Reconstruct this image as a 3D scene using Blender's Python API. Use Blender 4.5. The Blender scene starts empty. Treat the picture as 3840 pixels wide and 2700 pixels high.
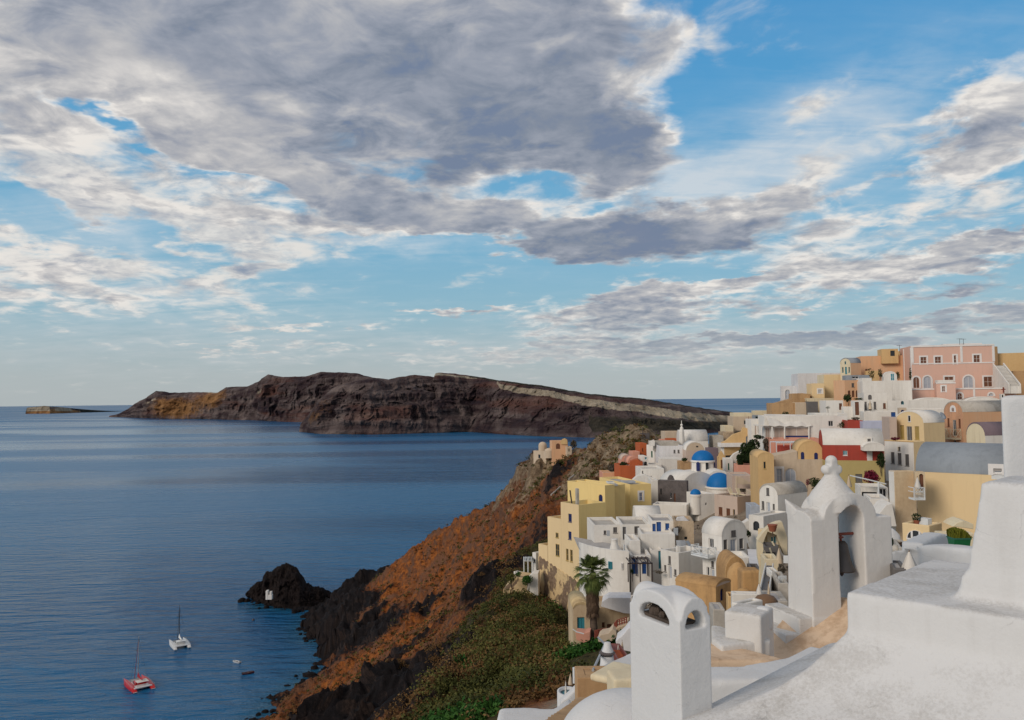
import bpy, bmesh, math, random
import numpy as np
from mathutils import Vector, Matrix
from mathutils.geometry import delaunay_2d_cdt
random.seed(7)
C = bpy.data.collections.new("place"); SC = bpy.context.scene; SC.collection.children.link(C)
R = math.radians
# ---------------------------------------------------------------- camera
EYE = Vector((0, 0, 110.0)); FPX = 796.0; PITCH = R(2.86); ROLL = R(0.62)
_f = Vector((0, math.cos(PITCH), math.sin(PITCH))); _r0 = Vector((1, 0, 0)); _u0 = Vector((0, -math.sin(PITCH), math.cos(PITCH)))
_r = _r0*math.cos(ROLL) - _u0*math.sin(ROLL); _u = _u0*math.cos(ROLL) + _r0*math.sin(ROLL)
cd = bpy.data.cameras.new("camera"); cd.sensor_width = 36; cd.lens = FPX*36/1024
cd.clip_start = 0.1; cd.clip_end = 90000
cam = bpy.data.objects.new("camera", cd); SC.collection.objects.link(cam)
cam.matrix_world = Matrix(((_r.x, _u.x, -_f.x, 0), (_r.y, _u.y, -_f.y, 0), (_r.z, _u.z, -_f.z, 110), (0, 0, 0, 1)))
SC.camera = cam
def pdir(px, py):            # render pixel (1024 x 720) -> world ray
    return _f + _r*((px-512)/FPX) + _u*((360-py)/FPX)
def W(px, py, d):            # world point on that ray at northing d
    v = pdir(px, py); return EYE + v*(d/v.y)
def azel(px, py):
    v = pdir(px, py).normalized(); return math.atan2(v.x, v.y), math.asin(v.z)
SC.view_settings.view_transform = 'Standard'; SC.view_settings.look = 'None'
SC.view_settings.exposure = 0; SC.view_settings.gamma = 1; SC.view_settings.use_curve_mapping = False
# ---------------------------------------------------------------- node helper
class N:
    def __init__(s, tree): s.t = tree; s.n = tree.nodes; s.l = tree.links
    def new(s, typ, ins=None, **kw):
        nd = s.n.new(typ)
        for k, v in kw.items(): setattr(nd, k, v)
        if ins:
            for k, v in ins.items():
                if isinstance(v, bpy.types.NodeSocket): s.l.new(v, nd.inputs[k])
                else: nd.inputs[k].default_value = v
        return nd
    def m(s, op, a, b=0.0, c=0.0, clamp=False):
        return s.new('ShaderNodeMath', {0: a, 1: b, 2: c}, operation=op, use_clamp=clamp).outputs[0]
    def v(s, op, a, b=(0, 0, 0)):
        nd = s.new('ShaderNodeVectorMath', {0: a}, operation=op)
        if op == 'SCALE':
            if isinstance(b, bpy.types.NodeSocket): s.l.new(b, nd.inputs['Scale'])
            else: nd.inputs['Scale'].default_value = b
        elif op not in ('LENGTH', 'NORMALIZE'):
            if isinstance(b, bpy.types.NodeSocket): s.l.new(b, nd.inputs[1])
            else: nd.inputs[1].default_value = b
        return nd.outputs['Value'] if op in ('LENGTH', 'DOT_PRODUCT') else nd.outputs[0]
    def mix(s, f, a, b, blend='MIX'):
        nd = s.n.new('ShaderNodeMix'); nd.data_type = 'RGBA'; nd.blend_type = blend
        for k, v in ((0, f), (6, a), (7, b)):
            if isinstance(v, bpy.types.NodeSocket): s.l.new(v, nd.inputs[k])
            else: nd.inputs[k].default_value = (v if k == 0 else (tuple(v)+(1,))[:4])
        return nd.outputs[2]
    def mr(s, val, a, b, c=0.0, d=1.0, t='LINEAR'):
        return s.new('ShaderNodeMapRange', {0: val, 1: a, 2: b, 3: c, 4: d}, interpolation_type=t).outputs[0]
    def noise(s, vec, scale, detail=4, rough=0.5, dist=0.0, out=0, dim='3D'):
        nd = s.new('ShaderNodeTexNoise', {'Scale': scale, 'Detail': detail, 'Roughness': rough, 'Distortion': dist}, noise_dimensions=dim)
        if vec is not None: s.l.new(vec, nd.inputs['Vector'])
        return nd.outputs[out]
    def ramp(s, f, stops, interp='LINEAR'):
        nd = s.n.new('ShaderNodeValToRGB'); nd.color_ramp.interpolation = interp
        e = nd.color_ramp.elements
        while len(e) < len(stops): e.new(0.5)
        for i, (p, c) in enumerate(stops): e[i].position = p; e[i].color = (tuple(c)+(1,))[:4]
        s.l.new(f, nd.inputs[0]); return nd.outputs[0]
def lin(h):
    h = h.lstrip('#'); return tuple((lambda c: c/12.92 if c <= .04045 else ((c+.055)/1.055)**2.4)(int(h[i:i+2], 16)/255) for i in (0, 2, 4))
# ---------------------------------------------------------------- sky and sun
SUN_AZ, SUN_EL = R(-132), R(27)      # azimuth from +Y, clockwise positive
world = bpy.data.worlds.new("World"); SC.world = world; world.use_nodes = True
def build_sky():
    nt = world.node_tree; nt.nodes.clear(); n = N(nt)
    out = n.new('ShaderNodeOutputWorld'); bg = n.new('ShaderNodeBackground', {'Strength': 0.1})
    nt.links.new(bg.outputs[0], out.inputs[0])
    sky = n.new('ShaderNodeTexSky', sky_type='NISHITA', sun_disc=False, sun_elevation=SUN_EL, sun_rotation=SUN_AZ,
                altitude=100, air_density=1.0, dust_density=1.2, ozone_density=2.0)
    dirv = n.new('ShaderNodeTexCoord').outputs['Generated']
    dirn = n.v('NORMALIZE', dirv)
    sp = n.new('ShaderNodeSeparateXYZ', {0: dirn})
    x, y, z = sp.outputs
    el = n.m('ARCSINE', z); az = n.m('ARCTAN2', x, y)
    # plane-projected coordinates: clouds flatten towards the horizon
    inv = n.m('DIVIDE', 1.0, n.m('ADD', n.m('MAXIMUM', z, 0.0), 0.16))
    P = n.new('ShaderNodeCombineXYZ', {0: n.m('MULTIPLY', x, inv), 1: n.m('MULTIPLY', y, inv), 2: n.m('MULTIPLY', z, 1.4)}).outputs[0]
    warp = n.v('SUBTRACT', n.noise(P, 1.7, 4, 0.55, out=1), (0.5, 0.5, 0.5))
    warp2 = n.v('SUBTRACT', n.noise(P, 6.0, 4, 0.6, out=1), (0.5, 0.5, 0.5))
    A = n.new('ShaderNodeCombineXYZ', {0: az, 1: el}).outputs[0]
    ws = n.v('MULTIPLY', n.v('ADD', n.v('SCALE', warp, 0.16), n.v('SCALE', warp2, 0.085)), (1.0, 0.6, 0))
    Aw = n.v('ADD', A, ws)
    def blobs(lst, vec):
        tot = None; v0 = vec
        for k, (px, py, rx, ry, rot, amp) in enumerate(lst):
            if k and k % 5 == 0:   # chains the groups one after another (keeps the shader's working memory small)
                vec = n.v('ADD', v0, n.new('ShaderNodeCombineXYZ', {2: tot}).outputs[0])
            a, e = azel(px, py)
            mp = n.new('ShaderNodeMapping', {'Vector': vec, 'Location': (a, e, 0), 'Rotation': (0, 0, R(rot)), 'Scale': (rx/796, ry/796, 1e6)}, vector_type='TEXTURE').outputs[0]
            g = n.m('POWER', 0.3679, n.v('DOT_PRODUCT', mp, mp))
            tot = n.m('MULTIPLY', g, amp) if tot is None else n.m('MULTIPLY_ADD', g, amp, tot)
        return tot
    Z = SKYB
    cov = blobs(Z['cloud'], Aw)
    f1 = n.noise(P, 2.6, 8, 0.58, 0.25)
    f2 = n.noise(P, 6.5, 6, 0.58, 0.35)
    fb = n.m('ADD', n.m('MULTIPLY', n.m('SUBTRACT', f1, 0.5), 1.35), n.m('MULTIPLY', n.m('SUBTRACT', f2, 0.5), 0.95))
    D = n.m('ADD', cov, fb)
    # light comes from the right/top of the picture: offset sample
    Ps = n.v('ADD', P, (0.022, 0.03, 0.03))
    g1 = n.noise(Ps, 6.5, 6, 0.58, 0.35)
    g2 = n.noise(n.v('ADD', P, (0.06, 0.05, 0.06)), 2.6, 5, 0.55, 0.25)
    relief = n.m('ADD', n.m('MULTIPLY', n.m('SUBTRACT', f2, g1), 2.4), n.m('MULTIPLY', n.m('SUBTRACT', f1, g2), 1.5))
    relief = n.m('MULTIPLY', relief, n.mr(D, .1, 1.3, 1.15, .35))
    alpha = n.mr(D, 0.12, 0.66, 0, 1, 'SMOOTHSTEP')
    thick = n.mr(D, 0.22, 0.75, 0, 1, 'SMOOTHSTEP')
    dark = blobs(Z['dark'], Aw)
    f3 = n.noise(P, 3.2, 6, 0.55, 0.5)
    shade = n.m('ADD', n.m('MULTIPLY', thick, 0.40), n.m('ADD', n.m('MULTIPLY', dark, 0.6), n.m('MULTIPLY', n.m('SUBTRACT', f3, 0.5), 0.85)))
    edge = n.m('MULTIPLY', n.mr(D, .26, .50, 0.0, 1.0), n.mr(D, .50, .80, 1.0, 0.0))
    shade = n.m('SUBTRACT', n.m('SUBTRACT', n.m('ADD', shade, 0.10), relief), n.m('MULTIPLY', edge, .13), clamp=True)
    ccol = n.ramp(shade, [(0.0, lin('#ebe6e0')), (0.14, lin('#d3d0ce')), (0.35, lin('#b7b7ba')), (0.6, lin('#9a9fab')), (0.82, lin('#858d9c')), (1.0, lin('#75829a'))])
    # blue sky by elevation
    base = n.ramp(n.mr(el, -0.02, 0.62), [(0.0, lin('#a7b4b6')), (0.08, lin('#a6b9be')), (0.2, lin('#8fb7c8')), (0.36, lin('#74b0d0')), (0.6, lin('#549fd0')), (0.85, lin('#3f8fca')), (1, lin('#3480bd'))])
    base10 = n.v('SCALE', base, 10.0)
    base10 = n.mix(0.12, base10, sky.outputs[0])
    # thin veil: streaks that fan out
    veil = n.m('ADD', blobs(Z['veil'], Aw), 0.0)
    Ms = n.new('ShaderNodeMapping', {'Vector': P, 'Rotation': (0, 0, R(28)), 'Scale': (0.7, 3.2, 1.0)}).outputs[0]
    st = n.noise(Ms, 2.2, 8, 0.62, 0.6)
    vm = n.m('MULTIPLY', n.mr(n.m('ADD', n.m('ADD', st, n.m('MULTIPLY', n.m('SUBTRACT', f2, .5), .7)), n.m('MULTIPLY', veil, 0.30)), 0.42, 1.05, 0, 1), n.mr(veil, 0.0, 0.9, 0.08, 1.0), clamp=True)
    c = n.mix(n.m('MULTIPLY', vm, 0.8), base10, tuple(10*v for v in lin('#d5dade')))
    # puffs and wisps: a thinner, paler layer
    pf = blobs(Z['puff'], Aw)
    pd = n.m('ADD', n.m('MULTIPLY', n.m('SUBTRACT', f2, .5), 1.5), n.m('ADD', n.m('MULTIPLY', n.m('SUBTRACT', f3, .5), .5), n.m('MULTIPLY', pf, .75)))
    pa = n.mr(pd, .16, .72, 0, .88, 'SMOOTHSTEP')
    ps = n.m('SUBTRACT', n.mr(pd, .3, 1.1, .05, .5), n.m('MULTIPLY', n.m('SUBTRACT', f2, g1), 2.6), clamp=True)
    c = n.mix(pa, c, n.v('SCALE', n.ramp(ps, [(0, lin('#e4e0da')), (.3, lin('#cbc9c8')), (.7, lin('#a4a8b3')), (1, lin('#8a94a8'))]), 10.0))
    hz = n.mr(el, 0.0, 0.13, 0.62, 1.0, 'SMOOTHSTEP')
    cc = n.v('SCALE', ccol, 10.0)
    c = n.mix(n.m('MULTIPLY', n.m('MULTIPLY', alpha, hz), 0.97), c, cc)
    below = n.mr(el, -0.03, 0.0, 0.0, 1.0)
    c = n.mix(below, tuple(10*v for v in lin('#6f8794')), c)
    c = n.mix(n.mr(n.m('ADD', el, n.m('MULTIPLY', n.m('SUBTRACT', f1, .5), .05)), .0, .13, .62, 0, 'SMOOTHSTEP'), c, tuple(10*v for v in lin('#b3b7b8')))
    back = n.mr(y, .25, -.15, 0, .8, 'SMOOTHSTEP')
    c = n.mix(n.m('MULTIPLY', back, n.mr(f1, .35, .6, .6, 1.0)), c, n.v('SCALE', n.ramp(f3, [(.3, lin('#c2beb9')), (.7, lin('#9b9ca3'))]), 10.0))
    over = n.mr(n.m('ADD', el, n.m('MULTIPLY', n.m('SUBTRACT', f1, 0.5), 0.5)), .50, .64, 0, .95, 'SMOOTHSTEP')   # unseen grey cloud added overhead so top surfaces catch less blue
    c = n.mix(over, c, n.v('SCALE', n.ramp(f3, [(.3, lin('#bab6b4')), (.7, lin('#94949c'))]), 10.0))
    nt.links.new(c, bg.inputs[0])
SKYB = dict(
    # px, py, radius x, radius y (pixels), rotation (deg, anticlockwise), amount
    cloud=[(330, 0, 330, 75, 0, .75), (60, 10, 130, 50, 0, .6), (380, 95, 250, 60, -10, .85), (560, 60, 110, 80, 0, .55), (600, 140, 85, 36, -12, .65), (665, 45, 32, 26, 20, .35), (650, 150, 36, 16, 0, .3),
           (120, 85, 130, 30, -6, .50), (40, 95, 60, 30, 0, .42), (210, 110, 90, 36, -20, .55), (90, 150, 120, 20, -4, .50), (300, 175, 160, 24, -14, .62), (140, 198, 150, 14, -4, .5), (400, 205, 130, 22, -12, .7), (480, 232, 90, 14, -6, .5),
           (590, 180, 60, 14, -8, .35), (600, 240, 95, 28, 4, .8), (700, 222, 80, 30, 6, .7), (780, 198, 62, 26, 10, .6), (800, 160, 26, 16, 0, .35), (840, 228, 60, 10, 12, .4),
           (780, 270, 100, 15, 12, .55), (660, 308, 120, 18, 12, .72), (600, 322, 60, 12, 0, .4), (800, 295, 46, 6, 10, .45), (730, 338, 130, 10, 4, .55),
           (880, 332, 200, 9, 2, .62), (960, 255, 80, 13, 10, .72), (880, 265, 40, 10, 8, .5), (1010, 235, 50, 8, 12, .5), (1000, 125, 52, 40, 42, .85), (950, 172, 60, 14, 26, .5), (1015, 80, 40, 40, 30, .4),
           (885, 180, 46, 5, 16, .45), (860, 150, 26, 6, 20, .35), (900, 218, 50, 5, 12, .35), (920, 294, 60, 7, 0, .55), (1010, 310, 70, 8, 0, .6), (835, 112, 26, 5, 14, .45), (850, 122, 20, 6, 14, .4), (690, 36, 10, 8, 60, .3), (790, 50, 12, 6, 20, .25), (720, 60, 20, 10, 30, .3),
           (270, 222, 120, 8, -3, .3), (45, 262, 34, 22, 0, .62), (75, 280, 40, 14, 0, .4), (60, 222, 50, 5, -10, .4), (70, 245, 30, 6, 0, .2), (180, 270, 60, 12, -6, .42), (240, 258, 44, 7, 0, .55), (130, 300, 140, 10, 0, .36), (60, 318, 120, 8, 0, .3), (340, 288, 26, 4, 0, .4), (470, 310, 70, 4, 0, .5), (330, 330, 60, 4, 0, .3),
           (230, 347, 90, 4, 0, .3), (480, 350, 200, 6, 0, .35), (600, 360, 260, 8, 0, .3),
           # gaps of blue
           (80, 116, 26, 5, -12, -.35), (235, 174, 46, 7, -8, -.6), (120, 128, 26, 5, -14, -.4), (20, 205, 40, 16, -20, -.7), (530, 193, 24, 5, 0, -.25), (595, 210, 14, 5, 0, -.3), (460, 165, 80, 14, -4, .45), (600, 185, 40, 10, 0, .3), (150, 150, 20, 4, 0, -.5), (60, 165, 50, 5, 0, -.5), (130, 105, 14, 5, 0, -.3),
           (800, 50, 120, 90, 0, -.75), (900, 60, 90, 60, 0, -.6), (900, 205, 60, 12, 10, -.3), (420, 270, 180, 20, 0, -.8), (560, 275, 50, 14, 0, -.5), (330, 255, 50, 10, 0, -.5), (690, 185, 40, 8, 20, -.6), (715, 130, 30, 40, 0, -.7), (150, 245, 40, 12, 0, -.4), (720, 278, 60, 6, 10, -.4), (900, 315, 90, 5, 0, -.4)],
    dark=[(300, 50, 240, 60, -4, .30), (530, 130, 150, 45, -10, .62), (420, 150, 150, 26, -14, .35), (640, 150, 40, 12, 0, .4), (640, 240, 110, 22, 4, .75), (420, 225, 120, 12, -10, .3), (800, 334, 180, 8, 2, .65),
          (960, 290, 70, 5, 0, .4), (990, 115, 24, 16, 30, .3), (600, 40, 60, 40, 0, .25), (170, 190, 110, 8, 0, .25), (980, 268, 50, 6, 8, .25), (740, 235, 60, 10, 10, .3),
          (110, 84, 120, 26, -8, -.35), (190, 88, 70, 18, -24, -.40), (120, 145, 110, 14, 0, -.35), (693, 60, 16, 18, 0, -1.0), (625, 22, 12, 8, 0, -.8), (548, 46, 14, 10, 0, -.6), (674, 132, 14, 16, 0, -1.2), (672, 88, 16, 10, 0, -.6), (620, 95, 26, 8, 30, -.5), (505, 203, 14, 6, 0, -1.2), (590, 209, 26, 8, 0, -.8), (540, 190, 30, 8, 0, -.5), (478, 182, 26, 8, 0, -.4), (460, 225, 30, 6, 0, -.4),
          (770, 190, 70, 10, 10, -.5), (800, 165, 20, 14, 0, -.6), (1000, 90, 50, 22, 40, -.6), (940, 180, 50, 8, 26, -.5), (860, 268, 50, 8, 8, -.4), (110, 215, 80, 8, -14, -.5), (50, 262, 50, 24, 0, -.5), (700, 290, 80, 8, 12, -.3), (620, 305, 60, 8, 10, -.25), (390, 85, 30, 16, 0, -.2), (300, 110, 60, 10, -20, -.25), (850, 115, 40, 10, 14, -.6)],
    puff=[(110, 110, 150, 60, -6, .9), (30, 150, 60, 50, 0, .6), (230, 130, 80, 40, -10, .6), (180, 222, 150, 16, -6, .9), (100, 215, 30, 16, -40, .7), (330, 228, 90, 10, -4, .6), (45, 262, 40, 24, 0, 1.0), (80, 272, 30, 16, 0, .7), (180, 275, 90, 20, -4, .7), (120, 310, 160, 22, 0, .55), (245, 258, 40, 6, 0, .9),
          (700, 60, 30, 20, 30, .5), (760, 60, 60, 16, 14, .35), (840, 110, 40, 10, 16, .6), (830, 160, 60, 16, 18, .6), (900, 170, 60, 10, 22, .6), (930, 215, 90, 14, 10, .5), (960, 190, 70, 14, 24, .5), (1000, 110, 40, 50, 40, .5), (470, 309, 60, 3, 0, .9), (300, 330, 60, 3, 0, .6), (240, 349, 50, 3, 0, .6), (560, 355, 200, 6, 0, .6), (640, 230, 60, 30, 0, .4), (100, 190, 200, 12, 0, .4), (225, 174, 50, 7, -8, -.8), (100, 121, 34, 6, -12, -1.0), (20, 97, 16, 5, 0, -.8), (150, 152, 30, 4, 0, -.9), (30, 205, 50, 16, -20, -1.2), (140, 240, 50, 12, -10, -.7)],
    veil=[(760, 165, 130, 50, 14, 1.0), (860, 130, 120, 34, 24, .6), (680, 190, 50, 18, 10, .8), (140, 300, 200, 50, 0, .7), (230, 222, 190, 16, -6, .9), (900, 230, 120, 50, 10, .5),
          (60, 250, 100, 40, 0, .5), (400, 245, 90, 12, -6, .6), (560, 350, 400, 20, 0, .6), (740, 330, 200, 30, 0, .4), (100, 215, 40, 14, -40, .6)])
build_sky()
world.cycles.sampling_method = 'MANUAL'; world.cycles.sample_map_resolution = 256
sd = bpy.data.lights.new("sun", 'SUN'); sd.energy = 1.7; sd.angle = R(22); sd.color = (1.0, 0.89, 0.77)
sun = bpy.data.objects.new("sun", sd); SC.collection.objects.link(sun)
_sv = Vector((math.sin(SUN_AZ)*math.cos(SUN_EL), math.cos(SUN_AZ)*math.cos(SUN_EL), math.sin(SUN_EL)))
sun.rotation_euler = _sv.to_track_quat('Z', 'Y').to_euler()
# ---------------------------------------------------------------- object helpers
def tag(o, label=None, cat=None, group=None, kind=None):
    if label: o['label'] = label
    if cat: o['category'] = cat
    if group: o['group'] = group
    if kind: o['kind'] = kind
    elif cat: o['kind'] = 'thing'
    return o
def empty(name, loc=(0, 0, 0), label=None, cat=None, group=None, rz=0):
    o = bpy.data.objects.new(name, None); C.objects.link(o); o.location = loc; o.rotation_euler = (0, 0, rz)
    o.empty_display_size = 0.5
    return tag(o, label, cat, group)
def link(name, me, mats=(), parent=None, smooth=False):
    o = bpy.data.objects.new(name, me); C.objects.link(o)
    for m in (mats if isinstance(mats, (list, tuple)) else [mats]): me.materials.append(m)
    if parent is not None:
        o.parent = parent
    if smooth: me.polygons.foreach_set('use_smooth', [True]*len(me.polygons))
    return o
class MB:
    """collects faces (world or local coordinates) and links them as ONE mesh object"""
    def __init__(s): s.v = []; s.f = []; s.mi = []; s.sm = []
    def face(s, pts, m=0, smooth=False):
        k = len(s.v); s.v += [tuple(p) for p in pts]; s.f.append(tuple(range(k, k+len(pts)))); s.mi.append(m); s.sm.append(smooth)
    def mesh(s, verts, faces, m=0, smooth=False, M=None):
        k = len(s.v)
        s.v += [tuple(M @ Vector(p)) if M is not None else tuple(p) for p in verts]
        for f in faces: s.f.append(tuple(i+k for i in f)); s.mi.append(m); s.sm.append(smooth)
    def box(s, a, b, m=0, M=None):
        x0, y0, z0 = a; x1, y1, z1 = b
        vs = [(x0, y0, z0), (x1, y0, z0), (x1, y1, z0), (x0, y1, z0), (x0, y0, z1), (x1, y0, z1), (x1, y1, z1), (x0, y1, z1)]
        s.mesh(vs, [(0, 3, 2, 1), (4, 5, 6, 7), (0, 1, 5, 4), (1, 2, 6, 5), (2, 3, 7, 6), (3, 0, 4, 7)], m, False, M)
    def tube(s, p, q, r0, r1=None, n=8, m=0, cap=True, smooth=True):
        p = Vector(p); q = Vector(q); r1 = r0 if r1 is None else r1
        d = (q-p); 
        if d.length < 1e-6: return
        d.normalize(); a = d.orthogonal().normalized(); b = d.cross(a)
        vs = []
        for c, r in ((p, r0), (q, r1)):
            for i in range(n):
                t = 2*math.pi*i/n; vs.append(c + a*(math.cos(t)*r) + b*(math.sin(t)*r))
        fs = [(i, (i+1) % n, n+(i+1) % n, n+i) for i in range(n)]
        s.mesh(vs, fs, m, smooth)
        if cap: s.mesh(vs, [tuple(range(n-1, -1, -1)), tuple(range(n, 2*n))], m)
    def lathe(s, prof, c=(0, 0, 0), n=16, m=0, smooth=True, sx=1, sy=1, fold=None):
        c = Vector(c); vs = []; fs = []
        for (r, z) in prof:
            for i in range(n):
                t = 2*math.pi*i/n; rr = r*(fold(i, z) if fold else 1)
                vs.append((c.x+rr*sx*math.cos(t), c.y+rr*sy*math.sin(t), c.z+z))
        for j in range(len(prof)-1):
            for i in range(n): fs.append((j*n+i, j*n+(i+1) % n, (j+1)*n+(i+1) % n, (j+1)*n+i))
        s.mesh(vs, fs, m, smooth)
        s.mesh(vs, [tuple(range(n-1, -1, -1)), tuple(range((len(prof)-1)*n, len(prof)*n))], m)
    def build(s, name, mats, parent=None, bevel=0, merge=False, seg=2, bang=35):
        me = bpy.data.meshes.new(name); me.from_pydata(s.v, [], s.f); me.update()
        me.polygons.foreach_set('material_index', s.mi); me.polygons.foreach_set('use_smooth', s.sm)
        if merge or bevel:
            bm = bmesh.new(); bm.from_mesh(me); bmesh.ops.remove_doubles(bm, verts=bm.verts, dist=0.0005)
            bmesh.ops.recalc_face_normals(bm, faces=bm.faces)
            if bevel:
                es = [e for e in bm.edges if len(e.link_faces) == 2 and e.calc_face_angle(0) > R(bang)]
                bmesh.ops.bevel(bm, geom=es, offset=bevel, segments=seg, profile=0.5, affect='EDGES', clamp_overlap=True)
            bm.to_mesh(me); bm.free()
        return link(name, me, mats, parent)
# ---------------------------------------------------------------- numpy noise
def _h(i, j, k, seed):
    h = (i*374761393 + j*668265263 + k*2147483647 + seed*974634777) & 0xffffffff
    h = ((h ^ (h >> 13))*1274126177) & 0xffffffff
    h = ((h ^ (h >> 16))*2246822519) & 0xffffffff
    return ((h ^ (h >> 15)) & 0xffffff)/float(0xffffff)
def vn(x, y, z=None, seed=0):
    x = np.asarray(x, float); y = np.asarray(y, float); z = np.zeros_like(x) if z is None else np.asarray(z, float)
    xi = np.floor(x).astype(np.int64); yi = np.floor(y).astype(np.int64); zi = np.floor(z).astype(np.int64)
    fx = x-xi; fy = y-yi; fz = z-zi
    fx = fx*fx*(3-2*fx); fy = fy*fy*(3-2*fy); fz = fz*fz*(3-2*fz)
    r = 0
    for a in (0, 1):
        for b in (0, 1):
            for c in (0, 1):
                w = (fx if a else 1-fx)*(fy if b else 1-fy)*(fz if c else 1-fz)
                r = r + w*_h(xi+a, yi+b, zi+c, seed)
    return r*2-1
def fbm(x, y, z=None, o=5, g=0.5, seed=0, ridge=False):
    t = 0; a = 1; s = 0; f = 1
    for i in range(o):
        v = vn(x*f+i*17.3, y*f+i*5.1, None if z is None else z*f+i*3.7, seed+i)
        if ridge: v = 1-2*np.abs(v)
        t = t+a*v; s += a; a *= g; f *= 2.03
    return t/s
def grid_faces(nr, nc):
    i = np.arange(nr*nc).reshape(nr, nc)
    return np.stack([i[:-1, :-1], i[:-1, 1:], i[1:, 1:], i[1:, :-1]], -1).reshape(-1, 4)
def np_mesh(name, co, faces):
    me = bpy.data.meshes.new(name); n = len(co); k = faces.shape[1]
    me.vertices.add(n); me.vertices.foreach_set('co', co.astype(np.float32).ravel())
    me.loops.add(faces.size); me.loops.foreach_set('vertex_index', faces.astype(np.int32).ravel())
    me.polygons.add(len(faces)); me.polygons.foreach_set('loop_start', np.arange(0, faces.size, k, dtype=np.int32))
    me.polygons.foreach_set('loop_total', np.full(len(faces), k, dtype=np.int32))
    me.update(calc_edges=True); me.validate(); return me
def set_attr(me, name, arr):
    a = me.attributes.new(name, 'FLOAT_COLOR', 'POINT'); a.data.foreach_set('color', arr.astype(np.float32).ravel())
def principled(name):
    m = bpy.data.materials.new(name); m.use_nodes = True; n = N(m.node_tree); b = m.node_tree.nodes['Principled BSDF']
    return m, n, b
# ---------------------------------------------------------------- sea
def mat_sea():
    m, n, b = principled('sea_water')
    g = n.new('ShaderNodeNewGeometry').outputs['Position']
    cdn = n.v('LENGTH', n.v('SUBTRACT', g, tuple(EYE)))
    att = n.new('ShaderNodeAttribute', attribute_name='shallow').outputs['Fac']
    rot = n.new('ShaderNodeMapping', {'Vector': g, 'Rotation': (0, 0, R(-20)), 'Scale': (0.28, 1.0, 1.0)}).outputs[0]
    h1 = n.noise(rot, 0.16, 5, 0.55, 0.2); h2 = n.noise(rot, 0.035, 3, 0.5, 0.4); h3 = n.noise(g, 0.9, 3, 0.6)
    hh = n.m('ADD', n.m('MULTIPLY', h1, 3.4), n.m('ADD', n.m('MULTIPLY', h2, 4.0), n.m('MULTIPLY', h3, 0.35)))
    fade = n.mr(cdn, 250, 3500, 1.0, 0.12)
    bp = n.new('ShaderNodeBump', {'Strength': n.m('MULTIPLY', fade, 1.0), 'Distance': 1.0, 'Height': hh}).outputs[0]
    # wind lanes change the roughness of the surface
    wl = n.new('ShaderNodeMapping', {'Vector': g, 'Rotation': (0, 0, R(8)), 'Scale': (0.00035, 0.0022, 0.001)}).outputs[0]
    lane = n.noise(wl, 1.0, 5, 0.55, 0.8)
    lm = n.mr(lane, 0.42, 0.62, 0, 1, 'SMOOTHSTEP')
    col = n.mix(lm, (0.003, 0.080, 0.205), (0.008, 0.125, 0.280))
    col = n.mix(att, col, (0.010, 0.085, 0.135))
    fo = n.noise(g, .35, 5, .7, 1.0)
    col = n.mix(n.m('MULTIPLY', n.mr(n.m('ADD', att, n.m('MULTIPLY', n.m('SUBTRACT', fo, .5), .9)), .86, 1.05), .5), col, (.55, .60, .62))
    n.l.new(col, b.inputs['Base Color']); n.l.new(bp, b.inputs['Normal'])
    n.l.new(n.m('ADD', n.mr(lm, 0, 1, 0.10, 0.28), n.mr(cdn, 300, 9000, 0, 0.2)), b.inputs['Roughness'])
    b.inputs['IOR'].default_value = 1.33
    b.inputs['Specular IOR Level'].default_value = 0.36
    return m
SHORE = [(272.5, 719), (300, 690), (318, 677), (336, 661), (335, 645), (313, 637), (308.5, 626), (315.5, 617), (333, 605)]
def sea_pt(px, py):
    v = pdir(px, py); return EYE + v*(-110.0/v.z)
def build_sea():
    th = np.linspace(R(-75), R(75), 260); rr = np.concatenate([[20], np.geomspace(120, 85000, 300)])
    T, Rr = np.meshgrid(th, rr)
    co = np.stack([Rr*np.sin(T), Rr*np.cos(T)-0.0, np.zeros_like(T)], -1).reshape(-1, 3)
    me = np_mesh('sea', co, grid_faces(len(rr), len(th))[:, ::-1])
    sh = np.zeros(len(co))
    pts = [sea_pt(*p) for p in SHORE] + [sea_pt(*p) for p in [(262, 606), (290, 608), (320, 600), (335, 598)]]
    P2 = []
    for a, b_ in zip(pts[:len(SHORE)-1], pts[1:len(SHORE)]):
        for t in np.linspace(0, 1, 5): P2.append(a.lerp(b_, t))
    P2 += pts[len(SHORE):]
    for p in P2:
        sh = np.maximum(sh, np.exp(-((co[:, 0]-p.x)**2+(co[:, 1]-p.y)**2)/(11.0**2)))
    sh *= 0.75+0.25*fbm(co[:, 0]/9, co[:, 1]/9, o=3)
    a = me.attributes.new('shallow', 'FLOAT', 'POINT'); a.data.foreach_set('value', sh.astype(np.float32))
    o = link('sea', me, mat_sea(), smooth=True); tag(o, kind='structure')
build_sea()
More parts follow.
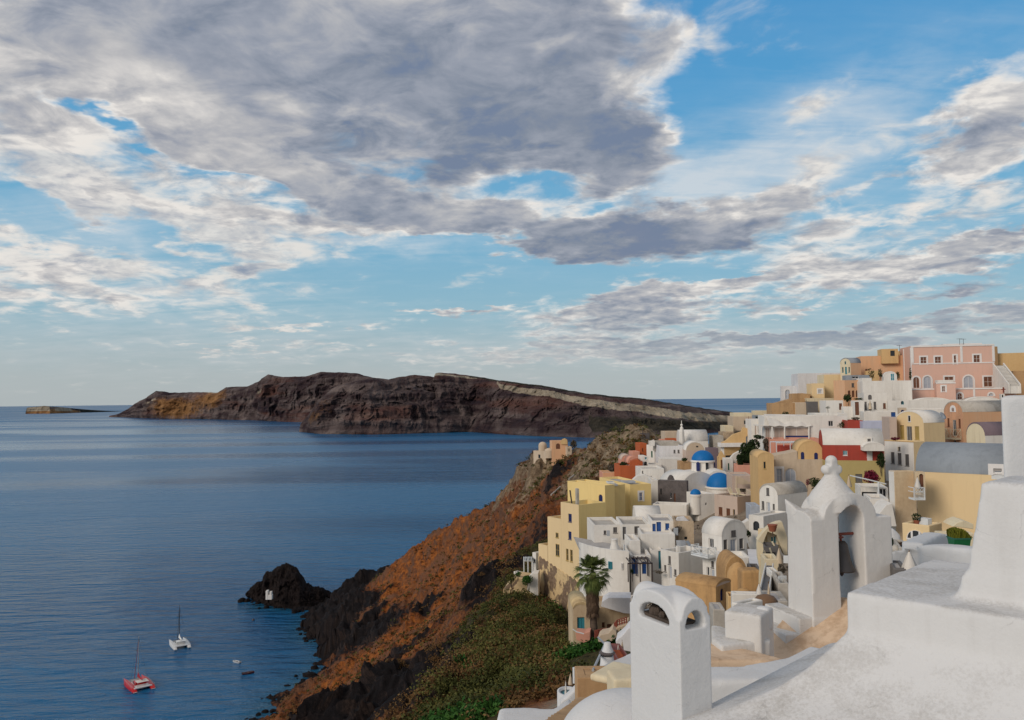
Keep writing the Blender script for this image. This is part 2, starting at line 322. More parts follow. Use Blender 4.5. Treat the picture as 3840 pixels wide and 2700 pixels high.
# ---------------------------------------------------------------- the hillside as a height field from surveyed points
# (px, py, northing) seen points, or x, y, z in plan when flagged
CP = []
def cp(px, py, d, zone): p = W(px, py, d); CP.append((p.x, p.y, p.z, zone))
def xy(x, y, z, zone): CP.append((x, y, z, zone))
for (px, py) in SHORE:
    p = sea_pt(px, py); CP.append((p.x, p.y, -0.5, 'k' if py < 660 else 'b'))
    v = Vector((p.x, p.y)).normalized(); 
    CP.append((p.x-14, p.y+8, -7, 'k'))
for a in [
  # headland
  (343, 585, 428, 'k'), (352, 577, 432, 'k'), (366, 573, 434, 'k'), (379, 568, 436, 'k'), (392, 576, 428, 'b'), (421, 569, 415, 'r'), (427, 559, 405, 'r'), (434, 549, 400, 'r'), (436, 531, 392, 'r'),
  (462, 518, 378, 'r'), (486, 509, 368, 'r'), (507, 494, 352, 'b'), (519, 480, 335, 'p'), (519, 469, 322, 'p'), (525, 461, 310, 'p'), (533, 457, 300, 'p'),
  (338, 600, 420, 'k'), (330, 612, 398, 'k'), (352, 600, 402, 'k'), (368, 590, 400, 'b'), (345, 622, 368, 'k'), (362, 612, 372, 'k'), (325, 625, 374, 'k'), (332, 640, 352, 'k'), (350, 640, 338, 'k'), (365, 628, 345, 'k'), (378, 612, 360, 'r'),
  (385, 638, 318, 'k'), (360, 655, 318, 'b'), (345, 668, 312, 'b'), (322, 688, 302, 'b'), (300, 707, 285, 'b'),
  (400, 590, 372, 'r'), (430, 590, 350, 'r'), (420, 620, 310, 'r'), (455, 560, 340, 'r'), (470, 590, 290, 'r'), (450, 610, 275, 'r'), (430, 640, 245, 'r'), (400, 640, 285, 'r'),
  (480, 540, 325, 'r'), (500, 550, 275, 'r'), (510, 520, 310, 'r'), (530, 500, 300, 'b'), (520, 560, 225, 'r'), (540, 530, 215, 'r'), (545, 500, 260, 'b'), (505, 575, 200, 'b'),
  (370, 668, 272, 'r'), (350, 700, 235, 'r'), (310, 720, 262, 'b'), (400, 665, 240, 'k'), (390, 690, 205, 'r'), (370, 720, 196, 'r'), (420, 720, 150, 'b'), (415, 690, 180, 'k'),
  # green shoulder
  (508, 572, 132, 'b'), (480, 597, 126, 'b'), (455, 620, 120, 'b'), (442, 640, 116, 'b'), (432, 668, 112, 'b'), (440, 700, 96, 'b'), (450, 720, 84, 'b'),
  (527, 560, 138, 'g'), (520, 590, 99, 'g'), (541, 613, 96, 'g'), (562, 637, 93, 'g'), (582, 655, 84, 'g'), (520, 625, 86, 'g'), (500, 610, 104, 'g'), (475, 640, 100, 'g'), (500, 650, 84, 'g'), (480, 680, 84, 'g'), (530, 660, 72, 'g'), (560, 650, 68, 'g'), (510, 700, 62, 'g'), (560, 680, 56, 'g'), (590, 660, 58, 'g'),
  (540, 602, 109, 'g'), (560, 616, 105, 'g'), (578, 632, 102, 'g'), (600, 645, 96, 'g'), (550, 585, 118, 'g'),
  # castle spur and town ground
  (540, 461, 294, 'p'), (547, 460, 292, 'p'), (560, 459, 290, 'p'), (570, 450, 296, 'p'), (585, 449, 285, 'p'), (600, 440, 275, 'p'), (620, 436, 262, 'p'), (640, 432, 252, 'p'), (652, 434, 245, 'p'),
  (560, 480, 262, 'b'), (590, 470, 250, 'p'), (620, 460, 228, 'p'), (650, 455, 205, 'p'), (545, 520, 190, 'b'), (600, 500, 175, 'b'), (640, 490, 165, 't'),
  (620, 545, 112, 't'), (660, 530, 120, 't'), (700, 500, 132, 't'), (740, 480, 142, 't'), (660, 470, 182, 't'), (700, 460, 172, 't'), (760, 455, 158, 't'),
  (625, 615, 84, 't'), (600, 645, 68, 't'), (680, 590, 76, 't'), (720, 580, 80, 't'), (760, 560, 82, 't'), (760, 500, 110, 't'), (720, 530, 104, 't'),
  (640, 680, 44, 't'), (820, 440, 160, 't'), (778, 412, 182, 't'), (735, 440, 190, 't'), (712, 444, 198, 't'), (752, 430, 186, 't'), (740, 445, 215, 't'), (800, 396, 195, 't'), (860, 392, 192, 't'), (900, 396, 182, 't'), (960, 392, 180, 't'), (1040, 385, 175, 't'),
  (850, 430, 150, 't'), (930, 420, 140, 't'), (850, 490, 110, 't'), (900, 500, 100, 't'), (930, 540, 66, 't'), (960, 520, 72, 't'), (880, 560, 60, 't'), (1040, 480, 100, 't'), (1100, 420, 150, 't'),
]: cp(*a)
for a in [
  (0, -60, 108, 't'), (0, 0, 106, 't'), (8, 12, 104, 't'), (0, 20, 101, 't'), (-12, 0, 100, 'g'), (-14, 30, 91, 'g'), (-10, 45, 89, 'g'), (-40, 0, 78, 'g'), (-40, -60, 78, 'g'), (-45, 45, 70, 'b'), (-80, 60, 42, 'r'), (-80, 0, 45, 'r'),
  (-140, 100, 12, 'r'), (-140, 0, 14, 'r'), (-190, 0, -4, 'k'), (-190, 120, -4, 'k'), (-150, 190, -2, 'k'), (-260, 0, -12, 'k'), (-260, 300, -12, 'k'), (-190, 400, -12, 'k'), (-60, -60, 60, 'b'), (-190, -60, 0, 'k'),
  (40, 0, 107, 't'), (60, 40, 106, 't'), (120, 60, 112, 't'), (60, -60, 110, 't'), (300, -60, 60, 't'), (300, 150, 50, 't'), (500, 100, -5, 't'), (160, 140, 108, 't'),
  # beyond the crest: falls to the sea
  (-90, 462, -4, 'k'), (-72, 462, -4, 'k'), (-45, 448, -6, 'r'), (-30, 430, -2, 'r'), (-10, 400, -2, 'r'), (20, 382, -4, 'b'), (50, 400, -4, 'b'), (20, 360, 10, 'b'), (10, 345, 30, 'b'),
  (22, 345, 30, 'p'), (40, 330, 50, 'p'), (60, 300, 70, 'p'), (100, 300, 40, 'p'), (90, 250, 84, 't'), (110, 210, 96, 't'), (120, 380, -4, 'b'), (60, 240, 88, 't'), (140, 260, 70, 't'), (200, 240, 85, 't'), (220, 300, 40, 't'), (200, 380, -4, 'b'), (330, 330, -5, 'b'), (500, 330, -8, 'b'),
  (-100, 520, -12, 'k'), (200, 520, -12, 'k'), (500, 520, -12, 'k')]: xy(*a)
ZN = dict(k=(1, 0, 0, 0), r=(0, 1, 0, 0), g=(0, 0, 1, 0), p=(0, 0, 0, 1), b=(.45, .4, .15, 0), t=(0, 0, 0, 0))
GX0, GY0, GS, GNX, GNY = -270.0, -62.0, 1.5, 516, 390
def raster():
    ps = [Vector((c[0], c[1])) for c in CP]
    v2, _, tris, ov, _, _ = delaunay_2d_cdt(ps, [], [], 0, 1e-4)
    val = np.array([[CP[o[0]][2]] + list(ZN[CP[o[0]][3]]) for o in ov])
    H = np.full((GNY, GNX, 5), np.nan)
    X = GX0+np.arange(GNX)*GS; Y = GY0+np.arange(GNY)*GS
    for t in tris:
        a, b, c = (v2[i] for i in t)
        i0 = max(0, int((min(a.x, b.x, c.x)-GX0)/GS)); i1 = min(GNX, int((max(a.x, b.x, c.x)-GX0)/GS)+2)
        j0 = max(0, int((min(a.y, b.y, c.y)-GY0)/GS)); j1 = min(GNY, int((max(a.y, b.y, c.y)-GY0)/GS)+2)
        if i1 <= i0 or j1 <= j0: continue
        xx, yy = np.meshgrid(X[i0:i1], Y[j0:j1])
        den = (b.y-c.y)*(a.x-c.x)+(c.x-b.x)*(a.y-c.y)
        if abs(den) < 1e-9: continue
        w0 = ((b.y-c.y)*(xx-c.x)+(c.x-b.x)*(yy-c.y))/den; w1 = ((c.y-a.y)*(xx-c.x)+(a.x-c.x)*(yy-c.y))/den; w2 = 1-w0-w1
        m = (w0 >= -1e-6) & (w1 >= -1e-6) & (w2 >= -1e-6)
        vv = w0[..., None]*val[t[0]]+w1[..., None]*val[t[1]]+w2[..., None]*val[t[2]]
        H[j0:j1, i0:i1][m] = vv[m]
    bad = np.isnan(H[..., 0]); H[bad] = (-10, 1, 0, 0, 0)
    for _ in range(3):       # soften the facets a little
        Pd = np.pad(H, ((1, 1), (1, 1), (0, 0)), 'edge')
        H = (Pd[1:-1, 1:-1]*2+Pd[:-2, 1:-1]+Pd[2:, 1:-1]+Pd[1:-1, :-2]+Pd[1:-1, 2:])/6
    return H
HF = raster()
def hs(x, y):
    fx = np.clip((np.asarray(x, float)-GX0)/GS, 0, GNX-1.001); fy = np.clip((np.asarray(y, float)-GY0)/GS, 0, GNY-1.001)
    i = fx.astype(int); j = fy.astype(int); u = (fx-i)[..., None]; v = (fy-j)[..., None]
    return HF[j, i]*(1-u)*(1-v)+HF[j, i+1]*u*(1-v)+HF[j+1, i]*(1-u)*v+HF[j+1, i+1]*u*v
def outcrop(x, y, h):
    """bare dark crags breaking through the red and green slope"""
    n1 = fbm(x/30, y/42, o=5, g=.55, seed=41)
    return np.clip((n1-.28)*6, 0, 1)*np.clip(h[..., 2]*1.1+h[..., 3]*.35, 0, 1)
def relief(x, y, h):
    k, r, g, p = h[..., 1], h[..., 2], h[..., 3], h[..., 4]
    z0 = h[..., 0]; oc = outcrop(x, y, h)
    rough = 0.12+k*7.6+r*4.0+g*1.3+p*6.0+oc*3.5
    wx = x+6*fbm(x/22, y/22, o=3, seed=5); wy = y+6*fbm(x/22, y/22, o=3, seed=9)
    a = fbm(wx/15, wy/15, z0/15, o=6, g=.58, seed=1, ridge=True)-0.15
    b = fbm(wx/4.5, wy/4.5, z0/4.5, o=4, g=.6, seed=3, ridge=True)-.1
    gul = fbm(x/9+z0/30, y/60, z0/60, o=4, seed=51, ridge=True)
    return rough*(a*0.85+b*(0.30+.15*k))+oc*1.6+(r*1.9+g*.4+p*.8)*gul
def ground_z(x, y):
    h = hs(np.array([x]), np.array([y])); return float(h[0, 0]+relief(np.array([x]), np.array([y]), h)[0])
def mat_hill():
    m, n, b = principled('hillside')
    g = n.new('ShaderNodeNewGeometry'); P = g.outputs['Position']
    at = n.new('ShaderNodeAttribute', attribute_name='zone')
    z4 = n.new('ShaderNodeSeparateColor', {0: at.outputs['Color']}).outputs; pal = at.outputs['Alpha']
    nb = n.noise(P, 0.09, 6, 0.6, 0.6); nm = n.noise(P, 0.45, 6, 0.65, 0.3); nf = n.noise(P, 2.2, 5, 0.7); nc = n.noise(P, 0.22, 4, 0.6, 1.0, out=1)
    nt_ = n.m('SUBTRACT', nm, 0.5)
    town = n.mix(n.mr(nm, .35, .65), (0.20, 0.16, 0.125), (0.31, 0.26, 0.20))
    soil = n.ramp(n.m('ADD', n.m('MULTIPLY', nm, 0.6), n.m('MULTIPLY', nf, 0.4)), [(0.3, (0.028, 0.010, 0.006)), (0.43, (0.11, 0.034, 0.011)), (0.55, (0.31, 0.098, 0.020)), (0.75, (0.43, 0.19, 0.055))])
    soil = n.mix(n.mr(nb, .46, .62), soil, n.mix(n.mr(nf, .3, .7), (0.09, 0.032, 0.02), (0.22, 0.11, 0.055)))
    rock = n.ramp(n.m('ADD', n.m('MULTIPLY', nm, 0.5), n.m('MULTIPLY', nf, 0.5)), [(0.35, (0.004, 0.0035, 0.004)), (0.52, (0.009, 0.007, 0.0075)), (0.64, (0.024, 0.017, 0.016)), (0.8, (0.085, 0.062, 0.046))])
    grn = n.ramp(nf, [(0.3, (0.018, 0.016, 0.006)), (0.5, (0.05, 0.045, 0.016)), (0.7, (0.11, 0.075, 0.03))])
    pale = n.ramp(n.m('ADD', n.m('MULTIPLY', nm, 0.65), n.m('MULTIPLY', nf, 0.35)), [(0.3, (0.045, 0.03, 0.018)), (0.45, (0.15, 0.105, 0.065)), (0.6, (0.32, 0.24, 0.155)), (0.75, (0.46, 0.37, 0.26))])
    def w(s, lo=.35, hi=.6): return n.mr(n.m('ADD', s, n.m('MULTIPLY', nt_, 1.1)), lo, hi)
    bare = n.m('SUBTRACT', 1.0, n.m('ADD', n.m('ADD', z4[0], z4[1]), n.m('ADD', z4[2], pal)), clamp=True)
    c = n.mix(n.mr(n.m('ADD', bare, n.m('MULTIPLY', nt_, .8)), .55, .8), soil, town); c = n.mix(w(pal), c, pale); c = n.mix(w(z4[2]), c, grn); c = n.mix(w(z4[0], .42, .6), c, rock)
    # steep faces show bare rock
    nz = n.new('ShaderNodeSeparateXYZ', {0: g.outputs['True Normal']}).outputs[2]
    st = n.m('MULTIPLY', n.mr(n.m('ADD', nz, n.m('MULTIPLY', nt_, .5)), .62, .36), n.m('SUBTRACT', 1.0, pal, clamp=True))
    c = n.mix(n.m('MULTIPLY', st, n.mr(z4[0], 0, 1, .75, .12)), c, n.mix(n.mr(nf, .3, .7), (0.03, 0.018, 0.016), (0.13, 0.08, 0.055)))
    n.l.new(c, b.inputs['Base Color']); b.inputs['Roughness'].default_value = .95; b.inputs['Specular IOR Level'].default_value = 0.15
    n.l.new(n.new('ShaderNodeBump', {'Strength': .9, 'Distance': .5, 'Height': n.m('ADD', nm, n.m('MULTIPLY', nf, .5))}).outputs[0], b.inputs['Normal'])
    return m
MHILL = mat_hill()
def build_hill():
    th = np.concatenate([np.linspace(R(-60), R(-27), 40), np.linspace(R(-27), R(38), 660)[1:], np.linspace(R(38), R(75), 40)[1:]])
    rr = np.concatenate([[1.0, 4, 8], np.geomspace(12, 520, 470)])
    T, Rr = np.meshgrid(th, rr); x = Rr*np.sin(T); y = Rr*np.cos(T)
    h = hs(x, y); z = h[..., 0]+relief(x, y, h)
    # horizontal push gives overhangs and crags on the rock
    amp = (h[..., 1]*2.4+h[..., 4]*2.0+outcrop(x, y, h)*2.0)
    x2 = x+amp*fbm(x/6, z/6, y/6, o=4, seed=21); y2 = y+amp*fbm(x/6, z/6, y/6, o=4, seed=31)
    co = np.stack([x2, y2, z], -1).reshape(-1, 3)
    f = grid_faces(len(rr), len(th))[:, ::-1]
    keep = (z.reshape(-1)[f] > -9).any(1)
    me = np_mesh('hillside', co, f[keep])
    zz = h[..., 1:5].copy(); zz[..., 0] = np.clip(zz[..., 0]+outcrop(x, y, h)*.8, 0, 1)
    set_attr(me, 'zone', zz.reshape(-1, 4))
    o = link('hillside', me, MHILL, smooth=True); tag(o, kind='structure')
build_hill()
# ---------------------------------------------------------------- far land
def mat_far():
    m, n, b = principled('caldera_cliff')
    P = n.new('ShaderNodeNewGeometry').outputs['Position']
    at = n.new('ShaderNodeAttribute', attribute_name='zone'); z4 = n.new('ShaderNodeSeparateColor', {0: at.outputs['Color']}).outputs
    lay = n.new('ShaderNodeMapping', {'Vector': P, 'Scale': (0.25, 0.25, 2.2)}).outputs[0]
    col = n.new('ShaderNodeMapping', {'Vector': P, 'Scale': (1.6, 1.2, 0.35)}).outputs[0]
    n1 = n.noise(lay, 0.012, 7, 0.62, 0.7); n2 = n.noise(col, 0.009, 7, 0.62, 0.8); n3 = n.noise(P, 0.03, 6, 0.65, 0.4)
    c = n.ramp(n.m('ADD', n.m('MULTIPLY', n1, .6), n.m('MULTIPLY', n2, .4)), [(0.34, (0.018, 0.015, 0.022)), (0.44, (0.050, 0.032, 0.034)), (0.50, (0.086, 0.064, 0.062)), (0.57, (0.14, 0.108, 0.102)), (0.70, (0.27, 0.21, 0.18))])
    red = n.mix(n.mr(n3, .35, .65), (0.12, 0.035, 0.025), (0.17, 0.07, 0.04))
    c = n.mix(n.m('MULTIPLY', n.mr(n.noise(lay, 0.006, 4, .5, out=0), .52, .62), .45), c, red)
    org = n.mix(n.mr(n2, .35, .65), (0.12, 0.055, 0.02), (0.36, 0.19, 0.08))
    c = n.mix(n.mr(n.m('ADD', z4[1], n.m('MULTIPLY', n.m('SUBTRACT', n3, .5), 1.0)), .35, .7), c, org)
    wht = n.mix(n.mr(n2, .35, .65), (0.22, 0.18, 0.13), (0.46, 0.39, 0.29))
    c = n.mix(n.mr(n.m('ADD', z4[0], n.m('MULTIPLY', n.m('SUBTRACT', n3, .5), .9)), .45, .6), c, wht)
    sc = n.mix(n.mr(n3, .35, .65), (0.022, 0.022, 0.018), (0.07, 0.06, 0.045))
    c = n.mix(n.mr(n.m('ADD', z4[2], n.m('MULTIPLY', n.m('SUBTRACT', n3, .5), .8)), .4, .6), c, sc)
    n.l.new(c, b.inputs['Base Color']); b.inputs['Roughness'].default_value = 1; b.inputs['Specular IOR Level'].default_value = 0.1
    n.l.new(n.new('ShaderNodeBump', {'Strength': .8, 'Distance': 25, 'Height': n.m('ADD', n3, n.m('ADD', n1, n2))}).outputs[0], b.inputs['Normal'])
    return m
MFAR = mat_far()
def interp(tab, x): 
    a = np.array(tab); return np.interp(x, a[:, 0], a[:, 1])
def far_land(name, sky, water, deep, zone, n=700, m=70, amp=1.0, jag=1.0, taper=(0, 0)):
    px = np.linspace(sky[0][0], sky[-1][0], n)
    ys = interp(sky, px) + jag*0.55*fbm(px/5.0, px*0+3, o=4, seed=4); yw = interp(water, px)
    B = np.array([tuple(sea_pt(a, b)) for a, b in zip(px, yw)])
    dp = interp(deep, px)*.42
    Tp = np.array([tuple(W(a, b, c[1]+d)) for a, b, c, d in zip(px, ys, B, dp)])
    t = np.linspace(0, 1, m)[:, None]
    # steep cliff below, gentler above
    prof = 1-(1-t)**1.25 if True else t
    X = B[None, :, 0]*(1-t)+Tp[None, :, 0]*t; Y = B[None, :, 1]*(1-t)+Tp[None, :, 1]*t; Z = prof*np.maximum(Tp[None, :, 2], 2)
    L = np.maximum(Tp[:, 2], 5)[None, :]
    env = np.sin(np.pi*np.clip(t, 0.0, 1))**0.6
    stepz = .10*L*env*np.sin(Z/L*26+3*fbm(X/300, Y/300, o=2, seed=8))
    Y = Y+stepz*.5
    g1 = fbm(X/130, Y/130, Z/420, o=6, g=.6, seed=11, ridge=True); g2 = fbm(X/60, Y/60, Z/60, o=5, seed=13)
    Y = Y - env*L*amp*(0.42*g1+0.16*g2); X = X+env*L*amp*0.18*fbm(X/90, Y/90, Z/90, o=4, seed=15)
    Z = Z+env*L*0.05*amp*g2
    Z[0] = -3
    tb = np.linspace(0, 1, 12)[1:, None]
    Xb = Tp[None, :, 0]+0*tb; Yb = Tp[None, :, 1]+tb*1500; Zb = np.maximum(Tp[None, :, 2], 2)*(1-tb)**1.0*(1-.35*tb)-3*tb
    X = np.vstack([X, Xb]); Y = np.vstack([Y, Yb]); Z = np.vstack([Z, Zb])
    co = np.stack([X, Y, Z], -1).reshape(-1, 3)
    me = np_mesh(name, co, grid_faces(X.shape[0], n))
    tt = np.vstack([np.repeat(t, n, 1), np.ones((11, n))+0*tb]); pp = np.repeat(px[None], X.shape[0], 0)
    set_attr(me, 'zone', zone(pp, tt))
    o = link(name, me, MFAR, smooth=True); tag(o, kind='structure'); return o
def zN(p, t):
    z = np.zeros(p.shape+(4,)); 
    g = lambda a, c, s: np.exp(-((a-c)/s)**2)
    # pale pumice band under the crest, sinking to the right
    band = interp([(480, 2), (500, .80), (560, .76), (600, .70), (660, .60), (735, .5)], p); wid = interp([(480, .05), (540, .09), (600, .10), (700, .15), (735, .25)], p)
    z[..., 0] = g(t, band, wid)*(p > 495)*1.15 + g(p, 440, 5)*g(t, .94, .05) + (p > 437)*(p < 478)*g(t, .93, .035)*.8
    z[..., 1] = g(p, 318, 26)*g(t, .55, .5)*.45+g(p, 430, 60)*g(t, .3, .25)*.22
    z[..., 2] = np.clip((t-.90)*20, 0, 1)*1.0*(p > 470) + (p > 590)*g(t, .25, .22)*.8
    return z
def zF(p, t):
    z = np.zeros(p.shape+(4,)); g = lambda a, c, s: np.exp(-((a-c)/s)**2)
    z[..., 1] = g(p, 175, 26)*g(t, .35, .4)*1.0+g(p, 215, 16)*g(t, .7, .4)*.75; z[..., 0] = g(p, 152, 9)*g(t, .6, .08)*.6+g(p, 262, 6)*g(t, .6, .15)*.55+g(p, 212, 10)*g(t, .97, .03)  # orange of the sunlit left flanks is put into the colour
    z[..., 2] = g(p, 150, 20)*np.clip((t-.7)*3, 0, 1)*.8; return z
def zI(p, t):
    z = np.zeros(p.shape+(4,)); z[..., 0] = np.where(p < 50, 1.0, .3+.5*np.exp(-((p-64)/5)**2))*(t > .3)*(t < .95)*1.5; z[..., 1] = .9*(t < .6); z[..., 2] = (t > .96)*.9; return z  # left half whiter: its sunlit cliffs are put into the colour
far_land('volcanic_island', [(299, 431), (300.5, 424), (303, 421), (309, 414), (316, 404), (323.6, 396), (333, 387.5), (354, 381.7), (373, 377.6), (384, 380), (397, 377.3), (414.6, 374.7), (421.6, 375.2), (436, 377.3), (437.2, 372.6), (455, 373.8), (472, 375.6), (498, 380), (538, 385), (590.6, 394), (643, 398.5), (695, 407), (735, 412.5), (775, 417), (820, 424)],
         [(299, 432), (320, 434), (373, 434.6), (434, 433), (470, 432), (514, 435), (544, 436.5), (600, 438), (680, 436), (735, 431), (820, 425)],
         [(299, 120), (330, 420), (437, 600), (600, 700), (735, 700), (820, 400)], zN, n=1100, m=110)
far_land('island_ridge', [(109, 416.4), (119, 413.4), (128, 409), (135, 403.6), (146, 398), (156, 390.6), (172, 392.7), (189, 392.3), (218, 392.3), (226, 387.4), (247, 386.2), (258.5, 381.7), (268, 374.4), (283, 376.8), (306, 376.5), (320, 371.6), (356, 373), (373, 377.6), (420, 382), (470, 392)],
         [(109, 417), (163, 418.8), (244, 420), (299, 422.3), (380, 424), (470, 425)], [(109, 60), (160, 500), (300, 900), (470, 500)], zF, n=700, m=80, amp=.8)
far_land('sunlit_islet', [(25.5, 413), (27, 407.6), (33, 407), (44, 405.9), (50, 406.4), (62, 407.2), (72, 408.6), (79, 410.2), (81.5, 412.4)], [(25.5, 413.8), (50, 413.6), (81.5, 412.6)], [(25.5, 30), (50, 300), (81.5, 30)], zI, n=220, m=30, amp=.5, jag=.3)
# sea stack off the point
def sea_stack():
    px = np.linspace(248, 341, 230)
    sky = [(248, 594), (250, 588), (255, 583), (262, 580), (266, 571), (272, 572), (278, 566), (286, 563), (293, 565), (300, 572), (306, 582), (312, 585), (322, 588), (330, 592), (335, 598), (341, 600)]
    wat = [(248, 597), (258, 602), (280, 608), (300, 609), (320, 605), (333, 601), (341, 600.5)]
    ys = interp(sky, px)+2.6*fbm(px/3, px*0, o=5, g=.6, seed=8); yw = interp(wat, px)
    B = np.array([tuple(sea_pt(a, b)) for a, b in zip(px, yw)]); mid = 13*np.sin(np.pi*(px-248)/93)+1.5
    Tp = np.array([tuple(W(a, b, c[1]+d)) for a, b, c, d in zip(px, ys, B, mid)])
    t = np.linspace(0, 1, 60)[:, None]; X = B[None, :, 0]*(1-t)+Tp[None, :, 0]*t; Y = B[None, :, 1]*(1-t)+Tp[None, :, 1]*t; Z = t*np.maximum(Tp[None, :, 2], .6)
    env = np.sin(np.pi*t)**.5
    Y = Y-env*5*fbm(X/7, Z/9, Y/7, o=6, g=.62, seed=2, ridge=True); X = X+env*2.2*fbm(X/4, Z/6, Y/4, o=5, g=.6, seed=7); Z = Z+env*2.6*fbm(X/3, Z/9, Y/3, o=5, g=.6, seed=6, ridge=True)
    Z[0] = -2
    tb = np.linspace(0, 1, 10)[1:, None]; Yb = Tp[None, :, 1]+tb*16; Zb = np.maximum(Tp[None, :, 2], .6)*(1-tb)-2*tb
    X = np.vstack([X, Tp[None, :, 0]+0*tb]); Y = np.vstack([Y, Yb]); Z = np.vstack([Z, Zb])
    me = np_mesh('sea_stack', np.stack([X, Y, Z], -1).reshape(-1, 3), grid_faces(X.shape[0], len(px)))
    a = np.zeros((X.size, 4)); a[:, 0] = 1; set_attr(me, 'zone', a)
    o = link('sea_stack', me, MHILL, smooth=True); tag(o, kind='structure')
sea_stack()
# ---------------------------------------------------------------- building kit
def plaster(name, base, stain=None, amt=.35, scale=.5, rough=.9, bump=.25, streak=True):
    m, n, b = principled(name)
    tc = n.new('ShaderNodeNewGeometry').outputs['Position']
    st = n.new('ShaderNodeMapping', {'Vector': tc, 'Scale': (1, 1, .22 if streak else 1)}).outputs[0]
    a = n.noise(st, scale, 7, .65, .3); f = n.noise(tc, scale*7, 5, .7); g = n.noise(tc, scale*.35, 3, .5)
    stain = stain or tuple(c*.62 for c in base)
    k = n.mr(n.m('ADD', n.m('MULTIPLY', a, .7), n.m('MULTIPLY', f, .3)), .44, .70, 0, min(1, amt*1.25))
    c = n.mix(k, base, stain)
    dr = n.new('ShaderNodeMapping', {'Vector': tc, 'Scale': (1, 1, .07)}).outputs[0]
    rn = n.mr(n.m('ADD', n.m('MULTIPLY', n.noise(dr, 2.4, 5, .65), .7), n.m('MULTIPLY', g, .3)), .52, .68, 0, .55)   # rain runs
    if streak: c = n.mix(n.m('MULTIPLY', rn, amt), c, tuple(v*.5 for v in stain))
    c = n.mix(n.mr(g, .35, .65, 0, .16), c, tuple(min(1, v*1.12) for v in base))
    n.l.new(c, b.inputs['Base Color']); b.inputs['Roughness'].default_value = rough; b.inputs['Specular IOR Level'].default_value = .25
    n.l.new(n.new('ShaderNodeBump', {'Strength': bump, 'Distance': .04, 'Height': n.m('ADD', a, f)}).outputs[0], b.inputs['Normal'])
    return m
def paint(name, base, rough=.6, var=.12, metal=0):
    m, n, b = principled(name)
    tc = n.new('ShaderNodeNewGeometry').outputs['Position']
    c = n.mix(n.mr(n.noise(tc, 1.7, 5, .6), .3, .7), tuple(v*(1-var) for v in base), tuple(min(1, v*(1+var)) for v in base))
    n.l.new(c, b.inputs['Base Color']); b.inputs['Roughness'].default_value = rough; b.inputs['Metallic'].default_value = metal
    return m
def wl(h, k=1.0): return tuple(min(.86, v*k) for v in lin(h))
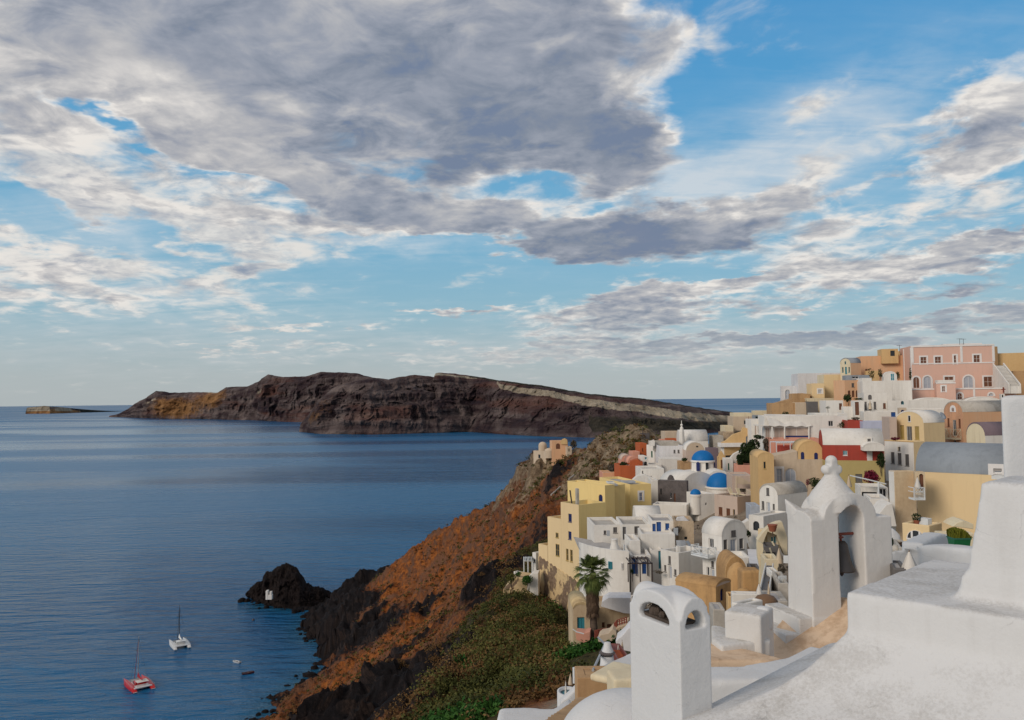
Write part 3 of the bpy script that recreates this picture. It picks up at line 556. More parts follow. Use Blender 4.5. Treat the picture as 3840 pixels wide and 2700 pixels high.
M = dict(
 white=plaster('whitewash', (.80, .765, .705), (.56, .51, .44), .5, .35), white2=plaster('whitewash_cool', (.74, .73, .73), (.50, .48, .46), .5, .6),
 cream=plaster('cream_plaster', (.76, .66, .46), (.52, .41, .27), .5, .4), beige=plaster('beige_plaster', (.62, .50, .37), (.42, .31, .21), .5, .4),
 sand=plaster('sand_plaster', (.66, .52, .34), (.38, .25, .15), .7, .35),
 yellow=plaster('yellow_plaster', (.80, .61, .35), (.62, .45, .26), .3, .3), yellow2=plaster('bright_yellow_plaster', (.84, .635, .275), (.70, .50, .21), .25, .3),
 ochre=plaster('ochre_plaster', (.68, .46, .22), (.48, .29, .13), .45, .4), olive=plaster('olive_yellow_plaster', (.48, .38, .16), (.34, .26, .11), .4, .3),
 orange=plaster('orange_plaster', (.72, .42, .24), (.68, .48, .32), .6, .3), pink=plaster('pink_plaster', (.73, .46, .36), (.64, .45, .37), .5, .3),
 salmon=plaster('weathered_salmon_plaster', (.66, .36, .21), (.36, .22, .15), .75, .7), terra=plaster('terracotta_plaster', (.50, .125, .045), (.36, .10, .045), .5, .3),
 red=plaster('red_plaster', (.42, .065, .045), (.30, .07, .05), .55, .5), rose=plaster('rose_plaster', (.58, .46, .38), (.44, .33, .27), .5, .4),
 lilac=plaster('lilac_plaster', (.50, .53, .66), (.42, .43, .54), .4, .4), coral=plaster('coral_plaster', (.70, .34, .24), (.5, .25, .18), .5, .5),
 stone=plaster('dark_masonry', (.15, .13, .125), (.065, .055, .055), .9, 1.2, bump=.9, streak=False), tan=plaster('tan_earth_plaster', (.52, .33, .17), (.30, .17, .085), .8, .6),
 ochrevault=plaster('ochre_vault_plaster', (.56, .34, .15), (.26, .15, .075), .9, .5), greyroof=plaster('grey_vault_plaster', (.30, .33, .36), (.22, .24, .26), .5, .5),
 mossroof=plaster('weathered_roof_screed', (.52, .48, .42), (.24, .21, .17), .8, .5, streak=False), deck=plaster('roof_screed', (.46, .44, .42), (.27, .25, .235), .8, .5, streak=False),
 purple=plaster('purple_roof', (.20, .15, .17), (.13, .10, .11), .5, .5), ruin=plaster('peeling_plaster', (.56, .43, .29), (.15, .10, .07), 1.0, .45),
 peel=plaster('peeling_yellow_plaster', (.70, .53, .28), (.24, .16, .10), 1.0, .28), glass=paint('dark_glass', (.022, .026, .03), .15, .3),
 bluep=paint('blue_paint', (.012, .075, .27), .5), blued=plaster('blue_dome_paint', (.006, .155, .44), (.004, .12, .36), .5, .8, rough=.55, bump=.1), navy=paint('navy_paint', (.012, .022, .12), .5),
 brownp=paint('brown_shutter', (.16, .062, .03), .6), greyp=paint('grey_paint', (.42, .45, .50), .6), teal=paint('teal_paint', (.04, .24, .30), .5), wtrim=plaster('white_trim', (.80, .77, .74), None, .3),
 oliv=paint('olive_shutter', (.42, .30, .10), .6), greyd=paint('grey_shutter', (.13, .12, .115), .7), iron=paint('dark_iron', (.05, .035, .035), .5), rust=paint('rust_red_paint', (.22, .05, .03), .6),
 greenp=paint('green_paint', (.02, .12, .075), .5), wood=paint('brown_wood', (.18, .10, .05), .7), canvas=plaster('beige_canvas', (.62, .50, .36), (.5, .4, .28), .4, 1.5), canvasw=plaster('white_canvas', (.74, .70, .64), None, .3, 1.5),
 terrapot=paint('terracotta_pot', (.32, .10, .05), .8), bark=paint('bark', (.10, .07, .05), .95, .35), metalw=paint('white_metal', (.72, .74, .74), .4), metalg=paint('grey_metal', (.38, .40, .42), .4),
 drift=paint('darkred_door', (.16, .03, .03), .6), bronze=paint('bronze', (.09, .08, .075), .5, .3, .6))
def mat_peel():
    m, n, b = principled('flaking_yellow_plaster'); P = n.new('ShaderNodeNewGeometry').outputs['Position']
    v = n.new('ShaderNodeMapping', {'Vector': P, 'Scale': (1, 1, .5)}).outputs[0]; a = n.noise(v, .42, 7, .6, .5); f = n.noise(P, 3, 5, .65)
    c = n.mix(n.mr(a, .50, .525), n.mix(n.mr(f, .3, .7), (.74, .55, .30), (.60, .43, .23)), n.mix(n.mr(f, .3, .7), (.13, .085, .055), (.30, .21, .14)))
    n.l.new(c, b.inputs['Base Color']); b.inputs['Roughness'].default_value = .95; n.l.new(n.new('ShaderNodeBump', {'Strength': .6, 'Distance': .12, 'Height': n.m('ADD', n.mr(a, .525, .5), f)}).outputs[0], b.inputs['Normal']); return m
M['flake'] = mat_peel()
_F = [0, 0, 1.0]
def fr(x0, y0, s): _F[:] = [x0, y0, s]
def A_(): fr(2840, 1260, 2.296)
def B_(): fr(1900, 1540, 2.296)
def C_(): fr(2840, 1860, 1.921)
def D_(): fr(1840, 2000, 2.296)
def E_(): fr(2600, 1500, 4.592)
def F_(): fr(2600, 1850, 4.592)
def G_(): fr(2550, 2100, 4.592)
def H_(): fr(3150, 1800, 4.592)
def I_(): fr(2200, 1550, 4.592)
def J_(): fr(2150, 2250, 7.653)
def K_(): fr(1900, 2400, 3.827)
def PX(x, y): return (x/_F[2]+_F[0])*.2666667, (y/_F[2]+_F[1])*.2666667
def S(x, y, d): return W(*PX(x, y), d)
def mpp(d): return d/FPX*.2666667      # metres per photo pixel at northing d
GLASS = ('dk',)
STY = { # frame material, pane material, shutter material, trim, door?
 'dk': ('wtrim', 'glass', None, None, 0), 'dkb': ('wood', 'glass', None, None, 0), 'gr': ('greyd', 'greyd', None, None, 0), 'bl': ('bluep', 'bluep', None, None, 0), 'nv': ('navy', 'navy', None, None, 0),
 'te': ('wtrim', 'teal', None, None, 0), 'tel': ('teal', 'glass', None, None, 0), 'brt': ('wtrim', 'brownp', None, 'wtrim', 0), 'br': ('brownp', 'brownp', None, None, 0), 'ol': ('oliv', 'glass', None, None, 0), 'olp': ('oliv', 'oliv', None, None, 0),
 'blt': ('wtrim', 'bluep', None, 'wtrim', 0), 'wht': ('wtrim', 'greyp', None, 'wtrim', 0), 'hole': (None, 'glass', None, None, 0),
 'Dgr': ('wtrim', 'greyp', None, None, 1), 'Ddk': ('greyp', 'greyd', None, None, 1), 'Dbl': ('bluep', 'bluep', None, None, 1), 'Dnv': ('navy', 'navy', None, None, 1), 'Dbr': ('brownp', 'brownp', None, None, 1), 'Dte': ('teal', 'teal', None, None, 1),
 'Dbrt': ('wtrim', 'brownp', None, 'wtrim', 1), 'Dwht': ('wtrim', 'greyp', None, 'wtrim', 1), 'Drd': ('drift', 'drift', None, None, 1), 'Dgn': ('greenp', 'greenp', None, None, 1), 'Dop': ('wtrim', 'glass', None, None, 1), 'Dlo': ('wtrim', 'rose', None, None, 1)}
class House:
    """Box house. L face: local plane x=0; R face: local plane y=0; the near corner is the local origin."""
    def __init__(s, name, label, cat, xs, ys, d, ry, mat='white', matL=None, roof='flat', rise=0, top=None, mroof=None, dn=3.5, LL=None, LR=None, par=.35, group=None, wins=(), eave=.12, th=.22, bev=.04, matG=None):
        (xL, xC, xR), (yT, yB) = xs, ys
        px, py = PX(xC, yT); P0 = W(px, py, d); Pb = S(xC, yB, d)
        az = math.atan2(P0.x, P0.y); s.yaw = R(ry)-az
        s.u = Vector((math.cos(s.yaw), math.sin(s.yaw))); s.v = Vector((-math.sin(s.yaw), math.cos(s.yaw))); s.C = Vector((P0.x, P0.y))
        s.zb = Pb.z; s.h = P0.z-Pb.z; s.dn = dn
        s.LR = LR or s._len(s.u, xR, yT); s.LL = LL or s._len(s.v, xL, yT)
        s.e = empty(name, (s.C.x, s.C.y, s.zb), label, cat, group, s.yaw)
        s.mat = mat; s.holes = {'L': [], 'R': []}; s.pend = []
        mL = M[matL or mat]; mR = M[mat]; s.roof = roof
        if top is not None and roof != 'flat':
            # height of the arch from a pixel at the crown of the gable
            fx = (xL+xC)/2 if roof == 'vaultL' else (xR+xC)/2
            rise = s.loc('L' if roof == 'vaultL' else 'R', fx, top)[1]-s.h
        s.rise = rise
        for w in wins: s.win(*w)
        L, Wd, h = s.LR, s.LL, s.h
        mb = MB()
        s._face(mb, 'R', 0); s._face(mb, 'L', 1)
        mb.face([(L, 0, -dn), (L, Wd, -dn), (L, Wd, h), (L, 0, h)], 0); mb.face([(L, Wd, -dn), (0, Wd, -dn), (0, Wd, h), (L, Wd, h)], 0)
        NA = 14
        if roof == 'flat':
            p = par; t = min(th, L*.3, Wd*.3)
            rects = [((0, 0), (L, Wd))]
            mb.face([(0, 0, h), (L, 0, h), (L-t, t, h), (t, t, h)], 0); mb.face([(L, 0, h), (L, Wd, h), (L-t, Wd-t, h), (L-t, t, h)], 0)
            mb.face([(L, Wd, h), (0, Wd, h), (t, Wd-t, h), (L-t, Wd-t, h)], 0); mb.face([(0, Wd, h), (0, 0, h), (t, t, h), (t, Wd-t, h)], 1)
            for a, b in (((t, t), (L-t, t)), ((L-t, t), (L-t, Wd-t)), ((L-t, Wd-t), (t, Wd-t)), ((t, Wd-t), (t, t))):
                mb.face([(b[0], b[1], h), (a[0], a[1], h), (a[0], a[1], h-p), (b[0], b[1], h-p)], 0)
            wall = mb.build('wall', [mR, mL], s.e, bevel=bev, bang=50)
            rb = MB(); g = .003; rb.box((t+g, t+g, h-p-.25), (L-t-g, Wd-t-g, h-p)); rb.build('roof', M[mroof or 'deck'], s.e)
        else:
            ax = roof[-1]; w = Wd if ax == 'L' else L; ln = L if ax == 'L' else Wd
            prof = [(w/2-math.cos(math.pi*i/NA)*w/2, h+math.sin(math.pi*i/NA)*rise) for i in range(NA+1)]
            q = (lambda a, b, c: (b, a, c)) if ax == 'L' else (lambda a, b, c: (a, b, c))   # a across, b along
            for b0, rev in ((0, ax == 'R'), (ln, ax == 'L')):
                pts = [q(a, b0, z) for a, z in prof]
                mb.face(pts if not rev else pts[::-1], (1 if ax == 'L' and b0 == 0 else 0) if matG is None else 2)
            wall = mb.build('wall', [mR, mL] + ([M[matG]] if matG else []), s.e, bevel=bev if bev < .03 else 0, merge=True)
            rb = MB(); e = eave; tk = .16
            po = [(w/2-math.cos(math.pi*i/NA)*(w/2+.02), h+math.sin(math.pi*i/NA)*(rise+tk)) for i in range(NA+1)]
            pi_ = [(w/2-math.cos(math.pi*i/NA)*(w/2-.02), h+math.sin(math.pi*i/NA)*(rise+.005)-.02) for i in range(NA+1)]
            b0, b1 = -.03, ln+.03
            for i in range(NA):
                A, B = po[i], po[i+1]; a, b = pi_[i], pi_[i+1]
                rb.face([q(A[0], b0, A[1]), q(B[0], b0, B[1]), q(B[0], b1, B[1]), q(A[0], b1, A[1])], 0, True)
                rb.face([q(a[0], b0, a[1]), q(b[0], b0, b[1]), q(B[0], b0, B[1]), q(A[0], b0, A[1])], 0)
                rb.face([q(A[0], b1, A[1]), q(B[0], b1, B[1]), q(b[0], b1, b[1]), q(a[0], b1, a[1])], 0)
            rb.build('roof', M[mroof or mat], s.e, merge=True)
        s._open()
    def _len(s, dr, x, y):
        v = pdir(*PX(x, y)); a = Vector((v.x, v.y)); c = s.C
        den = dr.x*a.y-dr.y*a.x
        if abs(den) < 1e-6: return 6.0
        t = -(c.x*a.y-c.y*a.x)/den
        if t <= .3 or t > 40: print('LEN?', s.e.name if hasattr(s, 'e') else x, round(t, 2)); t = 40 if t > 40 else (.3 if t > 0 else 3.0)
        return t
    def loc(s, face, x, y):   # photo point -> (distance along the face, height above base)
        v = pdir(*PX(x, y)); n = s.v if face == 'R' else s.u     # plane normal
        k = (s.C.x*n.x+s.C.y*n.y)/(v.x*n.x+v.y*n.y); P = EYE+v*k
        dr = s.u if face == 'R' else s.v
        return (Vector((P.x, P.y))-s.C).dot(dr), P.z-s.zb
    def pt(s, face, a, z, out=0):   # local point on a face
        return (a, -out, z) if face == 'R' else (-out, a, z)
    def win(s, face, x0, y0, x1, y1, sty='dk', arch=0):
        xm, ym = (x0+x1)/2, (y0+y1)/2
        a0 = s.loc(face, x0, ym)[0]; a1 = s.loc(face, x1, ym)[0]; z1 = s.loc(face, xm, y0)[1]; z0 = s.loc(face, xm, y1)[1]
        if a0 > a1: a0, a1 = a1, a0
        Lf = s.LR if face == 'R' else s.LL
        a0 = max(.12, a0); a1 = min(Lf-.12, a1)
        if a1-a0 < .2: return
        gab = (s.roof == 'vaultL' and face == 'L') or (s.roof == 'vaultR' and face == 'R')
        proud = z1 > s.h-.08
        if proud and not gab: z1 = s.h-.12; proud = False
        z0 = max(z0, -s.dn+.2)
        if z1-z0 < .2: return
        if not proud:
            for o in s.holes[face]:
                if not (a1+.03 < o[0] or a0-.03 > o[1] or z1+.03 < o[2] or z0-.03 > o[3]): proud = True
        if not proud: s.holes[face].append((a0, a1, z0, z1, arch))
        s.pend.append((face, a0, a1, z0, z1, sty, arch, proud))
    def _arc(s, a0, a1, z1, arch, n=8):
        w = a1-a0; r = w/2 if arch == 1 else w*.32
        zs = z1-r
        return zs, [(a0+w/2-math.cos(math.pi*i/n)*w/2, zs+math.sin(math.pi*i/n)*r) for i in range(n+1)]
    def _face(s, mb, face, mi):
        L = s.LR if face == 'R' else s.LL; z0, z1 = -s.dn, s.h
        hs_ = s.holes[face]
        A = sorted({0, L, *[h[0] for h in hs_], *[h[1] for h in hs_]}); Z = sorted({z0, z1, *[h[2] for h in hs_], *[h[3] for h in hs_]})
        fl = face == 'L'
        def quad(p): mb.face(p[::-1] if fl else p, mi)
        for i in range(len(A)-1):
            for j in range(len(Z)-1):
                ca, cz = (A[i]+A[i+1])/2, (Z[j]+Z[j+1])/2
                if any(h[0] < ca < h[1] and h[2] < cz < h[3] for h in hs_): continue
                quad([s.pt(face, A[i], Z[j]), s.pt(face, A[i+1], Z[j]), s.pt(face, A[i+1], Z[j+1]), s.pt(face, A[i], Z[j+1])])
        D = .2
        for (a0, a1, b0, b1, arch) in hs_:
            if arch:
                zs, arc = s._arc(a0, a1, b1, arch); m = len(arc)//2
                quad([s.pt(face, a0, b1)]+[s.pt(face, *p) for p in arc[:m+1]]) ; quad([s.pt(face, *p) for p in arc[m:]]+[s.pt(face, a1, b1)])
                loop = [(a0, b0)]+arc+[(a1, b0)]
            else: loop = [(a0, b0), (a0, b1), (a1, b1), (a1, b0)]
            for p, q in zip(loop, loop[1:]+loop[:1]):
                quad([s.pt(face, *p), s.pt(face, *q), s.pt(face, q[0], q[1], -D), s.pt(face, p[0], p[1], -D)])
    def _open(s):
        for (face, a0, a1, z0, z1, sty, arch, proud) in s.pend:
            fm, pm, sm, tm, door = STY[sty]; w = a1-a0; h = z1-z0
            o = .045 if proud else -.10
            f = MB(); ft = min(.07, w*.12)
            def ring(o_, t, mb, dp):
                if arch:
                    zs, arc = s._arc(a0, a1, z1, arch); lp = [(a0, z0)]+arc+[(a1, z0)]
                    cx, cz = (a0+a1)/2, (z0+zs)/2
                    zi, ai = s._arc(a0+t, a1-t, z1-t, arch); li = [(a0+t, z0+t)]+ai+[(a1-t, z0+t)]
                else: lp = [(a0, z0), (a0, z1), (a1, z1), (a1, z0)]; li = [(a0+t, z0+t), (a0+t, z1-t), (a1-t, z1-t), (a1-t, z0+t)]
                n_ = len(lp)
                for i in range(n_):
                    j = (i+1) % n_
                    mb.face([s.pt(face, *lp[i], o_), s.pt(face, *lp[j], o_), s.pt(face, *li[j], o_), s.pt(face, *li[i], o_)])
                    mb.face([s.pt(face, *li[i], o_), s.pt(face, *li[j], o_), s.pt(face, *li[j], o_-dp), s.pt(face, *li[i], o_-dp)])
                    mb.face([s.pt(face, *lp[j], o_), s.pt(face, *lp[i], o_), s.pt(face, *lp[i], o_-dp), s.pt(face, *lp[j], o_-dp)])
                return li
            li = ring(o, ft, f, .05)
            def bar(a, b, c, d_, oo, mb, t=.03):
                p0 = s.pt(face, a, c, oo-t); p1 = s.pt(face, b, d_, oo); lo = [min(x, y) for x, y in zip(p0, p1)]; hi = [max(x, y) for x, y in zip(p0, p1)]
                mb.box(lo, hi)
            if w > .5 and sty != 'hole': bar((a0+a1)/2-.025, (a0+a1)/2+.025, z0+ft, z1-ft, o-.005, f)
            if h > 1.0 and not door and sty != 'hole': bar(a0+ft, a1-ft, z0+h*.5-.02, z0+h*.5+.02, o-.007, f)
            if not door and sty != 'hole' and not arch: bar(a0-.04, a1+.04, z0-.07, z0-.005, .06, f, .07)
            fo = f.build('door' if door else 'window', M[fm or pm], s.e)
            p = MB(); p.face([s.pt(face, *q, o-.035) for q in li] if face == 'L' else [s.pt(face, *q, o-.035) for q in li][::-1])
            if not door and pm != 'glass' or door:   # slats or panels
                k = max(2, int(h/.25))
                for i in range(1, k): bar(a0+ft+.01, a1-ft-.01, z0+h*i/k-.012, z0+h*i/k+.012, o-.02, p, .02) if not arch or z0+h*i/k < z1-w/2 else None
            p.build('panel' if door else 'pane', M[pm], fo)
            if tm:
                t = MB(); tw = .28
                A0, A1, Z0, Z1 = a0-tw, a1+tw, z0-(0 if door else .12), z1+tw
                if arch:
                    zs, arc = s._arc(a0, a1, z1, arch); _, ao = s._arc(a0-tw, a1+tw, z1+tw, arch)
                    lp = [(a0-tw, z0)]+ao+[(a1+tw, z0)]; li2 = [(a0, z0)]+arc+[(a1, z0)]
                    for i in range(len(lp)-1):
                        q = [s.pt(face, *lp[i], .05), s.pt(face, *lp[i+1], .05), s.pt(face, *li2[i+1], .05), s.pt(face, *li2[i], .05)]; t.face(q)
                        t.face([s.pt(face, *lp[i+1], .05), s.pt(face, *lp[i], .05), s.pt(face, *lp[i], .0), s.pt(face, *lp[i+1], .0)])
                        t.face([s.pt(face, *li2[i], .05), s.pt(face, *li2[i+1], .05), s.pt(face, *li2[i+1], .0), s.pt(face, *li2[i], .0)])
                else:
                    bar(A0, a0, Z0, Z1, .05, t, .05); bar(a1, A1, Z0, Z1, .05, t, .05); bar(a0, a1, z1, Z1, .05, t, .05)
                t.build('window_surround' if not door else 'door_surround', M[tm], s.e)
    def wing(s, x0, x1, yt, depth, mat, wins=()):
        """lower block continuing the L face beyond its far corner"""
        a0 = s.loc('L', x1, yt)[0]; a1 = s.loc('L', x0, yt)[0]; zt = s.loc('L', x1, yt)[1]; mb = MB(); t = .25
        mb.box((0, a0, -s.dn), (depth, a1, zt-.7)); mb.box((0, a0, zt-.7), (t, a1, zt)); mb.box((t, a1-t, zt-.7), (depth, a1, zt)); mb.box((depth-t, a0, zt-.7), (depth, a1-t, zt))
        mb.build('wing', M[mat], s.e); s.pend = []
        for w in wins:
            xa, ya, xb, yb, sty = w; A = sorted((s.loc('L', xa, (ya+yb)/2)[0], s.loc('L', xb, (ya+yb)/2)[0])); Z = (s.loc('L', (xa+xb)/2, yb)[1], s.loc('L', (xa+xb)/2, ya)[1]); s.pend.append(('L', A[0], A[1], Z[0], Z[1], sty, 0, True))
        s._open()
    def band(s, face, x0, y0, x1, y1, mat='wtrim', out=.06, name='cornice'):
        a0, z1 = s.loc(face, x0, y0); a1, z0 = s.loc(face, x1, y1)
        if a0 > a1: a0, a1 = a1, a0
        if z0 > z1: z0, z1 = z1, z0
        s.bandm(face, a0, a1, z0, z1, mat, out, name)
    def bandm(s, face, a0, a1, z0, z1, mat='wtrim', out=.06, name='cornice'):
        mb = MB(); p0 = s.pt(face, a0, z0, -.02); p1 = s.pt(face, a1, z1, out)
        mb.box([min(x, y) for x, y in zip(p0, p1)], [max(x, y) for x, y in zip(p0, p1)]); return mb.build(name, M[mat], s.e, bevel=.015)
def block(name, label, cat, xs, ys, d, ry, mat='white', **k): return House(name, label, cat, xs, ys, d, ry, mat, **k)
def dome_mb(mb, c, r, hh, n=28, k=10, m=0, r0=None):
    prof = [(r*math.cos(math.pi/2*i/k)+.001, hh*math.sin(math.pi/2*i/k)) for i in range(k+1)]
    mb.lathe(prof, c, n, m)
def umbrella(label, x, y0, y1, d, mat='canvas', wpx=None, group='closed parasols', name='parasol'):
    """closed parasol: canvas folded round its pole; tip at (x, y0), hem at y1"""
    P = S(x, y0, d); Q = S(x, y1, d); h = P.z-Q.z; w = (wpx or 20)*mpp(d)/_F[2]*.5
    e = empty(name, (Q.x, Q.y, Q.z), label, 'parasol', group)
    mb = MB(); n = 16
    mb.lathe([(w, 0), (w*.92, h*.15), (w*.6, h*.5), (w*.3, h*.8), (w*.1, h*.97), (.01, h)], n=n, fold=lambda i, z: 1 if i % 2 else .68)
    mb.build('canopy', M[mat], e)
    p = MB(); q = h/2.3; p.tube((0, 0, -1.2*q), (0, 0, h+.06*q), .035*q, n=6); p.lathe([(.07*q, h-.02*q), (.09*q, h+.06*q), (.03*q, h+.1*q), (.06*q, h+.16*q), (.01*q, h+.22*q)], n=8); p.build('pole', M['wood'], e); return e
def leafmesh(mb, c, r, n, size, rnd, m=0, sq=.8, flat=0):
    """leaf-sized faces through a clumpy volume"""
    for _ in range(n):
        while True:
            p = Vector((rnd.uniform(-1, 1), rnd.uniform(-1, 1), rnd.uniform(-1, 1)))
            if .2 < p.length < 1: break
        p = p*(p.length**-.4)
        q = Vector((p.x*r[0], p.y*r[1], p.z*r[2]))+Vector(c)
        a = Vector((rnd.gauss(0, 1), rnd.gauss(0, 1), rnd.gauss(0, 1)+flat)).normalized(); t = a.orthogonal().normalized(); b = a.cross(t)
        s = size*rnd.uniform(.6, 1.3)
        mb.face([q-t*s, q-b*s*sq*.5, q+t*s, q+b*s*sq*.5], m)
def mat_leaf(name, a, b, c=None):
    m, n, bs = principled(name)
    g = n.new('ShaderNodeNewGeometry'); P = g.outputs['Position']; r = g.outputs['Random Per Island']
    k = n.m('ADD', n.m('MULTIPLY', n.noise(P, .45, 4, .6), .42), n.m('ADD', n.m('MULTIPLY', n.mr(n.noise(P, .09, 4, .6), .3, .7), .30), n.m('MULTIPLY', r, .28)))
    col = n.ramp(k, [(.25, a), (.5, b), (.75, c or b)])
    n.l.new(col, bs.inputs['Base Color']); bs.inputs['Roughness'].default_value = .8; bs.inputs['Specular IOR Level'].default_value = .2
    return m
ML = dict(bush=mat_leaf('shrub_leaves', (.024, .030, .008), (.070, .078, .018), (.16, .14, .04)), dark=mat_leaf('dark_leaves', (.010, .018, .006), (.025, .045, .013), (.05, .07, .022)),
          bright=mat_leaf('bright_leaves', (.010, .035, .006), (.02, .075, .010), (.05, .12, .02)), dry=mat_leaf('dry_scrub', (.06, .028, .012), (.13, .065, .022), (.20, .13, .05)), palm=mat_leaf('palm_leaves', (.03, .042, .010), (.08, .11, .028), (.16, .19, .05)),
          brown=mat_leaf('dead_fronds', (.05, .03, .018), (.11, .07, .045), (.17, .11, .07)), red=mat_leaf('bougainvillea', (.06, .006, .012), (.16, .012, .03), (.26, .03, .07)), yg=mat_leaf('heather_leaves', (.06, .075, .008), (.12, .13, .012), (.20, .19, .02)), grey=mat_leaf('grey_brush', (.06, .045, .03), (.12, .10, .075), (.2, .17, .13)))
def bush(label, x, y, d, wpx, hpx, leaf='dark', name='shrub', group=None, n=220, size=None, stem=True, cat='shrub'):
    P = S(x, y, d); k = mpp(d)/_F[2]; rx = wpx*k/2; rz = hpx*k/2
    e = empty(name, (P.x, P.y, P.z-rz), label, cat, group); rnd = random.Random(int(x*7+y)); mb = MB()
    for i in range(4):
        o = (rnd.uniform(-.45, .45)*rx, rnd.uniform(-.4, .4)*rx, rz+rnd.uniform(-.35, .35)*rz)
        leafmesh(mb, o, (rx*.62, rx*.62, rz*.62), n//4, size or max(.08, rx*.16), rnd)
    mb.build('foliage', ML[leaf], e)
    if stem:
        s = MB()
        for i in range(3): s.tube((0, 0, -.6), (rnd.uniform(-.4, .4)*rx, rnd.uniform(-.4, .4)*rx, rz), max(.03, rx*.05), .015, 5)
        s.build('stem', M['bark'], e)
    return e
# ================================================================ the crest of the town (far right)
A_()
h = House('mansion', 'large two storey pink mansion with white trim and brown shutters on the skyline', 'mansion', (1297, 1322, 2037), (86, 452), 165, 14, 'pink', LL=9, mroof='deck', dn=6, wins=[
 ('R', 1405, 180, 1458, 243, 'brt'), ('R', 1529, 178, 1583, 240, 'brt'), ('R', 1692, 166, 1714, 240, 'brt'), ('R', 1862, 163, 1918, 228, 'brt'),
 ('R', 1342, 352, 1397, 450, 'Dbrt', 1), ('R', 1432, 346, 1497, 452, 'Dwht', 1), ('R', 1612, 350, 1690, 388, 'brt'), ('R', 1777, 342, 1860, 448, 'Dwht', 1), ('R', 1950, 350, 2024, 438, 'brt'), ('R', 2066, 362, 2082, 420, 'wht', 1)])
h.bandm('R', -.06, h.LR+.06, h.h-.3, h.h+.04, out=.14); h.bandm('R', 0, h.LR, h.h*.565, h.h*.59, out=.08)
for a in (0, .595, .975): h.bandm('R', h.LR*a, h.LR*a+.45, h.h*.6, h.h-.31, out=.1, name='pilaster')
for a in (0, .62): h.bandm('L', h.LL*a, h.LL*a+.45, 0, h.h-.31, out=.1, name='pilaster')
h = House('terrace_wall', 'long pink terrace wall with white coping below the pink mansion', 'terrace wall', (1310, 1316, 2228), (456, 560), 158, 12, 'pink', LL=6, dn=6, wins=[('R', 1724, 492, 1765, 548, 'brt', 1), ('R', 1992, 492, 2034, 520, 'wht', 1)])
h.bandm('R', -.05, h.LR+.05, h.h-.22, h.h+.05, out=.12, name='coping'); h.bandm('R', h.LR*.6, h.LR*.6+.35, 0, h.h-.23, out=.08, name='pilaster')
h = House('porch', 'small pink porch with white coping and one little window in front of the mansion', 'porch', (1535, 1540, 1705), (402, 500), 155, 12, 'pink', LL=2.5, wins=[('R', 1590, 432, 1618, 480, 'brt')])
h.bandm('R', -.05, h.LR+.05, h.h-.2, h.h+.05, out=.1, name='coping')
block('roof_slab', 'white stepped slab on top of the pink porch', 'slab', (1548, 1552, 1690), (380, 402), 156, 12, 'white', LL=2.2, dn=.4)
block('roof_parapet', 'ochre patched white parapet block along the roof of the pink mansion', 'parapet', (1520, 1600, 1935), (68, 88), 168, 14, 'wtrim', LL=3, dn=.2)
def stairs_wall(name, label, pts, d, t, mat, cat='staircase', dz=0):
    """solid stair flank: photo polygon at northing d, thickness t metres going away, with modelled treads between"""
    mb = MB(); f = [S(x, y, d) for x, y in pts]; b = [Vector((p.x+t*.2, p.y+t, p.z)) for p in f]; n = len(pts)
    mb.face(f); mb.face(b[::-1])
    for i in range(n): mb.face([f[(i+1) % n], f[i], b[i], b[(i+1) % n]])
    o = mb.build(name, M[mat], merge=True, bevel=.03); return tag(o, label, cat)
def steps(label, x0, y0, x1, y1, d0, d1, w, n, mat='white', name='staircase', rail=True, dirx=None, cat='staircase', mtread=None):
    """flight of n steps from lower photo point (x0,y0,d0) up to (x1,y1,d1), w metres wide"""
    P = S(x0, y0, d0); Q = S(x1, y1, d1); run = Vector((Q.x-P.x, Q.y-P.y)); L = run.length; run.normalize(); rise = Q.z-P.z
    e = empty(name, P, label, cat, rz=math.atan2(run.y, run.x)); mb = MB(); tr = MB()
    for i in range(n):
        z = rise*(i+1)/n; mb.box((L*i/n, -w/2, -1.2), (L, w/2, z-.035)) if i == n-1 else mb.box((L*i/n, -w/2, -1.2), (L*(i+1)/n-.002, w/2, z-.035))
        tr.box((L*i/n-.03, -w/2+.01, z-.03), (L*(i+1)/n-.035, w/2-.01, z))
    mb.build('riser', M[mat], e); tr.build('tread', M[mtread or mat], e)
    if rail:
        for s_ in (-1, 1):
            tw = min(.11, w*.1); rh = min(.55, w*.45); r = MB(); y = s_*(w/2+tw+.01)
            pr = [(-.2, -1.2), (-.2, rh), (L, rise+rh), (L, -1.2)]
            a = [(x_, y-tw, z_) for x_, z_ in pr]; b = [(x_, y+tw, z_) for x_, z_ in pr]
            r.face(a[::-1]); r.face(b)
            for i in range(4): j = (i+1) % 4; r.face([a[i], a[j], b[j], b[i]])
            r.build('parapet', M[mat], e, merge=True, bevel=.03)
    return e
steps('white walled outdoor staircase climbing to the right end of the pink mansion', 2215, 440, 2075, 255, 150, 160, 1.6, 16, 'white', mtread='greyd')
block('house', 'ochre yellow flat house behind the staircase right of the pink mansion', 'house', (2037, 2042, 2420), (150, 305), 178, 8, 'ochre', LL=8, dn=10)
block('shed', 'small brown brick box on the skyline behind the roof corner of the pink mansion', 'shed', (2000, 2040, 2068), (90, 150), 176, 40, 'tan', dn=3)
block('wall', 'brown sloping earth wall below the ochre house at the top right', 'wall', (2190, 2200, 2450), (300, 460), 168, 6, 'tan', LL=5, dn=6)
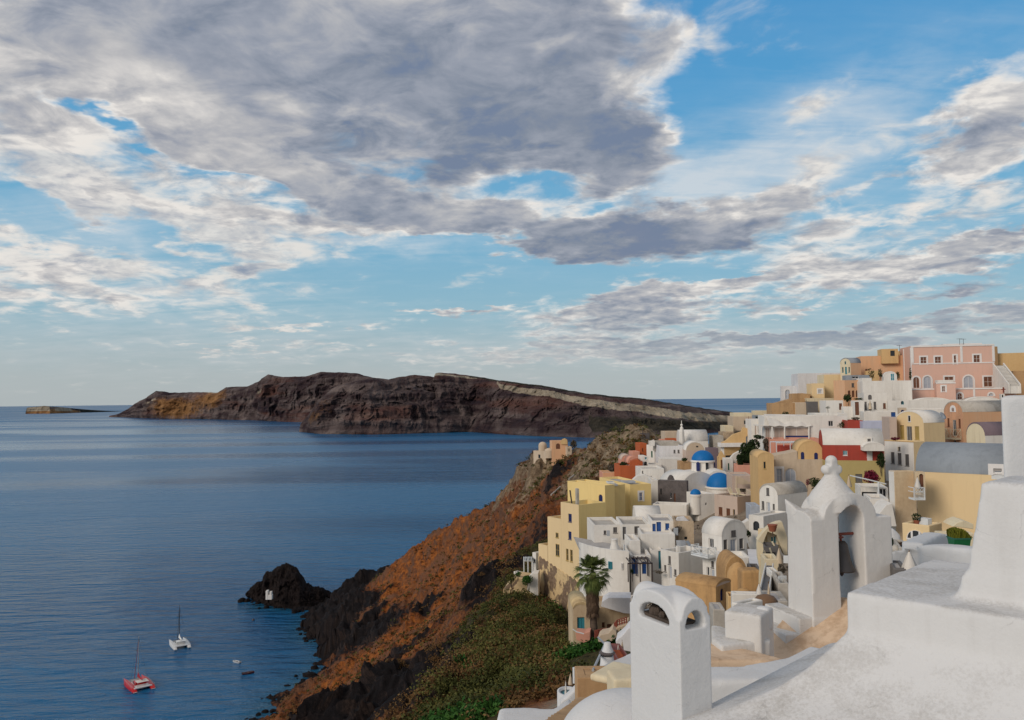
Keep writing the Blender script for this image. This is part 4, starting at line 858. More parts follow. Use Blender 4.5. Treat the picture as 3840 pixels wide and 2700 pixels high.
# orange long house
h = House('house', 'long orange flat roofed house left of the pink mansion with one dark door', 'house', (870, 888, 1312), (174, 392), 174, 10, 'orange', LL=9, dn=6, wins=[('R', 1266, 272, 1292, 340, 'dkb'), ('R', 930, 285, 950, 316, 'br')])
block('roof_tower', 'yellow box tower with a dark window on the orange house', 'tower', (1062, 1068, 1212), (112, 178), 172, 12, 'ochre', LL=4, dn=1.5, wins=[('R', 1146, 126, 1184, 172, 'hole')])
block('roof_room', 'low yellow roof room between the box tower and the pink mansion', 'roof room', (1206, 1214, 1300), (130, 178), 176, 12, 'ochre', LL=4, dn=1.5)
House('house', 'cream gabled house with three teal openings joined to the orange house', 'house', (712, 802, 892), (232, 352), 168, 40, 'orange', matL='cream', roof='vaultL', top=193, mroof='greyroof', dn=5, wins=[
 ('L', 729, 268, 742, 312, 'tel'), ('L', 754, 266, 771, 330, 'Dte'), ('L', 784, 266, 796, 312, 'tel'), ('L', 753, 218, 764, 240, 'tel')])
block('terrace_room', 'teal and grey glazed terrace strip under the cream gabled house', 'terrace', (745, 762, 968), (338, 376), 164, 14, 'greyroof', LL=3, dn=2, wins=[('R', 815, 347, 872, 368, 'dk')])
block('roof_block', 'ochre low wall behind the potted cacti in front of the orange house', 'wall', (930, 936, 1046), (300, 388), 168, 10, 'ochre', LL=2)
for x, w_, y, l in ((982, 58, 322, 'dark'), (1054, 44, 318, 'dark'), (1210, 44, 330, 'dark'), (1316, 26, 325, 'dark')):
    bush(dict([(982, 'broad potted cactus left of the tall one before the orange house wall'), (1054, 'tall thin cactus in front of the orange house'), (1210, 'spindly potted tree beside the little white arched chapel front'), (1316, 'thin dark plant at the left edge of the pink mansion')])[x], x, y, 159, w_, 110, l, 'cactus' if x < 1100 else 'tree', cat='plant', n=160, size=.16)
House('chapel', 'little white arched roof hood with a green window on the long beige terrace', 'chapel', (1084, 1090, 1202), (350, 392), 157, 8, 'white', roof='vaultR', top=310, LL=3, wins=[('R', 1146, 322, 1180, 385, 'te')])
block('terrace_wall', 'long beige white terrace wall below the orange house', 'terrace wall', (890, 905, 1330), (388, 492), 156, 12, 'white', LL=7, dn=5)
block('terrace_wall', 'short stepped white wall with rounded end left of the beige terrace', 'terrace wall', (886, 900, 985), (362, 400), 157.5, 12, 'white', LL=5, dn=2)
# far left of the crest
block('house', 'plain off-white box house at the left end of the crest', 'house', (322, 346, 716), (322, 492), 184, 12, 'white2', LL=7, dn=6)
h = House('arch_wall', 'white wall with an open arch against the sea left of the plain box house', 'arch', (196, 204, 336), (430, 545), 186, 12, 'white2', LL=1.2, dn=4, wins=[('R', 240, 462, 284, 545, 'wht', 1)])
block('house', 'cream ruined house with a tall broken right part near the crest', 'ruin', (556, 572, 752), (332, 545), 172, 16, 'yellow', LL=5, matL='cream', dn=5)
block('house', 'low cream yellow block with a blank niche beside the cream ruin', 'house', (458, 466, 576), (408, 545), 169, 12, 'yellow', LL=5, dn=5, wins=[('R', 525, 460, 556, 495, 'wht')])
block('wall', 'ochre brown retaining wall with planted top at the left end of the crest', 'wall', (110, 122, 432), (578, 668), 163, 10, 'tan', LL=6, dn=5)
block('wall', 'beige panel wall on an orange base beside the ochre retaining wall', 'wall', (320, 324, 434), (572, 640), 162, 10, 'beige', LL=3, dn=4, matL='ochre')
stairs_wall('roof_slope', 'sloping brown tiled roof behind the ochre retaining wall', [(165, 576), (300, 540), (300, 495), (385, 492), (460, 500), (445, 560), (430, 578)], 168, 5, 'tan', 'roof')
stairs_wall('wall', 'sandy buttress wall with a curved foot under the cream ruin', [(425, 535), (745, 535), (660, 600), (590, 655), (490, 650), (430, 560)], 165, 3, 'cream', 'wall')
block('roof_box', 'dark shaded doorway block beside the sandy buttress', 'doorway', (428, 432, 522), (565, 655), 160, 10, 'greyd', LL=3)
House('house', 'orange two storey house with a blue grey window above three narrow windows', 'house', (655, 752, 888), (380, 535), 160, 38, 'orange', dn=5, wins=[('R', 812, 406, 836, 440, 'gr'), ('R', 780, 468, 804, 526, 'br', 1), ('R', 814, 468, 838, 526, 'br', 1), ('R', 848, 468, 868, 526, 'br', 1)])
bush('spiky grey green tree on the white terrace below the orange house', 785, 535, 152, 80, 80, 'dark', 'tree', n=300, size=.22, cat='tree')
bush('slanting agave at the right corner of the orange house', 905, 505, 153, 40, 50, 'dark', 'agave', n=100, cat='plant')
bush('low green hedge on top of the white door wall', 870, 540, 151, 90, 20, 'dark', 'hedge', n=120, cat='hedge')
House('house', 'low white house with a brown door below the cream ruin', 'house', (578, 590, 738), (556, 642), 152, 14, 'white', LL=5, dn=5, wins=[('R', 705, 580, 730, 636, 'Dbr')])
bush('small palm like plant in the yard of the low white house', 608, 618, 148, 46, 36, 'dark', 'plant', n=90, cat='plant')
block('wall', 'low white garden wall in front of the spiky tree', 'wall', (738, 742, 830), (608, 642), 149, 12, 'white', LL=2)
House('gatehouse', 'white wall with a tall brown door right of the garden wall', 'gateway', (824, 834, 918), (556, 684), 147, 12, 'white', LL=3, dn=4, wins=[('R', 842, 568, 876, 682, 'Dbr')])
House('house', 'white house with an arched niche over four dark windows under the terrace wall', 'house', (905, 915, 1160), (490, 650), 150, 10, 'white', LL=6, dn=4, wins=[('R', 954, 506, 986, 548, 'gr', 1), ('R', 920, 566, 942, 634, 'gr'), ('R', 958, 580, 984, 640, 'hole'), ('R', 1002, 566, 1024, 630, 'gr'), ('R', 1083, 578, 1106, 624, 'br')])
umbrella('closed beige parasol before the windows of the arched niche house', 972, 552, 630, 146, wpx=30)
House('house', 'long whitewashed vaulted building with small blue window under the pink terrace', 'house', (1110, 1125, 1780), (555, 640), 148, 12, 'white', LL=6, mroof='mossroof', dn=5, wins=[('R', 1236, 540, 1262, 590, 'tel', 1)])
for i, (a, b, c, dd) in enumerate(((1320, 1700, 536, 'left rough white vault roof below the pink terrace wall'), (1770, 2120, 528, 'smooth white domed roof below the pink terrace wall at the right'))):
    House('vaulted_building', dd, 'roof', (a, a+8, b), (590, 640), 150-i, 8, 'white', roof='vaultR', top=c, LL=7, mroof='white')
block('wall', 'plain off-white wall running left of the yellow gabled house', 'wall', (905, 915, 1250), (650, 738), 142, 8, 'white', LL=6, dn=4, mroof='white', wins=[('R', 1152, 656, 1190, 692, 'bl')])
block('wall', 'white flat roof strip behind the yellow gabled house', 'roof', (1225, 1235, 1640), (628, 700), 139, 8, 'white', LL=5, dn=4, mroof='white')
block('kiosk', 'small beige kiosk with a dark blue arched door', 'kiosk', (1218, 1224, 1284), (618, 690), 137, 10, 'beige', LL=2, wins=[('R', 1236, 636, 1266, 690, 'Dnv', 1)])
# bell tower bits right
block('pier', 'small white bell arch with a red cross at the right end of the terrace wall', 'bell arch', (2090, 2098, 2130), (500, 560), 140, 10, 'white', LL=1.5, wins=[('R', 2096, 505, 2118, 545, 'hole', 1)])
def cross(label, x, y, d, hm, mat, name='cross'):
    P = S(x, y, d); mb = MB(); t = hm*.09; mb.box((-t, -t, 0), (t, t, hm)); mb.box((-hm*.33, -t*.9, hm*.55), (-t, t*.9, hm*.72)); mb.box((t, -t*.9, hm*.55), (hm*.33, t*.9, hm*.72))
    o = mb.build(name, M[mat]); o.location = P; return tag(o, label, 'cross')
cross('small dark red cross above the bell arch at the right', 2120, 490, 140, 1.0, 'rust')
# ---------------------------------------------------------------- canopied white house
h = House('house', 'white hotel house with a deep shaded loggia and draped cream canvas', 'house', (40, 60, 775), (690, 885), 138, 8, 'white', LL=8, dn=4, wins=[
 ('R', 612, 730, 654, 778, 'dk'), ('R', 614, 800, 656, 862, 'Dop'), ('R', 145, 790, 232, 880, 'Dlo'), ('R', 240, 790, 440, 882, 'Dlo'), ('R', 62, 790, 110, 880, 'Dlo')])
def slab(name, label, cat, pts, d, depth, th, mat):
    """horizontal sheet: front edge given by two photo points, going back by depth metres"""
    a = S(*pts[0], d); b = S(*pts[1], d); dr = Vector((b.x-a.x, b.y-a.y, 0)).normalized(); bk = Vector((-dr.y, dr.x, 0))
    mb = MB(); q = [a, b, b+bk*depth, a+bk*depth]; z = Vector((0, 0, th))
    mb.face([p for p in q]); mb.face([p+z for p in q][::-1])
    for i in range(4): j = (i+1) % 4; mb.face([q[i], q[i]+z, q[j]+z, q[j]])
    return tag(mb.build(name, M[mat], bevel=.02), label, cat)
def drape():
    a = S(100, 770, 136.4); b = S(470, 775, 136.4); n = 30; mb = MB(); rows = []
    for j in range(9):
        t = j/8; r = []
        for i in range(n+1):
            s_ = i/n; p = a.lerp(b, s_)+Vector((0, 3.0*t, 1.9*t**.7)); p.z += .28*math.sin(s_*math.pi*3+1.0)*math.sin(t*math.pi)-.18*math.sin(s_*math.pi*4)**2*(1-t); r.append(p)
        rows.append(r)
    for j in range(8):
        for i in range(n): mb.face([rows[j][i], rows[j][i+1], rows[j+1][i+1], rows[j+1][i]], 0, True)
    tag(mb.build('awning', M['canvasw'], merge=True), 'draped cream canvas awning over the hotel loggia', 'awning')
drape()
slab('balcony_slab', 'thin white slab edge along the hotel loggia', 'slab', [(10, 775), (470, 782)], 136.6, 3, .18, 'white')
for i, x in enumerate((36, 128, 236, 445)):
    o = MB(); P = S(x, 884, 136.5); Q = S(x, 782, 136.5); o.tube(P, Q, .13, n=8); tag(o.build('column', M['white']), ['leftmost slim white column of the hotel loggia', 'second slim white column of the hotel loggia', 'third slim white column of the hotel loggia', 'rightmost slim white column of the hotel loggia'][i], 'column', 'columns of the hotel loggia')
block('sofa', 'long dark blue sofa in the shade of the hotel loggia', 'sofa', (240, 244, 438), (858, 884), 137.2, 8, 'navy', LL=.6, dn=.1, par=.05, th=.05)
block('house', 'upper white box with cream parapet behind the hotel awning', 'house', (480, 500, 775), (668, 760), 143, 10, 'white', LL=8, dn=4)
bush('grey green shrub on the roof of the hotel house', 245, 668, 141, 80, 40, 'dark', n=160)
bush('bushy shrub against the right wall of the hotel house', 735, 758, 134, 90, 60, 'dark', n=240)
bush('dark conifer at the right foot of the hotel house', 594, 858, 133, 40, 70, 'dark', n=200)
bush('brown dry shrub above the red house', 850, 708, 133, 90, 36, 'grey', n=200)
House('house', 'red house with a dark arched opening beside the lilac house', 'house', (770, 778, 908), (728, 860), 131, 10, 'red', LL=6, dn=5, wins=[('R', 800, 808, 880, 858, 'hole', 1)])
House('house', 'plain lilac blue house with a dark red door', 'house', (900, 908, 1150), (738, 920), 128, 10, 'lilac', LL=6, dn=5, wins=[('R', 974, 850, 1014, 918, 'Drd')])
block('terrace_wall', 'salmon pink terrace wall under the hotel loggia', 'terrace wall', (95, 110, 560), (888, 1020), 132, 8, 'coral', LL=6, dn=4)
block('terrace_wall', 'dark red brown wall under the white pergola', 'terrace wall', (190, 194, 390), (948, 1030), 129, 8, 'red', LL=3, dn=3)
def pergola(label, x0, x1, yt, yb, d, depth, n, mat='metalw', slats=8):
    a = S(x0, yt, d); b = S(x1, yt, d); h_ = a.z-S(x0, yb, d).z; dr = Vector((b.x-a.x, b.y-a.y, 0)); L = dr.length; e = empty('pergola', (a.x, a.y, a.z-h_), label, 'pergola', rz=math.atan2(dr.y, dr.x))
    
    for y in (0, depth): f = MB(); f.box((0, y-.05, h_-.12), (L, y+.05, h_)); f.build('beam', M[mat], e)
    for i in range(n):
        for y in (0, depth): p = MB(); x = .05+(L-.1)*i/(n-1); p.box((x-.05, y-.045, -.6), (x+.05, y+.045, h_-.121)); p.build('post', M[mat], e)
    s_ = MB()
    for i in range(slats): x = L*(i+.5)/slats; s_.box((x-.04, -.2, h_+.002), (x+.04, depth+.2, h_+.07))
    s_.build('slat', M[mat], e); return e
pergola('white metal pergola against the salmon terrace wall', 160, 405, 918, 1012, 127, 3, 3, slats=12)
# ---------------------------------------------------------------- red barrel house and neighbours
h = House('house', 'dark red walled house under a long white barrel roof', 'house', (560, 566, 1088), (938, 1078), 104, 6, 'red', LL=5, roof='vaultL', rise=1.9, mroof='white', dn=.2, wins=[('R', 737, 986, 776, 1028, 'te'), ('R', 943, 1002, 980, 1042, 'te')])
block('house', 'olive yellow lower storey under the dark red barrel house', 'house', (560, 568, 1090), (1070, 1330), 103, 6, 'olive', LL=6, dn=5, wins=[('R', 846, 1190, 905, 1258, 'gr')])
House('roof', 'small white barrel end with a vent right of the long white roof', 'roof', (900, 912, 1095), (958, 986), 101, 10, 'white', roof='vaultR', top=925, LL=5, mroof='white', dn=.05)
block('vent_box', 'small white grille box on the long white barrel roof', 'vent', (935, 940, 985), (868, 935), 102.5, 10, 'white', LL=1, par=.05, wins=[('R', 944, 885, 980, 928, 'gr')])
House('house', 'ochre arched gable house with two blue arched windows', 'house', (342, 350, 562), (1000, 1138), 106, 8, 'ochre', LL=6, roof='vaultR', top=908, mroof='ochre', dn=.2, wins=[('R', 375, 998, 403, 1064, 'nv', 1), ('R', 490, 1004, 520, 1070, 'nv', 1)])
House('house', 'beige lower wall with a deep arched recess below the ochre gable', 'house', (146, 154, 566), (1062, 1290), 105, 8, 'beige', LL=5, dn=4, par=.1, wins=[('R', 240, 1140, 334, 1274, 'Dgr', 1), ('R', 157, 1142, 214, 1256, 'wht')])
stairs_wall('roof_sweep', 'swept beige wall rising from the yellow vault to the ochre gable', [(140, 1075), (142, 1030), (200, 1018), (270, 1006), (345, 990), (350, 1075)], 106, 4, 'beige', 'wall')
House('house', 'golden yellow house with a soft vaulted roof and slit window', 'house', (-4, 4, 142), (1048, 1290), 101, 10, 'ochre', LL=6, roof='vaultR', top=1008, dn=5, wins=[('R', 54, 1082, 74, 1142, 'ol')], mroof='ochre')
bush('green ivy cloak on the right end of the dark red barrel house', 1062, 1080, 101, 60, 170, 'dark', 'ivy', n=500, size=.18, cat='ivy')
bush('crimson bougainvillea mound above the white canopy', 985, 1210, 92, 170, 110, 'red', 'bougainvillea', n=900, size=.16, cat='bush')
bush('dark green thicket with red blossoms beside the olive wall', 505, 1275, 99, 130, 120, 'dark', n=500)
bush('pink flowering shrub in the courtyard below the beige arch', 432, 1250, 99, 36, 90, 'red', n=160)
umbrella('closed cream parasol in front of the olive wall', 790, 1200, 1300, 98, wpx=46)
# ---------------------------------------------------------------- yellow gabled house over white block
h = House('house', 'yellow gabled house with olive shutters and a white barrel roof', 'house', (1188, 1432, 1612), (748, 1130), 112, 48, 'yellow', roof='vaultL', top=650, mroof='white', dn=4, wins=[
 ('L', 1298, 683, 1322, 738, 'dk'), ('L', 1286, 778, 1332, 912, 'Ddk'), ('L', 1228, 768, 1264, 886, 'olp'), ('L', 1356, 778, 1394, 892, 'olp')])
h = House('house', 'white cube with three tall grey windows under the yellow gabled house', 'house', (1096, 1344, 1436), (908, 1180), 106.5, 48, 'yellow', matL='white', dn=4, mroof='yellow', wins=[
 ('L', 1211, 956, 1230, 988, 'gr'), ('L', 1150, 1000, 1181, 1098, 'gr'), ('L', 1208, 1008, 1241, 1108, 'gr'), ('L', 1272, 1018, 1306, 1118, 'gr')])
h.bandm('L', 0, h.LL, h.h-.12, h.h+.03, 'ochre', .05, 'coping')
bush('row of red geraniums on the terrace of the yellow gabled house', 1200, 885, 106, 110, 34, 'red', 'flowers', n=140, cat='flowers', stem=False)
block('wall', 'buff wall left of the yellow gable behind the white cube', 'wall', (1128, 1136, 1200), (700, 880), 115, 12, 'rose', LL=5, dn=4)
# weathered salmon house
h = House('house', 'weathered salmon house with tall arched gable and a yellow balcony', 'house', (1607, 1768, 2180), (655, 1030), 116, 42, 'orange', matL='salmon', roof='vaultL', top=568, mroof='mossroof', dn=6, wins=[
 ('L', 1672, 612, 1698, 654, 'brt', 1), ('L', 1681, 722, 1713, 862, 'Dop'), ('L', 1636, 708, 1654, 780, 'br'), ('L', 1732, 714, 1750, 790, 'br'), ('L', 1690, 896, 1712, 974, 'dk')])
def balcony(h, face, x0, x1, yt, yb, out, mat, name='balcony', slab=None, xbr=True):
    """railed balcony on a house face: photo x range, rail top and floor y"""
    a0 = h.loc(face, x0, yb)[0]; a1 = h.loc(face, x1, yb)[0]; z1 = h.loc(face, (x0+x1)/2, yt)[1]; z0 = h.loc(face, (x0+x1)/2, yb)[1]
    if a0 > a1: a0, a1 = a1, a0
    s_ = MB(); p = h.pt(face, a0, z0-.14, -.05); q = h.pt(face, a1, z0, out); s_.box([min(u_, v_) for u_, v_ in zip(p, q)], [max(u_, v_) for u_, v_ in zip(p, q)])
    b = s_.build(name, M[slab or mat], h.e, bevel=.02)
    r = MB(); hh = z1-z0
    def bar(A, B, t=.03): r.tube(h.pt(face, *A), h.pt(face, *B), t, n=6)
    cor = [(a0, .06), (a0, out-.05), (a1, out-.05), (a1, .06)]
    for (p0, o0), (p1, o1) in zip(cor, cor[1:]):
        n = max(1, int(max(abs(p1-p0), abs(o1-o0))/.75))
        for zz in (z0+.1, z1): bar((p0, zz, o0), (p1, zz, o1), .035)
        for i in range(n+1):
            t = i/n; bar((p0+(p1-p0)*t, z0, o0+(o1-o0)*t), (p0+(p1-p0)*t, z1, o0+(o1-o0)*t), .04)
            if i < n and xbr:
                t2 = (i+1)/n; A = (p0+(p1-p0)*t, o0+(o1-o0)*t); B = (p0+(p1-p0)*t2, o0+(o1-o0)*t2)
                bar((A[0], z0+.1, A[1]), (B[0], z1, B[1]), .025); bar((A[0], z1, A[1]), (B[0], z0+.1, B[1]), .025)
            elif i < n:
                for k in range(1, 5): t3 = (i+k/5)/n; bar((p0+(p1-p0)*t3, z0, o0+(o1-o0)*t3), (p0+(p1-p0)*t3, z1, o0+(o1-o0)*t3), .018)
    r.build('railing', M[mat], b)
balcony(h, 'L', 1640, 1758, 800, 880, 1.1, 'cream')
def dish(label, x, y, d, r=.4, mat='metalg'):
    P = S(x, y, d); mb = MB(); mb.lathe([(.02, 0), (r*.6, .04), (r, .14), (r*1.01, .16), (r*.6, .06), (.02, .02)], n=18); mb.tube((0, 0, -.7), (0, 0, .02), .03, n=6)
    o = mb.build('satellite_dish', M[mat]); o.location = P; o.rotation_euler = (R(60), 0, R(30)); return tag(o, label, 'satellite dish')
dish('grey satellite dish at the end of the white barrel roof', 1590, 690, 110, .55)
House('air_conditioner', 'white air conditioner on the wall of the weathered salmon house', 'air conditioner', (1608, 1616, 1652), (948, 986), 112, 20, 'metalw', LL=.4, dn=.05, par=.02, th=.03)
# cream house with curved gable and purple roof
h = House('house', 'pale cream house with curved gable and purple brown roof', 'house', (1800, 1962, 2200), (858, 1090), 96, 42, 'white', matL='cream', roof='vaultL', top=752, mroof='purple', dn=5, wins=[('L', 1845, 980, 1871, 1034, 'dk'), ('L', 1902, 988, 1929, 1038, 'dk')])
# big yellow house with grey vault
h = House('house', 'big buff yellow house with a long grey vaulted roof near the right', 'house', (1362, 1366, 2240), (1165, 1640), 60, -14, 'yellow', LL=6.5, roof='vaultL', rise=1.9, mroof='greyroof', dn=5, matL='cream')
block('tower', 'buff stained tower with a white left edge in front of the big yellow house', 'tower', (1128, 1182, 1362), (1178, 1640), 57.5, 66, 'sand', matL='white', dn=6, LR=3.4, mroof='mossroof') if 0 else None
block('tower', 'buff stained tower wall with a white flank left of the big yellow house', 'tower', (1128, 1178, 1364), (1165, 1660), 58, 26, 'sand', matL='white', dn=6, mroof='mossroof')
House('balcony_niche', 'arched brown doorway niche above the white grille balcony', 'doorway', (1350, 1356, 1444), (1172, 1330), 57.2, 8, 'sand', LL=1, dn=.3, wins=[('R', 1395, 1178, 1440, 1320, 'Dbr', 1)], par=.05)
def box_rail(label, x0, x1, yt, yb, d, mat='metalw', name='balcony', depth=.8):
    a = S(x0, yb, d); b = S(x1, yb, d); hgt = S(x0, yt, d).z-a.z; dr = Vector((b.x-a.x, b.y-a.y, 0)); L = dr.length
    e = empty(name, a, label, 'balcony', rz=math.atan2(dr.y, dr.x)); s_ = MB(); s_.box((0, 0, -.1), (L, depth, 0)); s_.build('floor', M[mat], e)
    r = MB()
    for z in (.02, hgt*.62, hgt): r.box((0, -.02, z-.025), (L, .02, z+.025)); r.box((-.02, 0, z-.024), (.02, depth, z+.024)); r.box((L-.02, 0, z-.024), (L+.02, depth, z+.024))
    k = int(L/.09)
    for i in range(1, k): r.box((L*i/k-.008, -.012, .02), (L*i/k+.008, .012, hgt*.62))
    for x in (0, L): r.box((x-.03, -.03, -.1), (x+.03, .03, hgt))
    for i in range(4): r.tube((L*i/4, 0, hgt*.62), (L*(i+1)/4, 0, hgt), .014, n=5); r.tube((L*i/4, 0, hgt), (L*(i+1)/4, 0, hgt*.62), .014, n=5)
    r.build('railing', M[mat], e); return e
box_rail('white grille balcony at the corner of the big yellow house', 1352, 1442, 1308, 1402, 56.4)
umbrella('half open cream parasol on the white grille balcony', 1380, 1215, 1300, 56.6, wpx=52, mat='canvasw')
House('vent', 'white framed louvre vent on the big yellow house roof', 'vent', (2008, 2012, 2124), (1122, 1190), 50, -4, 'metalw', LL=.5, dn=.3, par=.03, th=.04, wins=[('R', 2026, 1132, 2112, 1182, 'wht')])
block('parapet_wall', 'thin yellow parapet strip under the grey vaulted roof', 'parapet', (1480, 1484, 1850), (1196, 1212), 58.8, -14, 'yellow', LL=.4, dn=.6, par=.02, th=.05) if 0 else None
House('canopy_house', 'white shop front with a flat white canopy below the bougainvillea', 'shop front', (880, 888, 1124), (1300, 1440), 84, 8, 'white', LL=4, dn=4, wins=[('R', 900, 1344, 1030, 1385, 'hole'), ('R', 1050, 1290, 1112, 1390, 'Dop')])
slab('canopy', 'flat white canopy sheet over the dark shop front', 'canopy', [(940, 1238), (1112, 1280)], 81, 4, .12, 'metalw')
o = MB(); o.tube(S(1043, 1390, 81), S(1043, 1262, 81), .09, n=8); tag(o.build('post', M['metalw']), 'white post carrying the flat white canopy', 'post')
block('wall', 'white stepped wall below the dark shop front', 'wall', (960, 968, 1130), (1398, 1640), 74, 8, 'white', LL=4, dn=3, wins=[('R', 1030, 1450, 1110, 1540, 'hole')])
stairs_wall('buttress', 'steep white sloping buttress at the foot of the buff tower', [(1030, 1555), (1110, 1455), (1160, 1440), (1200, 1640), (1040, 1640)], 56.8, 2.5, 'white', 'buttress')
House('chapel', 'white barrel roofed chapel end left of the foreground bell gable', 'house', (18, 175, 430), (1370, 1560), 82, 52, 'white', roof='vaultL', top=1283, mroof='mossroof', dn=5, wins=[('L', 80, 1308, 102, 1370, 'gr'), ('L', 38, 1422, 60, 1492, 'gr'), ('L', 80, 1432, 110, 1548, 'Dgr'), ('L', 132, 1446, 150, 1516, 'gr')])
# ================================================================ middle of the town
E_()
House('house', 'beige cubic house with flat roof above the orange scroll gabled house', 'house', (672, 684, 1058), (285, 480), 196, 10, 'beige', LL=8, dn=6, wins=[('R', 872, 350, 906, 420, 'dk')], mroof='deck')
block('roof_parapet', 'cream parapet room on top of the beige cubic house', 'roof room', (690, 700, 1010), (222, 290), 199, 10, 'cream', LL=6, dn=1)
block('wall', 'long pale wall at the sea edge above the hotel house', 'wall', (1052, 1060, 1340), (186, 260), 202, 10, 'cream', LL=5, dn=8)
block('terrace_room', 'teal glazed corner terrace beside the beige cubic house', 'terrace', (1052, 1060, 1190), (262, 345), 190, 10, 'greyroof', LL=4, dn=3, wins=[('R', 1070, 282, 1176, 335, 'tel')])
umbrella('closed dark red parasol beside the beige cubic house', 955, 292, 440, 186, mat='rust', wpx=46)
House('hotel_wing', 'white left wing of the hotel house with open loggia', 'house', (984, 994, 1300), (335, 640), 146, 10, 'white', LL=6, dn=5, wins=[('R', 1060, 430, 1090, 600, 'Dlo'), ('R', 1108, 430, 1180, 580, 'Dlo'), ('R', 1232, 450, 1256, 560, 'Dop')])
block('wing_roof', 'small sloping white roof at the left end of the hotel', 'roof', (992, 1000, 1190), (335, 410), 147, 10, 'white', LL=3, dn=1)
block('house', 'low sand coloured wall house at the sea edge left of the beige cubic house', 'house', (526, 536, 690), (445, 545), 192, 10, 'cream', LL=6, dn=6)
block('ruin', 'grey brown ruined garden walls behind the orange scroll gable', 'ruin', (500, 510, 830), (560, 660), 176, 10, 'ruin', LL=6, dn=5)
block('ruin', 'pale rubble plastered wall below the low sand coloured house', 'ruin', (340, 350, 520), (620, 800), 172, 10, 'mossroof', LL=6, dn=6)
bush('dark brown shrubs on top of the ruined garden walls', 745, 555, 174, 180, 70, 'grey', n=260)
umbrella('small white roof parasol near the sea edge', 550, 530, 600, 186, mat='canvasw', wpx=80)
# orange facade with a scroll gable
def facade(name, label, cat, pts, d, t, mat, bev=.02):
    mb = MB(); f = [S(x, y, d) for x, y in pts]; b = [Vector((p.x+t*.15, p.y+t, p.z)) for p in f]; n = len(pts)
    mb.face(f); mb.face(b[::-1])
    for i in range(n): mb.face([f[(i+1) % n], f[i], b[i], b[(i+1) % n]])
    return tag(mb.build(name, M[mat], merge=True, bevel=bev), label, cat)
facade('gable_wall', 'orange scroll shaped gable wall with a square pier', 'gable', [(488, 770), (480, 735), (560, 700), (620, 650), (680, 595), (760, 570), (830, 545), (845, 490), (870, 468), (905, 480), (945, 500), (940, 600), (905, 640), (905, 770)], 150, 1.2, 'ochre')
House('house', 'orange house front under a white cornice below the scroll gable', 'house', (470, 530, 905), (808, 1010), 150, 30, 'ochre', matL='white', LR=6.5, dn=4, par=.1, wins=[('R', 556, 955, 655, 1000, 'dkb')])
slab('cornice', 'white cornice sheet between the scroll gable and orange front', 'cornice', [(466, 812), (905, 806)], 149.5, 2, .75, 'wtrim')
facade('wall', 'white rising stair wall right of the orange front', 'wall', [(545, 1200), (545, 1010), (640, 1000), (700, 930), (800, 880), (900, 830), (930, 900), (820, 1000), (740, 1060), (780, 1150), (760, 1260), (660, 1240)], 144, 1.5, 'white')
House('house', 'small orange belfry like doorway block with a dark door', 'doorway', (425, 440, 545), (980, 1190), 146, 10, 'ochre', LL=2, dn=2, wins=[('R', 475, 1030, 505, 1180, 'Dbr')])
facade('gable_wall', 'little orange scroll crest on the doorway block', 'gable', [(425, 985), (440, 930), (480, 870), (515, 920), (545, 985)], 146, .5, 'ochre')
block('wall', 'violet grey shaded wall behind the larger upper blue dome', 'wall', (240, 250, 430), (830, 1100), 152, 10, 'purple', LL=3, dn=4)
House('house', 'slim white house with a dark door left of the big dark tree', 'house', (545, 552, 680), (1010, 1220), 141, 10, 'white', LL=3, dn=4, wins=[('R', 598, 1090, 622, 1210, 'Dgn')])
def tree(label, x, y, d, wpx, hpx, leaf, name='tree', n=1500, size=.22, blobs=None, seed=3, trunk=2.5):
    P = S(x, y, d); k = mpp(d)/_F[2]; rx = wpx*k/2; rz = hpx*k/2
    e = empty(name, (P.x, P.y, P.z-rz-trunk), label, 'tree'); rnd = random.Random(seed); mb = MB(); t = MB()
    t.tube((0, 0, -1), (0.1, 0, trunk+rz*.4), max(.12, rx*.09), max(.05, rx*.04), 7)
    for i in range(blobs or 9):
        a = rnd.uniform(0, 6.28); rr = rnd.uniform(.15, .7); o = Vector((math.cos(a)*rr*rx, math.sin(a)*rr*rx, trunk+rz+rnd.uniform(-.7, .7)*rz))
        s_ = rnd.uniform(.28, .5)
        leafmesh(mb, o, (rx*s_, rx*s_, rz*s_*1.1), n//(blobs or 9), size, rnd)
        t.tube((0, 0, trunk*.6), o, max(.05, rx*.04), .02, 5)
    mb.build('crown', ML[leaf], e); t.build('trunk', M['bark'], e); return e
tree('big dark leaning tree between the orange front and the yellow vault', 960, 900, 138, 330, 420, 'dark', n=2600, size=.26, blobs=13)
tree('dark green lower bough tree beside the white stair wall', 840, 1060, 136, 210, 240, 'dark', n=1300, size=.24, seed=5)
tree('brown bare branched tree left of the pergola', 1300, 790, 134, 220, 260, 'grey', n=900, size=.2, seed=8)
bush('green shrubs hanging under the hotel wing', 1100, 640, 137, 220, 80, 'dark', n=400)
block('wall', 'reddish brown earth wall under the big dark tree', 'wall', (740, 750, 1080), (1120, 1330), 134, 8, 'coral', LL=4, dn=5)
